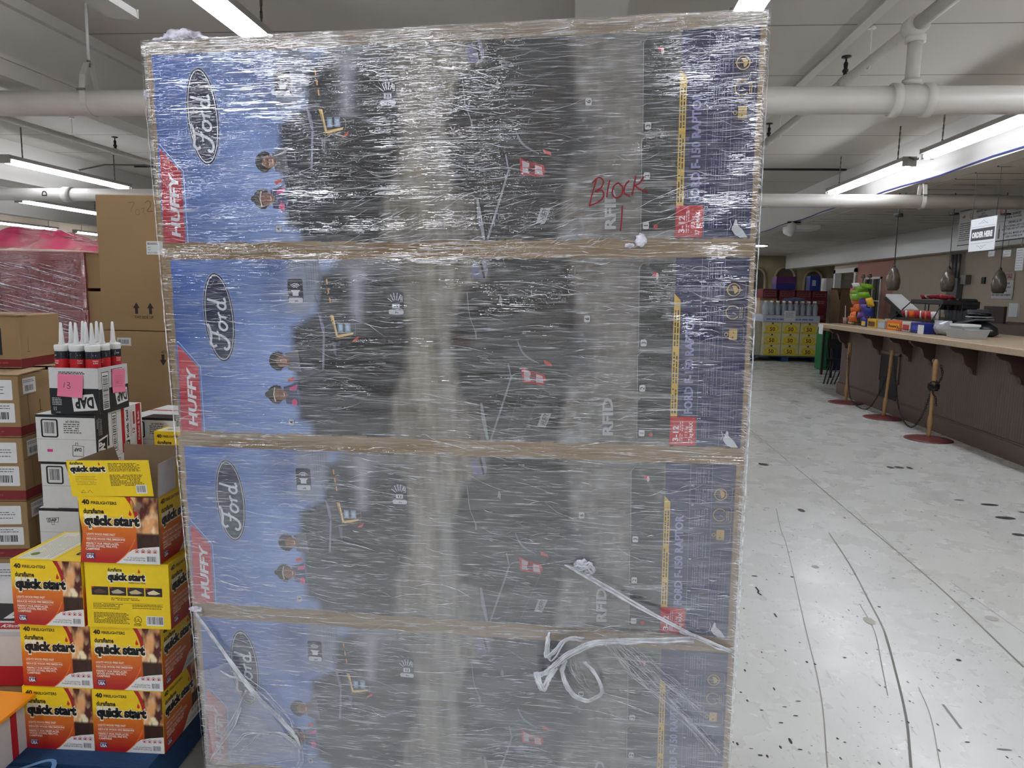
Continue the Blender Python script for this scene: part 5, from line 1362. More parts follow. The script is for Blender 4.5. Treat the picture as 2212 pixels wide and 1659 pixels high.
def band_side(w, h, seed=1):
    A = Art(); A.rect(0, .005, w, .17 * h, (116, 32, 36)); A.rrect(.025, .68 * h, .105, .93 * h, .003, (218, 218, 218)); A.barcode(.035, .70 * h, .095, .82 * h, seed, bg=(218, 218, 218)); A.lines(.030, .100, (.885 * h, .86 * h), .0025, (90, 90, 92), seed)
    A.stroke([(.055, .17 * h), (.050, .65 * h)], .004, (112, 92, 66)); A.stroke([(.125, .35 * h), (.125, .55 * h)], .003, (60, 50, 42)); A.stroke([(.11, .35 * h), (.14, .35 * h)], .002, (60, 50, 42))
    for i in range(5): A.stroke([(.12, (.86 - .03 * i) * h), (.20, (.875 - .03 * i) * h)], .0012, (128, 76, 56))
    A.stroke([(.0, .645 * h), (.11, .66 * h)], .0022, (112, 90, 64)); return A


KX, KY, KA = -2.02, 2.40, math.radians(9)
hs = [.205, .232, .222, .242]; z = .022
KL = ['kraft carton with dark red band, lowest at the far left edge', 'kraft carton with dark red band, second from the bottom at the far left', 'kraft carton with dark red band, third from the bottom at the far left', 'kraft carton with dark red band, fourth up at the far left', 'kraft carton with dark red band and white labels, topmost closed one at the far left']
hs = [.209, .232, .222, .242, .232]
for i, h in enumerate(hs):
    t = thing('banded_carton', KL[i], 'carton', (KX, KY, z), KA + .01 * ((i * 7) % 3 - 1), 'kraft cartons with a red band'); W_ = .42
    MB().box(-W_, 0, 0, 0, .36, h - .002).build('box_body', m_kraft, t, bevel=.003)
    band_front(W_, h, i + 3).build('front_print', t, FRONT(-W_, 0, 0)); band_side(.36, h, i + 2).build('side_print', t, RIGHT(0, 0, 0))
    if i == 4:
        fm_ = frame((-W_ - .01, -.004, h), (1, 0, 0), (0, 1, .05)); MB().box(0, 0, -.001, W_ + .016, .17, .002).build('top_flap', m_kraft2, t).matrix_local = fm_
        fm_ = frame((-W_, .36, h + .004), (1, 0, 0), (0, -1, .06)); MB().box(0, 0, -.001, W_ + .01, .17, .002).build('top_flap', m_kraft2, t).matrix_local = fm_
    z += h
t = thing('banded_carton', 'open-topped kraft carton with dark window and red band, highest at the left edge', 'carton', (-2.085, 2.50, z + .012), KA, 'kraft cartons with a red band')
MB().box(-.30, 0, 0, 0, .27, .200).build('box_body', m_kraft, t, bevel=.003); A = band_front(.30, .20, 9, False); A.rect(.02, .05, .235, .15, (24, 24, 26)); A.ell(.10, .10, .03, .03, (60, 64, 66)); A.build('front_print', t, FRONT(-.30, 0, 0))
A = Art(); A.rect(0, .0, .27, .035, (112, 32, 36)); A.stroke([(.05, .06), (.05, .11)], .002, (50, 42, 36)); A.stroke([(.04, .06), (.06, .06)], .002, (50, 42, 36)); A.build('side_print', t, RIGHT(0, 0, 0))
MB().box(-.30, -.01, .199, .01, .05, .203).box(-.32, .0, .203, -.02, .12, .206).build('top_flap', m_kraft2, t)
pt = thing('wooden_pallet', 'low wooden skid under the banded kraft cartons at the far left', 'pallet', (-2.52, 2.38, 0), KA); MB().box(0, 0, 0, .54, .46, .02).build('deck_board', m_wood, pt)
# sealant carton and orange topped carton in the lower left corner
t = thing('sealant_carton', 'red, white and black sealant carton lying flat at the lower left edge', 'carton', (-1.98, 1.84, .28), .12); w6, d6, h6 = .36, .42, .16
MB().box(0, 0, 0, w6, d6, h6).build('box_body', m_whitecard, t, bevel=.004)
A = stripe_side(d6, w6); 
A2 = Art(); A2.rect(0, 0, w6, d6, (206, 204, 202)); A2.rect(0, .0, w6, .06 * d6, (190, 188, 190)); A2.poly([(0, .25 * d6), (w6, .22 * d6), (w6, .50 * d6), (0, .55 * d6)], (34, 34, 38)); A2.text('DAP', .62 * w6, .28 * d6, .075, (224, 224, 222), .05, w=.14); A2.rect(0, .10 * d6, w6, .20 * d6, (170, 34, 44)); A2.text('Kitchen', .70 * w6, .13 * d6, .02, (224, 214, 214), .03, w=.08); A2.barcode(.45 * w6, .62 * d6, .80 * w6, .80 * d6, 6); A2.rect(.5 * w6, .86 * d6, w6, .98 * d6, (170, 34, 44)); A2.build('top_print', t, TOP(h6))
A2 = Art(); A2.rect(0, 0, w6, h6, (190, 38, 46)); A2.rect(0, .4 * h6, w6, h6, (206, 204, 202)); A2.build('front_print', t, FRONT(0, 0, 0))
t = thing('sealant_carton', 'sealant carton standing in the bottom left corner, red and white stripes', 'carton', (-1.81, 1.62, .142), .10); w7, d7, h7 = .26, .13, .16
MB().box(0, 0, 0, w7, .16, h7).build('box_body', m_whitecard, t, bevel=.004)
A2 = Art(); A2.rect(0, 0, w7, h7, (212, 210, 208)); A2.rect(.70 * w7, 0, .79 * w7, h7, (186, 34, 44)); A2.rect(.93 * w7, 0, w7, h7, (186, 34, 44)); A2.rect(.35 * w7, 0, .45 * w7, h7, (186, 34, 44)); A2.text('Kwik Seal', .90 * w7, .30 * h7, .015, (186, 34, 44), .04, rot=90, w=.66 * h7); A2.rect(.82 * w7, .04 * h7, .91 * w7, .24 * h7, (34, 34, 38)); A2.text('DAP', .895 * w7, .06 * h7, .012, (224, 224, 222), .04, rot=90, w=.022); A2.build('front_print', t, FRONT(0, 0, 0))
A2.build('side_print', t, RIGHT(w7, 0, 0))
tag(MB().prism([(-1.83, 1.60), (-1.52, 1.615), (-1.53, 1.80), (-1.85, 1.80)], .304, .312, 'z').prism([(-1.83, 1.598), (-1.52, 1.613), (-1.52, 1.60), (-1.83, 1.59)], .28, .312, 'z').build('orange_lid', mat('orange_card', (246, 150, 22), .4, var=.04)), 'orange cardboard lid on the corner sealant carton at the lower left', 'lid')
tag(MB().box(-1.98, 1.86, .142, -1.62, 2.25, .278).build('kraft_carton', m_kraft, None, bevel=.004), 'plain kraft carton under the flat sealant carton at the lower left', 'carton')

# ------------------------------------------------------------------ tall kraft cartons behind
def tall(name, x, y, z, w, d, h, label, fr):
    t = thing(name, label, 'carton', (x, y, z), .02, 'tall kraft cartons'); MB().box(0, 0, 0, w, d, h - .003).build('box_body', m_kraft, t, bevel=.004); fr.build('front_print', t, FRONT(0, 0, 0)); return t
def uparrow(A, x, y, s, c, dn=False):
    k = -1 if dn else 1; A.poly([(x - s * .2, y), (x + s * .2, y), (x + s * .2, y + k * s * .75), (x + s * .45, y + k * s * .75), (x, y + k * s * 1.5), (x - s * .45, y + k * s * .75), (x - s * .2, y + k * s * .75)], c)
pk = (48, 38, 28)
A = Art(); uparrow(A, .185, .085, .038, pk); uparrow(A, .258, .085, .038, pk); A.text('THIS SIDE UP', .172, .062, .013, pk, .01, w=.100)
A.rect(.252, .38, .40, .445, (214, 214, 212)); A.text('BEARING', .258, .428, .010, (50, 50, 52), .02, w=.055); A.text('QTY', .258, .412, .006, (60, 60, 62), .01); A.text('1 EA', .258, .400, .006, (60, 60, 62), .01); A.text('MADE IN INDIA', .258, .386, .006, (60, 60, 62), .01, w=.05)
A.stroke([(.17, .63), (.20, .632), (.185, .60), (.183, .585)], .0018, (96, 74, 46), 4); A.ell(.215, .585, .012, .014, (96, 74, 46)); A.ell(.215, .585, .0105, .0125, (150, 121, 84)); A.stroke([(.255, .63), (.275, .64), (.285, .62), (.265, .59), (.295, .59)], .0024, (70, 56, 38), 4); A.stroke([(.235, .60), (.25, .605), (.245, .585), (.255, .575)], .0018, (96, 74, 46), 4)
tall('tall_carton', -2.383, 3.40, 1.262, .95, .5, .672, 'tall kraft carton marked this side up with two arrows, left of the wrapped stack', A)
A = Art(); A.text('THIS SIDE UP', .405, .545, .013, pk, .01, rot=180, w=.10); uparrow(A, .312, .525, .038, pk, True); A.rect(.075, .565, .148, .605, (206, 206, 204)); A.barcode(.078, .570, .140, .598, 5, bg=(206, 206, 204))
tall('tall_carton', -2.383, 3.40, .62, .95, .5, .642, 'kraft carton under the tall one, its arrow pointing down', A)
A = Art(); A.text('THIS SIDE UP', .172, .062, .013, pk, .01, w=.100)
tall('tall_carton', -2.383, 3.40, .02, .95, .5, .60, 'kraft carton at the bottom of the tall kraft pile', A)
# pink wrapped pallet
m_pinkw = film_material('pink_film', .10, .9, .25, .10, (230, 60, 110), .7)
nt_ = m_pinkw.node_tree
for n in nt_.nodes:
    if n.type == 'BSDF_TRANSPARENT': n.inputs['Color'].default_value = (.78, .30, .36, 1)
    if n.type == 'MAP_RANGE' and abs(n.inputs[1].default_value + 1.95) < .01: n.inputs[3].default_value = 0
m_pinkwad = crease_mat('bunched_pink_film', .80, .22, (224, 62, 112), 5)
zz = [.14, .56, 1.02, 1.325]
tops = [.555, 1.015, 1.318, 1.70]
PX = [(-4.50, .62), (-3.86, .60)]
pt_ = (110, 66, 56)
pl = [['lower left', 'lower right'], ['second tier left', 'second tier right'], ['third tier left', 'third tier right'], ['top tier left', 'top tier right']]
for i in range(4):
    for j, (x, w_) in enumerate(PX):
        t = thing('shipping_carton', 'kraft shipping carton under the pink wrap, ' + pl[i][j], 'carton', (x, 4.5, zz[i]), 0, 'cartons under the pink wrap'); h = tops[i] - zz[i]
        MB().box(0, 0, 0, w_, .58, h - .004).build('box_body', m_kraft, t, bevel=.004)
        A = Art(); A.text('-20220-410', .22, .03, .045, pk, .01, rot=90, w=h * .85); A.text('ITEM NO.', .12, .06, .02, pk, .01, rot=90, w=h * .3); A.text('COLOR: RED', .30, .05, .018, pk, .01, rot=90, w=h * .4); A.text('LOT NO.', .40, .05, .02, pk, .01, rot=90, w=h * .3); A.text('MADE IN CHINA', .50, .05, .02, pk, .01, rot=90, w=h * .6); A.text('MISSION U.S.A.', .54, .04, .02, pk, .01, rot=90, w=h * .6); A.build('front_print', t, FRONT(0, 0, 0))
t = thing('shipping_carton', 'smaller kraft carton at the upper right corner of the pink wrapped pallet', 'carton', (-3.245, 4.5, 1.46), 0, 'cartons under the pink wrap'); MB().box(0, 0, 0, .33, .5, .23).build('box_body', m_kraft, t, bevel=.004); MB().box(.10, -.002, .03, .30, 0, .20).build('tape', mat('brown_tape', (140, 108, 74), .3), t)
t = thing('shipping_carton', 'kraft carton low at the right side of the pink wrapped pallet', 'carton', (-3.245, 4.5, .14), 0, 'cartons under the pink wrap'); MB().box(0, 0, 0, .33, .5, 1.30).build('box_body', m_kraft, t, bevel=.004)
w_ = thing('pink_stretch_wrap', 'pink stretch wrap around the pallet of shipping cartons at the left', 'plastic wrap', (-4.52, 4.48, .1))
mb = MB(); nx, nz_ = 60, 50; Wp, Hp, Dp = 1.27, 1.60, .62
ring_ = [(u, 0) for u in np.linspace(0, Wp, nx)] + [(Wp, v) for v in np.linspace(.03, Dp, 12)]
for j in range(nz_ + 1):
    z = Hp * j / nz_
    for (x, y) in ring_: mb.v.append((x + (.012 if x >= Wp else 0) + .01 * nzf(y * 6, z * 8, 2) * (x >= Wp), y - .012 + .012 * nzf(x * 5, z * 12, 3) * (y == 0), z))
nr = len(ring_)
for j in range(nz_):
    for i in range(nr - 1): mb.f.append([j * nr + i, j * nr + i + 1, (j + 1) * nr + i + 1, (j + 1) * nr + i])
mb.build('film_sheet', m_pinkw, w_, True)
mb = MB(); nx, ny = 70, 26
for j in range(ny + 1):
    for i in range(nx + 1):
        x = 1.60 * i / nx; y = .60 * j / ny; e = max(0, math.sin(math.pi * min(1, max(0, (x + .05) / 1.66)))) ** .5
        hgt = (.045 + .10 * math.exp(-((x - .78) / .30) ** 2) + .04 * nzf(x * 5, y * 4, 3) + .035 * abs(nzf(x * 9, y * 6, 7))) * (min(1, j / 3) * .9 + .1) * e
        mb.v.append((x, y - .02, 1.60 + hgt - (.0 if x < 1.3 else (x - 1.3) * .05)))
for j in range(ny):
    for i in range(nx): a = j * (nx + 1) + i; mb.f.append([a, a + 1, a + nx + 2, a + nx + 1])
mb.build('top_bunch', m_pinkwad, w_, True)
mb = MB(); rr_ = random.Random(4)
for k in range(160):
    x = rr_.uniform(.0, 1.1); z = rr_.uniform(.3, 1.55); l = rr_.uniform(.1, .5); m_ = 5
    ribbon(mb, [(min(Wp, x + l * i / 4), -.028, z - l * .22 * i / 4) for i in range(5)], rr_.choice([.0008, .0015, .0022]))
o = mb.build('film_creases', m_crease, w_, True); o['kind'] = 'stuff'
pt = thing('wooden_pallet', 'wooden pallet under the pink wrapped cartons', 'pallet', (-4.52, 4.48, 0)); MB().box(0, 0, .12, 1.62, .66, .138).build('deck_board', m_wood, pt)
for x in (0, .76, 1.52): MB().box(x, 0, 0, x + .09, .66, .12).build('stringer', m_wood, pt)
# more goods closing the view at the far left

# ------------------------------------------------------------------ the snack bar at the right
def groove_material():
    m = mat('beadboard_brown', (96, 78, 68), .45, var=.05); nt = m.node_tree; b = nt.nodes['Principled BSDF']; N = nt.nodes.new; L = nt.links.new
    g = N('ShaderNodeNewGeometry'); sp = N('ShaderNodeSeparateXYZ'); L(g.outputs['Position'], sp.inputs[0])
    d = N('ShaderNodeMath'); d.operation = 'PINGPONG'; d.inputs[1].default_value = .021; L(sp.outputs['Y'], d.inputs[0])
    r = N('ShaderNodeMapRange'); r.inputs[1].default_value = .001; r.inputs[2].default_value = .006; r.inputs[3].default_value = 0; r.inputs[4].default_value = 1; L(d.outputs[0], r.inputs[0])
    bp = N('ShaderNodeBump'); bp.inputs['Distance'].default_value = .006; bp.inputs['Strength'].default_value = .9; L(r.outputs[0], bp.inputs['Height']); L(bp.outputs[0], b.inputs['Normal']); return m


m_bead = groove_material()
m_top = mat('speckled_laminate', (190, 168, 140), .3, var=.12, scale=30)
ct = thing('bar_counter', 'long brown panelled bar counter with a pale speckled top and scroll brackets', 'counter', (0, 0, 0))
MB().box(4.13, 2.4, 0, 4.75, 11.42, 1.02).build('body', m_bead, ct)
MB().box(3.82, 2.3, 1.02, 5.2, 11.64, 1.085).build('counter_top', m_top, ct, bevel=.008)
MB().box(4.105, 2.4, 0, 4.13, 11.45, .17).box(4.115, 2.4, .17, 4.13, 11.45, .185).build('baseboard', m_brown, ct)
MB().box(4.11, 9.38, .40, 4.13, 9.42, .78).box(4.11, 9.94, .40, 4.13, 9.98, .78).box(4.11, 9.38, .76, 4.13, 9.98, .80).build('recess_frame', m_brown, ct)
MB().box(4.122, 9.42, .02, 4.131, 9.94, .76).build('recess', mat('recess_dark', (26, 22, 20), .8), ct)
prof = smooth_path([(3.865, .985), (3.90, .955), (3.955, .945), (3.985, .915), (4.0, .865), (4.02, .825), (4.06, .805), (4.085, .775), (4.095, .735)], 3)
prof = [(3.85, 1.02), (3.85, .99)] + [(float(p[0]), float(p[1])) for p in prof] + [(4.13, .72), (4.13, 1.02)]
for y in (11.2, 9.99, 9.13, 8.57, 7.7, 6.89, 6.1, 5.3, 4.5, 3.7):
    vs = [(p[0], y - .03, p[1]) for p in prof] + [(p[0], y + .03, p[1]) for p in prof]; n = len(prof)
    MB().add(vs, [list(range(n)), list(range(n, 2 * n))[::-1]] + [[i, i + n, (i + 1) % n + n, (i + 1) % n] for i in range(n)]).build('bracket', m_corbel, ct)
t = tag(MB().box(3.812, 11.40, .92, 3.819, 11.56, 1.07).build('paper_tag', m_wpaper), 'small white paper tag hanging from the far end of the counter', 'tag')

# stanchions with chains
m_disc = mat('dark_red_painted_base', (104, 42, 42), .45, var=.08); m_turned = mat('turned_wood', (160, 122, 80), .5, var=.14, scale=9, stretch=(1, 1, 6)); m_chain = mat('black_chain', (30, 28, 28), .45, .4)
sp_ = [(3.88, 10.42, 'farthest of the three'), (3.89, 9.18, 'middle of the three'), (3.815, 7.86, 'nearest of the three, chain knotted round it')]
for i, (x, y, lb) in enumerate(sp_):
    t = thing('stanchion', 'wooden post on a round dark red base, ' + lb, 'post', (x, y, 0), 0, 'wooden posts in front of the bar')
    MB().lathe([(.235, 0), (.235, .006), (.20, .014), (.12, .022), (.04, .028)], 40).build('base', m_disc, t, True)
    tilt = (.0, .05, .0)[i]
    prof = [(.020, .025), (.023, .06), (.018, .10), (.026, .16), (.028, .22), (.017, .27), (.0165, .30), (.020, .45), (.021, .60), (.024, .61), (.020, .63), (.024, .66), (.026, .82), (.022, .85), (.008, .865)]
    MB().lathe(prof, 16, Matrix.Shear('XY', 4, (tilt, 0))).build('post', m_turned, t, True)
    MB().tube([(tilt * .85 - .02 + .016 * math.cos(a), 0, .845 + .02 * math.sin(a)) for a in np.linspace(0, 6.0, 12)], .004, 6).build('hook', m_metal, t, True)


def chain(pts, name, label, group, s=.026):
    """alternating oval links along a path"""
    P = [Vector([float(v) for v in p]) for p in smooth_path(pts, 14)]; mb = MB(); acc = 0; k = 0
    i = 0; pos = P[0]; out = [P[0]]; 
    for q in P[1:]:
        while (q - pos).length > s:
            pos = pos + (q - pos).normalized() * s; out.append(pos)
    for k in range(len(out) - 1):
        a, b = out[k], out[k + 1]; d = (b - a).normalized(); u = d.cross(Vector((0.3, .2, 1))).normalized(); w_ = d.cross(u); u, w_ = (u, w_) if k % 2 else (w_, u)
        c = (a + b) / 2; loop = [c + d * (s * .72) * math.cos(t) + u * (s * .36) * math.sin(t) for t in np.linspace(0, 2 * math.pi, 9)]
        mb.tube(loop, s * .12, 4, False)
    o = mb.build(name, m_chain); return tag(o, label, 'chain', group)


chain([(3.87, 10.42, .80), (3.86, 10.38, .60), (3.84, 10.28, .35), (3.83, 10.10, .10), (3.83, 9.85, .035), (3.85, 9.55, .06), (3.88, 9.33, .30), (3.91, 9.20, .60), (3.93, 9.18, .82)], 'post_chain', 'black chain sagging from the farthest wooden post to the middle one', 'black chains between the posts')
chain([(3.94, 9.18, .82), (3.93, 9.02, .50), (3.90, 8.80, .18), (3.86, 8.50, .05), (3.84, 8.25, .07), (3.82, 8.02, .28), (3.82, 7.90, .55)], 'post_chain', 'black chain sagging from the middle wooden post to the nearest one', 'black chains between the posts')
chain([(3.86, 7.84, .80), (3.875, 7.82, .70), (3.84, 7.83, .60), (3.79, 7.82, .52), (3.83, 7.82, .45), (3.85, 7.84, .36)], 'post_chain', 'loose end of black chain hanging on the nearest wooden post', 'black chains between the posts')
mb = MB(); rr_ = random.Random(9)
for k in range(16):
    a = rr_.uniform(0, 6.28); z = .585 + rr_.uniform(-.035, .035); r_ = rr_.uniform(.035, .055); mb.tube([(3.815 + r_ * math.cos(a + t) , 7.86 + r_ * math.sin(a + t), z + .018 * math.sin(2 * t + k)) for t in np.linspace(0, 5.6, 12)], .007, 5)
tag(mb.build('chain_knot', m_chain), 'black knot of chain wound around the nearest wooden post', 'chain', 'black chains between the posts')

# pendants
m_sh = mat('mottled_glass_shade', (84, 76, 66), .25, var=.45, scale=14, bump=.4, bscale=18)
for x, y, z, lb in ((4.27, 10.15, 1.76, 'dark mottled pendant lamp, leftmost of the row above the bar'), (4.36, 10.35, 1.75, 'dark mottled pendant lamp, partly hidden behind the leftmost one'), (4.93, 10.05, 1.745, 'dark mottled pendant lamp in front of the grey electrical column'), (5.55, 10.0, 1.735, 'dark mottled pendant lamp at far right under the menu boards')):
    t = thing('pendant_lamp', lb, 'pendant lamp', (x, y, z), 0, 'mottled pendant lamps over the bar')
    MB().lathe([(.060, -.15), (.078, -.12), (.090, -.04), (.080, .04), (.050, .12), (.022, .15)], 20).build('shade', m_sh, t, True)
    MB().lathe([(.022, .145), (.018, .17), (.006, .19)], 10).build('socket', m_dark, t); MB().tube([(0, 0, .18), (-.01, 0, 2.60 - z)], .004, 5).build('cord', m_dark, t)
    MB().lathe([(.06, 2.60 - z), (.06, 2.62 - z)], 16, Matrix.Translation((-.01, 0, 0))).tube([(-.01, 0, 2.61 - z), (-.01, 0, 2.885 - z)], .006, 6).build('canopy', m_dark, t)

# signs
A = Art(); w8, h8 = .50, .355; A.rect(0, 0, w8, h8, (224, 226, 228)); A.rect(.03, .115, w8 - .02, .245, (44, 46, 50)); A.text('ORDER HERE', .045, .150, .055, (230, 230, 230), .07, w=.40)
for y in (.085, .265): A.stroke([(.02, y), (w8 - .02, y)], .003, (120, 124, 128))
for s_, y in ((1, .295), (-1, .060)):
    A.stroke([(.16, y), (.21, y + s_ * .012), (.25, y + s_ * .038), (.29, y + s_ * .012), (.34, y)], .004, (110, 114, 120), 4); A.stroke([(.23, y), (.25, y + s_ * .016), (.27, y)], .004, (110, 114, 120))
for p in ((.012, .012), (w8 - .012, .012), (.012, h8 - .012), (w8 - .012, h8 - .012)): A.ell(p[0], p[1], .003, .003, (80, 80, 84))
t = thing('order_sign', 'white hanging sign reading ORDER HERE above the bar', 'sign', (4.40, 8.59, 2.03)); MB().box(0, -.50, 0, .006, 0, h8).build('board', m_wpaper, t); A.build('lettering', t, frame((0, 0, 0), (0, -1, 0), (0, 0, 1)))
for yy in (-.02, -.48): MB().tube([(.003, yy, h8 - .01), (.003, yy, .86)], .0022, 5).build('hanging_wire', m_dark, t)
A = Art(); wb, hb = 1.05, .54; A.rect(0, 0, wb, hb, (196, 196, 196)); A.rect(0, hb - .012, wb, hb, (36, 34, 34)); A.rect(0, 0, wb, .012, (36, 34, 34)); k = (46, 42, 42)
A.ell(.13, .44, .045, .022, (196, 120, 40)); A.rect(.09, .43, .17, .442, (110, 50, 30)); A.ell(.33, .44, .04, .05, (206, 150, 110)); A.ell(.33, .44, .025, .03, (196, 190, 186))
A.text('BREAKFAST SANDWICH', .47, .47, .030, k, .04, w=.40); A.text('$2.75', .62, .425, .025, k, .03); A.text('CHEESE EXTRA', .52, .385, .025, k, .03, w=.26)
for i in range(9): A.lines(.04, .36, (.33 - .032 * i,), .012, k, 40 + i)
for i in range(10): A.lines(.48, .95, (.33 - .030 * i,), .012, k, 60 + i)
t = thing('menu_board', 'left white menu board with burger picture, behind the ORDER HERE sign', 'menu board', (5.98, 12.02, 2.33)); MB().box(0, -wb, 0, .02, 0, hb).build('board', m_wpaper, t); A.build('lettering', t, frame((0, 0, 0), (0, -1, 0), (0, 0, 1)))
A = Art(); wb = 1.6; A.rect(0, 0, wb, hb, (198, 198, 200)); A.rect(0, 0, wb, .014, (36, 34, 34)); A.ell(.07, .44, .04, .05, (206, 140, 150)); A.text('BURGERS  POUTINE', .16, .49, .03, k, .04, w=.5); A.text('1/2 POUND  1/4 POUND', .22, .43, .034, k, .03, w=.6); A.stroke([(0, .40), (wb, .40)], .003, (90, 90, 92)); A.text('MILK SHAKES', .20, .345, .032, k, .04, w=.34); A.text('SEVERAL FLAVORS', .18, .305, .026, k, .03, w=.38); A.stroke([(0, .275), (wb, .275)], .003, (90, 90, 92))
A.poly([(.05, .04), (.09, .04), (.09, .16), (.078, .19), (.078, .235), (.062, .235), (.062, .19), (.05, .16)], (96, 88, 66)); A.text('DRINKS $1.99', .27, .235, .030, k, .04, w=.30); A.text('COLD DRINKS, HOT COFFEE', .16, .185, .026, k, .03, w=.56); A.text('ROOT BEER AND HOT CHOCOLATE', .14, .145, .026, k, .03, w=.64); A.text('ADD ALL MIXES $1.00', .17, .085, .026, k, .03, w=.5); A.text('ICED COFFEE $3.49', .24, .042, .024, k, .03, w=.38)
for i in range(12): A.lines(.95, 1.5, (.48 - .036 * i,), .014, k, 80 + i)
t = thing('menu_board', 'right white menu board with a bottle picture, running out of frame', 'menu board', (5.97, 10.96, 2.325)); MB().box(0, -wb, 0, .02, 0, hb).build('board', m_wpaper, t); A.build('lettering', t, frame((0, 0, 0), (0, -1, 0), (0, 0, 1)))
for (y0, y1, z0, z1, lb, sd) in ((10.41, 10.24, 1.90, 2.20, 'long curled white notice hanging below the menu board at far right', 1), (10.72, 10.54, 2.10, 2.19, 'small white card hanging below the menu board, left of the long notice', 2), (11.08, 10.93, 2.12, 2.20, 'small white card under the ORDER HERE sign', 3)):
    A = Art(); w_ = y0 - y1; A.rect(0, 0, w_, z1 - z0, (206, 208, 210)); A.lines(.02, w_ - .02, list(np.arange(.03, z1 - z0 - .02, .034)), .006, (110, 112, 116), sd); t = thing('hanging_notice', lb, 'notice', (5.962, y0, z0)); me = A.build('lettering', t, frame((-.002, 0, 0), (0, -1, 0), (0, 0, 1)))
    MB().box(0, -w_, 0, .003, 0, z1 - z0).build('paper', m_wpaper, t); MB().tube([(0, -w_ / 2, z1 - z0), (.012, -w_ / 2, 2.34 - z0)], .003, 5).build('clip', m_metal, t)
A = Art(); A.rect(0, 0, .58, .31, (196, 196, 194)); 
for i, s_ in enumerate(('21% ADDED PURCHASE', 'APPLIES TO ALL LISTS SOLD', 'ADDITIONAL 3%', 'FOR CREDIT CARD PAYMENTS')): A.text(s_, .29, .262 - .066 * i, .030, (60, 58, 58), .04, w=(.42, .50, .30, .54)[i], center=True)
t = thing('wall_notice', 'white printed notice with four lines on the beige wall at right', 'notice', (7.27, 13.29, 1.52)); MB().box(0, -.58, 0, .02, 0, .31).build('board', m_wpaper, t); A.build('lettering', t, frame((0, 0, 0), (0, -1, 0), (0, 0, 1)))
A = Art(); A.rect(0, 0, .58, .13, (170, 160, 150)); A.text('CASH ONLY SALE', .29, .065, .07, (150, 60, 70), .05, w=.5, center=True); t = thing('wall_notice', 'strip sign in dark pink letters above the white wall notice', 'notice', (7.275, 13.29, 1.84)); MB().box(0, -.58, 0, .01, 0, .13).build('board', m_wpaper, t); A.build('lettering', t, frame((0, 0, 0), (0, -1, 0), (0, 0, 1)))
m_grey = mat('grey_panel_steel', (92, 94, 98), .45, .2, var=.05)
t = thing('electrical_column', 'grey electrical cabinet with conduits on the beige wall behind the bar', 'electrical cabinet', (7.2, 14.68, 1.2)); MB().box(-.02, -.38, 0, .1, 0, .70).build('cabinet', m_grey, t, bevel=.01)
MB().tube([(0, -.10, .70), (0, -.10, 1.15)], .035, 12).build('conduit', m_metal, t, True); MB().tube([(0, -.22, .70), (0, -.22, 1.15)], .03, 12).build('conduit', m_grey, t, True); MB().tube([(.02, -.32, .70), (.02, -.32, 1.15)], .025, 12).build('conduit', m_metal, t, True); MB().box(-.03, -.30, .58, -.015, -.05, .68).build('sheet', m_wpaper, t)
tag(MB().box(7.2, 14.05, 1.78, 7.3, 14.22, 1.95).build('junction_box', m_metal), 'grey metal junction box right of the electrical cabinet', 'electrical box')
tag(MB().box(7.27, 13.56, 1.78, 7.3, 13.66, 1.90).build('wall_outlet', m_dark), 'small black wall outlet on the beige wall', 'outlet')
tag(MB().box(7.27, 12.50, 1.22, 7.3, 12.74, 1.45).build('taped_paper', m_wpaper), 'crumpled white paper taped to the wall under the notice', 'paper')

# goods on the counter
m_or = mat('orange_packet', (222, 104, 34), .3, var=.25, scale=30); m_gr = mat('green_packet', (120, 176, 40), .3, var=.25, scale=30); m_pu = mat('purple_packet', (84, 52, 130), .3, var=.35, scale=30); m_ye = mat('yellow_packet', (222, 176, 40), .3, var=.2, scale=30)
m_bl = mat('blue_packet', (40, 52, 140), .3, var=.2, scale=30); m_rd = mat('red_packet', (176, 44, 56), .3, var=.3, scale=40); m_si = mat('silver_packet', (176, 180, 188), .3, .2, var=.2, scale=30); m_wh = mat('white_packet', (216, 210, 206), .35, var=.15, scale=30)


def pillow(w_, h_, th, seed=0):
    mb = MB(); n = 7; 
    for sgn in (1, -1):
        o = len(mb.v)
        for j in range(n + 1):
            for i in range(n + 1):
                u, v = i / n - .5, j / n - .5; b_ = (1 - abs(2 * u) ** 2.5) * (1 - abs(2 * v) ** 2.5); mb.v.append((u * w_, sgn * (-th * b_ * (1 + .25 * nzf(u * 5 + seed, v * 5, 1))), v * h_ + .01 * nzf(u * 4, seed, 3)))
        for j in range(n):
            for i in range(n): a = o + j * (n + 1) + i; mb.f.append([a, a + 1, a + n + 2, a + n + 1] if sgn > 0 else [a + 1, a, a + n + 1, a + n + 2])
    return mb


def bag(x, y, z, w_, h_, m, label, group, rz=-1.2, tilt=0.2, seed=0):
    o = pillow(w_, h_, .02, seed).build('snack_bag', m, None, True); o.location = (x, y, z); rj = random.Random(seed * 7 + 1); o.location = (x + rj.uniform(-.02, .02), y + rj.uniform(-.012, .012), z); o.rotation_euler = (tilt + rj.uniform(-.3, .3), rj.uniform(-.12, .12), rz + rj.uniform(-.35, .35)); return tag(o, label, 'snack bag', group)


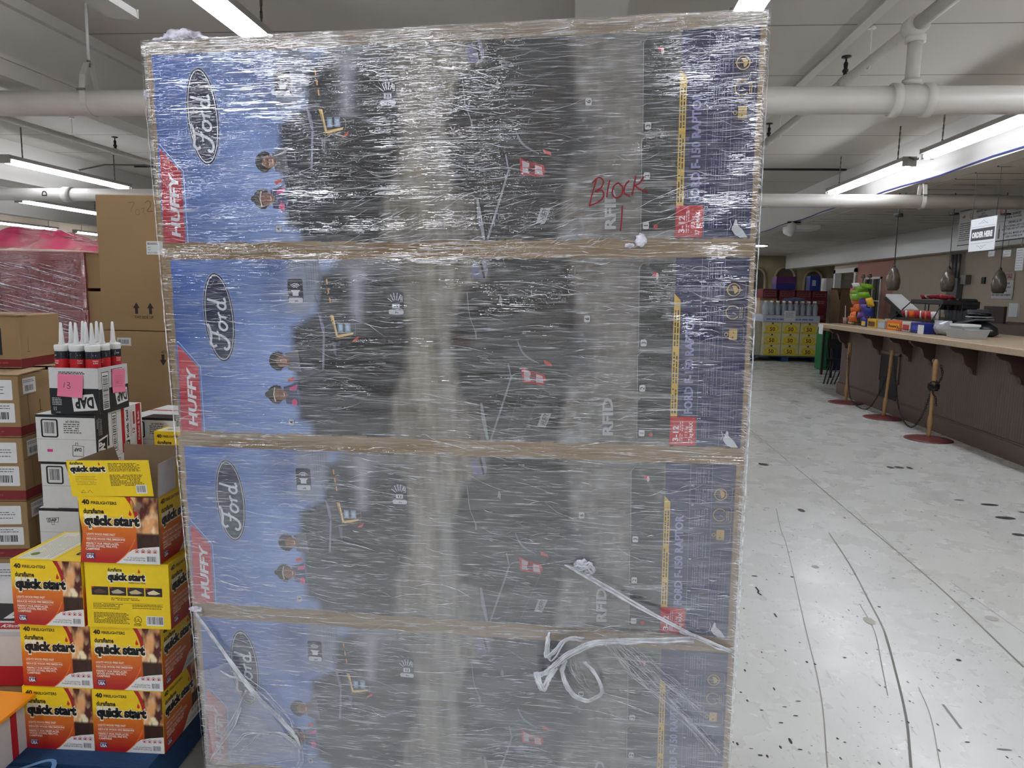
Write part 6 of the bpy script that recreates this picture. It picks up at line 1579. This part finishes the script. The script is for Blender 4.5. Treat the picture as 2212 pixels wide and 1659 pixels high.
rk = thing('snack_rack', 'two-pole snack clip rack with small black toppers at the far end of the counter', 'rack', (4.25, 11.0, 1.085))
for dy in (-.12, .12):
    MB().tube([(0, dy, .0), (0, dy, .70)], .006, 6).build('pole', m_dark, rk); MB().box(-.01, dy - .05, .70, .01, dy + .05, .725).box(-.01, dy - .035, .73, .01, dy + .035, .75).build('topper', m_dark, rk); MB().lathe([(.10, 0), (.10, .012)], 16, Matrix.Translation((0, dy, 0))).build('foot', m_dark, rk)
hp = ['top', 'second', 'third', 'fourth', 'fifth', 'lowest']
for i in range(6): bag(4.20, 11.22 - .0 * i, 1.17 + .066 * i, .17, .10, m_or, 'orange snack bag on the left strip of the rack, %s from the top' % ['sixth', 'fifth', 'fourth', 'third', 'second', 'first'][i], 'orange snack bags on the rack', seed=i)
for i in range(5): bag(4.22, 10.93, 1.17 + .066 * i, .17, .09, m_pu, 'purple snack bag on the middle strip of the rack, %s from the bottom' % ['first', 'second', 'third', 'fourth', 'fifth'][i], 'purple snack bags on the rack', seed=i + 9)
for i, (y, z) in enumerate(((11.15, 1.56), (10.95, 1.62), (10.78, 1.66), (11.12, 1.50), (10.85, 1.53))): bag(4.18, y, z, .20, .10, m_gr, 'green snack bag near the top of the rack, %s' % ['leftmost', 'in the middle', 'rightmost', 'lower left', 'lower right'][i], 'green snack bags on the rack', tilt=.5, seed=i + 20)
bag(4.2, 11.22, 1.67, .2, .09, m_wh, 'white snack bag at the very top of the rack', None, seed=31); bag(4.2, 11.33, 1.58, .14, .10, m_rd, 'red snack bag at the upper left of the rack', None, seed=33); bag(4.2, 10.72, 1.43, .14, .13, m_ye, 'yellow and brown snack bag at the right side of the rack', None, seed=35); bag(4.2, 10.72, 1.29, .14, .13, m_bl, 'dark blue snack bag low at the right side of the rack', None, seed=36)


def cbox(name, x, y, w_, d_, h_, m, label, group=None, txt=None, tc=(230, 220, 60), z=1.086):
    t = thing(name, label, 'candy box', (x, y, z), 0, group); MB().box(0, -w_, 0, d_, 0, h_).build('box_body', m, t, bevel=.004)
    A = Art(); A.rect(.1 * w_, .15 * h_, .9 * w_, .7 * h_, tc); 
    if txt: A.text(txt, .15 * w_, .3 * h_, .26 * h_, (120, 40, 20), .05, w=.7 * w_)
    A.build('label', t, frame((0, 0, 0), (0, -1, 0), (0, 0, 1))); return t


G = 'candy boxes along the counter edge'
cbox('candy_box', 4.08, 10.62, .16, .1, .11, m_bl, 'small blue and yellow candy box, first from the left on the counter', G, None, (222, 190, 60))
cbox('candy_box', 4.08, 10.40, .28, .12, .12, m_ye, 'yellow candy box with dark print, left of the silver one', G, None, (90, 60, 30))
cbox('candy_box', 4.08, 10.06, .22, .12, .11, m_si, 'silver candy box between the yellow and orange ones', G, None, (196, 200, 206))
cbox('candy_box', 4.08, 9.78, .42, .14, .125, m_or, 'orange candy box with yellow lettering on the counter', G, "Reese's", (236, 180, 40))
cbox('candy_box', 4.08, 9.33, .22, .12, .125, m_wh, 'white and red striped candy box on the counter', G, None, (190, 60, 60))
cbox('candy_box', 4.08, 9.09, .34, .14, .125, m_bl, 'blue candy box beside the white price card', G, None, (60, 80, 190))
tag(MB().box(4.03, 8.66, 1.086, 4.034, 8.80, 1.19).build('price_card', m_wpaper), 'white price card standing in front of the blue candy box', 'card')
t = thing('wire_tray', 'low black wire tray holding the striped and blue candy boxes', 'tray', (4.04, 9.38, 1.086)); mb = MB()
for z in (.004, .035): mb.tube([(0, 0, z), (0, -.70, z), (.2, -.70, z), (.2, 0, z), (0, 0, z)], .003, 5)
for k in range(12): mb.tube([(0, -.06 * k, .004), (0, -.06 * k, .035)], .002, 4)
mb.build('wire_frame', m_dark, t)
o = pillow(.30, .17, .09, 44).build('wrapped_sweets', mat('clear_cellophane', (160, 160, 164), .15, var=.4, scale=26), None, True); o.location = (4.2, 8.55, 1.17); o.rotation_euler = (.2, 0, -1.4); tag(o, 'clear cellophane bag of wrapped sweets right of the price card', 'bag')
# two-tier display
t = thing('display_rack', 'two-tier black wire display rack of snacks on the counter', 'display rack', (4.5, 10.1, 1.086))
MB().box(0, -.85, .34, .25, 0, .40).build('upper_tray', m_dark, t, bevel=.01); MB().box(-.12, -.85, .12, .25, .12, .15).build('lower_tray', m_black, t)
mb = MB(); [mb.tube(p, .007, 6) for p in ([(.0, .0, .36), (-.12, .28, .10), (-.12, .30, 0)], [(.0, -.84, .36), (-.12, -.84, .10), (-.12, -.84, 0)], [(.24, 0, 0), (.24, 0, .38)], [(.24, -.84, 0), (.24, -.84, .38)], [(.0, -.42, .36), (0, -.42, .14)])]; mb.build('frame', m_dark, t)
for i in range(9): bag(4.62, 10.0 - .085 * i, 1.52, .10, .08, (m_rd, m_wh, m_gr)[0 if i > 3 else i % 3], '%s packet from the left on the upper tray of the display rack' % ['first', 'second', 'third', 'fourth', 'fifth', 'sixth', 'seventh', 'eighth', 'ninth'][i], 'packets on the upper tray of the display rack', tilt=.9, seed=50 + i)
for i in range(10): bag(4.46, 10.15 - .09 * i, 1.29, .09, .10, (m_rd, m_wh, m_rd, m_or)[i % 4], '%s packet from the left on the lower tray of the display rack' % ['first', 'second', 'third', 'fourth', 'fifth', 'sixth', 'seventh', 'eighth', 'ninth', 'tenth'][i], 'packets on the lower tray of the display rack', tilt=.3, seed=70 + i)
# slanted receipt printer / till
t = thing('card_terminal', 'black and white slanted till screen behind the snack bags', 'till', (4.6, 10.95, 1.09)); T = Matrix.Rotation(.35, 4, 'X')
MB().box(0, -.42, .28, .25, .35, .34, T).build('screen_back', m_black, t, bevel=.01); MB().box(0, -.30, .345, .22, .33, .375, T).build('screen_face', m_wpaper, t); MB().box(.0, -.45, 0, .25, .15, .10).build('paper_stack', m_white, t); MB().box(.05, -.1, .0, .15, .1, .3).build('stand', m_black, t)
# drink dispenser
t = thing('drink_dispenser', 'grey three-barrel drink dispenser with black heads on the counter', 'drink machine', (4.82, 9.95, 1.086)); 
for i in range(3):
    MB().box(.05, -.19 - .19 * i, -.08 + .08, .32, -.01 - .19 * i, .29).build('barrel', m_grey, t, bevel=.02)
    MB().lathe([(.05, -.17), (.075, -.16), (.075, .06), (.05, .08)], 16, Matrix.Translation((.12, -.10 - .19 * i, .345)), 'x').box(.0, -.17 - .19 * i, .30, .2, -.03 - .19 * i, .385).build('head', m_black, t)
    MB().tube([(-.02, -.03 - .19 * i, .30), (.0, -.03 - .19 * i, .02)], .006, 6).build('rod', m_metal, t)
MB().box(-.02, -.62, 0, .34, .0, .03).build('drip_tray', m_black, t)
# clear tub, bowl, till base, dark board
m_clear = mat('clear_plastic_tub', (206, 210, 212), .15, var=.05, alpha=.55)
t = thing('plastic_tub', 'clear rectangular plastic tub with a smaller lidded tub stacked in it', 'container', (4.05, 8.22, 1.086)); MB().add([(0.02, -.02, 0), (.02, -.40, 0), (.22, -.40, 0), (.22, -.02, 0), (0, 0, .095), (0, -.43, .095), (.24, -.43, .095), (.24, 0, .095)], [(0, 1, 2, 3), (0, 4, 5, 1), (1, 5, 6, 2), (2, 6, 7, 3), (3, 7, 4, 0)]).build('tub', m_clear, t, solid=.003); MB().box(-.012, -.445, .092, .252, .015, .1).build('rim', m_clear, t); MB().box(.03, -.30, .03, .2, -.06, .125).build('inner_tub', m_clear, t); MB().box(.02, -.31, .125, .21, -.05, .15).build('lid', m_white, t, bevel=.004)
t = thing('till_base', 'large rounded black machine on the counter right of the clear tub', 'machine', (4.62, 8.75, 1.086)); MB().lathe([(.16, 0), (.20, .03), (.19, .10), (.13, .15), (.04, .17)], 24, Matrix.Diagonal((.8, 2.2, 1, 1))).build('body', m_black, t, True); MB().box(-.15, -.35, .13, .05, .12, .15, Matrix.Rotation(-.15, 4, 'X')).build('keypad', m_grey, t)
t = thing('black_bowl', 'shiny black bowl with a pale rim on top of the black machine', 'bowl', (4.66, 8.72, 1.27)); MB().lathe([(.05, 0), (.10, .02), (.13, .06), (.125, .075), (.02, .08)], 24).build('bowl_body', mat('glossy_black', (18, 18, 20), .08), t, True); MB().tube([(.13 * math.cos(a), .13 * math.sin(a), .03) for a in np.linspace(0, 6.28, 25)], .006, 6).build('rim', m_si, t, True)
tag(MB().box(6.5, 11.5, 1.14, 6.54, 12.05, 1.40).build('dark_board', mat('dark_mottled_board', (56, 40, 38), .4, var=.4, scale=30)), 'dark mottled board standing at the back of the bar below the taped paper', 'board')
tag(MB().box(6.4, 8.5, 0, 6.9, 13.0, 1.14).build('back_counter', m_brown), 'low dark brown back counter along the beige wall', 'counter')
t = thing('straw_cup', 'pinkish cup with straws at the far end of the counter', 'cup', (4.15, 11.42, 1.086)); MB().lathe([(.028, 0), (.036, .10), (.033, .10), (.026, .01)], 16).build('cup_body', mat('pink_translucent_cup', (160, 120, 116), .3, var=.1), t, True); MB().tube([(0, 0, .02), (.0, .04, .28)], .005, 6).build('straw', m_wh, t)
t = thing('triangle_stand', 'small pale triangular stand beside the cup', 'stand', (4.2, 11.32, 1.086)); MB().prism([(-.085, 0), (.085, 0), (.0, .17)], -.02, .02, 'x').build('wedge', mat('pale_birch', (196, 182, 150), .6), t); MB().box(-.03, -.09, -.0, .03, .09, .012).build('foot', mat('dark_green', (40, 60, 44), .6), t)

# ------------------------------------------------------------------ far pallet of drinks and what stands behind it
WX, WY, WA = 4.30, 16.8, 0.0
t = thing('blue_pallet', 'blue pallet under the yellow beverage cases at the back', 'pallet', (4.0, 16.75, 0)); MB().box(0, 0, .10, 1.62, 1.2, .125).build('deck', m_blue, t)
for x in (0, .75, 1.48): MB().box(x, 0, 0, x + .14, 1.2, .10).build('stringer', m_blue, t)
m_cream = mat('cream_printed_card', (206, 196, 140), .5, var=.06)
A = Art(); A.rect(0, 0, .40, .255, (208, 200, 150)); A.ell(.2, .11, .15, .09, (212, 190, 50)); A.rect(.02, .0, .38, .05, (210, 188, 60)); A.ell(.2, .11, .10, .05, (222, 204, 90)); A.text('50', .2, .10, .085, (110, 60, 40), .03, center=True); A.rect(.18, .205, .22, .245, (70, 66, 60)); cme = A.mesh('front_print')
c0 = None; cn = ['left', 'middle', 'right']; rn = ['bottom', 'middle', 'top']
for r_ in range(3):
    for c_ in range(3):
        lb = 'cream and yellow beverage case reading 50, %s column, %s row of the far pallet' % (cn[c_], rn[r_]); loc = (4.31 + .41 * c_, 16.8, .126 + .257 * r_)
        if c0 is None:
            c0 = thing('beverage_case', lb, 'case', loc, 0, 'beverage cases on the far pallet'); MB().box(0, 0, 0, .40, 1.1, .255).build('box_body', m_cream, c0, bevel=.004); place_art(cme, 'front_print', c0, FRONT(0, 0, 0))
        else: dup(c0, loc, 0, lb)
m_pet = mat('clear_bottle_plastic', (176, 186, 196), .12, var=.15, alpha=.7); m_cap = mat('white_cap', (226, 230, 234), .4)
tr = thing('bottle_tray', 'shrink-wrapped white tray under the clear bottles on the far pallet', 'tray', (4.28, 16.78, .90)); MB().box(0, 0, 0, 1.26, 1.1, .15).build('tray_body', mat('tray_card', (186, 190, 204), .4, var=.06), tr); 
A = Art(); A.rect(0, 0, 1.26, .15, (186, 190, 204)); A.lines(.08, 1.15, (.05,), .03, (110, 112, 170), 3); A.rect(.46, .02, .72, .26, (206, 208, 212)); A.lines(.50, .68, (.2, .16, .12), .012, (120, 120, 126), 5); A.build('front_print', tr, FRONT(0, 0, 0))
b0_ = None
for i in range(9):
    for j in range(2):
        lb = 'clear bottle on the far pallet, %s from the left in the %s row' % (['first', 'second', 'third', 'fourth', 'fifth', 'sixth', 'seventh', 'eighth', 'ninth'][i], ['front', 'back'][j]); loc = (4.35 + .137 * i + .02 * j, 16.86 + .18 * j, 1.051)
        if b0_ is None:
            b0_ = thing('water_bottle', lb, 'bottle', loc, 0, 'clear bottles on the far pallet'); MB().lathe([(.055, 0), (.06, .02), (.055, .10), (.06, .19), (.05, .24), (.022, .28), (.02, .30)], 14).build('bottle_body', m_pet, b0_, True); MB().lathe([(.024, .295), (.024, .33)], 12).build('cap', m_cap, b0_)
        else: dup(b0_, loc, 0, lb)
o = pillow(.5, .3, .04, 90).build('loose_film', mat('bluish_plastic_sheet', (120, 132, 176), .2, var=.2), None, True); o.location = (5.0, 17.0, 1.42); o.rotation_euler = (1.4, 0, 0); tag(o, 'crumpled bluish plastic sheet lying on the far bottles', 'plastic sheet')
fw = thing('clear_stretch_wrap', 'clear stretch wrap around the left side of the far beverage pallet', 'plastic wrap', (4.02, 16.74, .12)); mb = MB()
for j in range(13):
    for (x, y) in ((.30, 0), (.12, .02), (.0, .25), (.0, .6), (.05, 1.1)): mb.v.append((x + .05 * nzf(x * 3, j * .4, y) + (.1 if j > 9 else 0), y, j * .105))
for j in range(12):
    for i in range(4): mb.f.append([j * 5 + i, j * 5 + i + 1, (j + 1) * 5 + i + 1, (j + 1) * 5 + i])
mb.build('film_sheet', m_veil, fw, True)
for r_ in range(3): t = tag(MB().box(4.05, 16.95, .126 + .257 * r_, 4.30, 17.85, .38 + .257 * r_).build('beverage_case', mat('dull_cream_card', (150, 140, 96), .6, var=.2)), 'beverage case seen end-on through the wrap, %s row' % rn[r_], 'case', 'beverage cases behind the wrap')

k_ = 0
for r_ in range(4):
    for c_ in range(3):
        z = .25 + .36 * r_; x = 5.0 + .385 * c_
        t = thing('dark_red_carton', 'dark red carton at the back, %s column, %s' % (cn[c_], ['bottom row', 'second row up', 'third row up', 'top row'][r_]), 'carton', (x, 18.2, z - .25), 0, 'dark red cartons behind the far pallet'); MB().box(0, 0, 0, .38, .7, .355).build('box_body', m_redcard, t, bevel=.004); A = Art(); A.rect(.03, .20, .35, .32, (130, 60, 66)); A.lines(.05, .33, (.24, .28), .02, (176, 120, 120), 3 + c_); A.build('front_print', t, FRONT(0, 0, 0))
for (x, z, w_, h_, m, lb) in ((5.0, 1.44, .38, .20, m_redcard, 'flat dark red carton on the top row, left'), (5.40, 1.44, .36, .20, m_redcard, 'flat dark red carton on the top row, middle'), (5.78, 1.44, .36, .19, m_redcard, 'flat dark red carton on the top row, right'), (4.60, 1.44, .34, .22, m_redcard, 'dark red carton leaning at the far left of the top row')):
    t = thing('dark_red_carton', lb, 'carton', (x, 18.2, z), 0, 'dark red cartons behind the far pallet'); MB().box(0, 0, 0, w_, .6, h_).build('box_body', m, t, bevel=.004); A = Art(); A.rect(.02, .04, w_ - .02, h_ - .04, (140, 74, 78)); A.lines(.05, w_ - .05, (.07, .12), .02, (60, 26, 30), 3); A.build('front_print', t, FRONT(0, 0, 0))
tag(MB().box(4.55, 18.25, 0, 4.97, 18.9, 1.44).build('kraft_carton', m_kraft, None, bevel=.01), 'plain kraft carton left of the dark red cartons', 'carton')
m_mag = mat('purple_card', (104, 44, 104), .5, var=.15)
tag(MB().box(4.93, 18.3, 1.645, 5.40, 18.7, 1.80).build('blue_carton', mat('deep_blue_card', (44, 46, 130), .5, var=.15), None, bevel=.004), 'deep blue carton on top of the dark red cartons', 'carton')
tag(MB().box(4.93, 18.3, 1.803, 5.40, 18.7, 1.97).build('purple_carton', m_mag, None, bevel=.004), 'magenta and purple carton on top of the blue one', 'carton')
t = thing('blue_carton', 'upright blue carton with a white mark on the far red cartons', 'carton', (5.74, 18.3, 1.633)); MB().box(0, 0, 0, .24, .3, .36).build('box_body', mat('bright_blue_card', (38, 56, 150), .5, var=.1), t, bevel=.004); A = Art(); A.rect(.05, .12, .14, .26, (190, 200, 220)); A.build('front_print', t, FRONT(0, 0, 0))
tag(MB().box(6.17, 18.4, .0, 6.33, 18.8, 1.95).build('white_shelf_stand', m_wpaper), 'tall narrow white stand between the red cartons and the open kraft bin', 'stand')
t = thing('kraft_bin', 'large open-topped kraft bin with its flaps up, by the far doorway', 'bin', (6.10, 17.2, 0)); MB().box(0, 0, 0, .56, .6, 1.42).build('bin_body', mat('brown_kraft', (116, 90, 62), .75, var=.08), t, bevel=.01)
m_kd = mat('brown_kraft_flap', (124, 98, 70), .75, var=.08)
for fm_ in (frame((0, 0, 1.42), (1, 0, 0), (0, -.2, .9)), frame((.56, 0, 1.42), (0, 1, 0), (.2, 0, .9)), frame((0, .6, 1.42), (0, -1, 0), (-.25, 0, .9)), frame((.56, .6, 1.42), (-1, 0, 0), (0, .2, 1.1))): MB().box(0, 0, -.004, .56, .26, .004).build('flap', m_kd, t).matrix_local = fm_
t = thing('side_table', 'kraft-brown table with things stored under it behind the counter end', 'table', (4.72, 13.6, 0)); MB().box(0, 0, .86, .8, .6, .98).build('table_top', mat('brown_table', (130, 92, 56), .5), t)
for x, y in ((.03, .03), (.72, .03), (.03, .53), (.72, .53)): MB().box(x, y, 0, x + .04, y + .04, .86).build('leg', m_dark, t)
tag(MB().box(5.03, 15.0, 0, 5.17, 15.4, .84).build('green_bin', mat('green_plastic', (24, 110, 62), .4, var=.1), None, bevel=.03), 'green plastic bin behind the counter end', 'bin')
tag(MB().box(5.20, 15.1, 0, 5.55, 15.5, .62).build('navy_bin', mat('navy_plastic', (28, 34, 74), .4, var=.1), None, bevel=.03), 'dark blue bin under the table behind the counter end', 'bin')
t = thing('folding_chair', 'dark folded metal chair behind the end of the counter', 'chair', (4.3, 12.6, 0))
for k_ in range(4): MB().tube([(.06 * k_, 0, 0), (.10 + .08 * k_, .1, .35), (.02 + .08 * k_, .05, .78)], .012, 6).build('leg', m_dark, t)
MB().box(.02, .02, .40, .34, .10, .44).build('seat', m_dark, t); MB().box(.02, .02, .62, .30, .06, .78).build('backrest', m_dark, t)
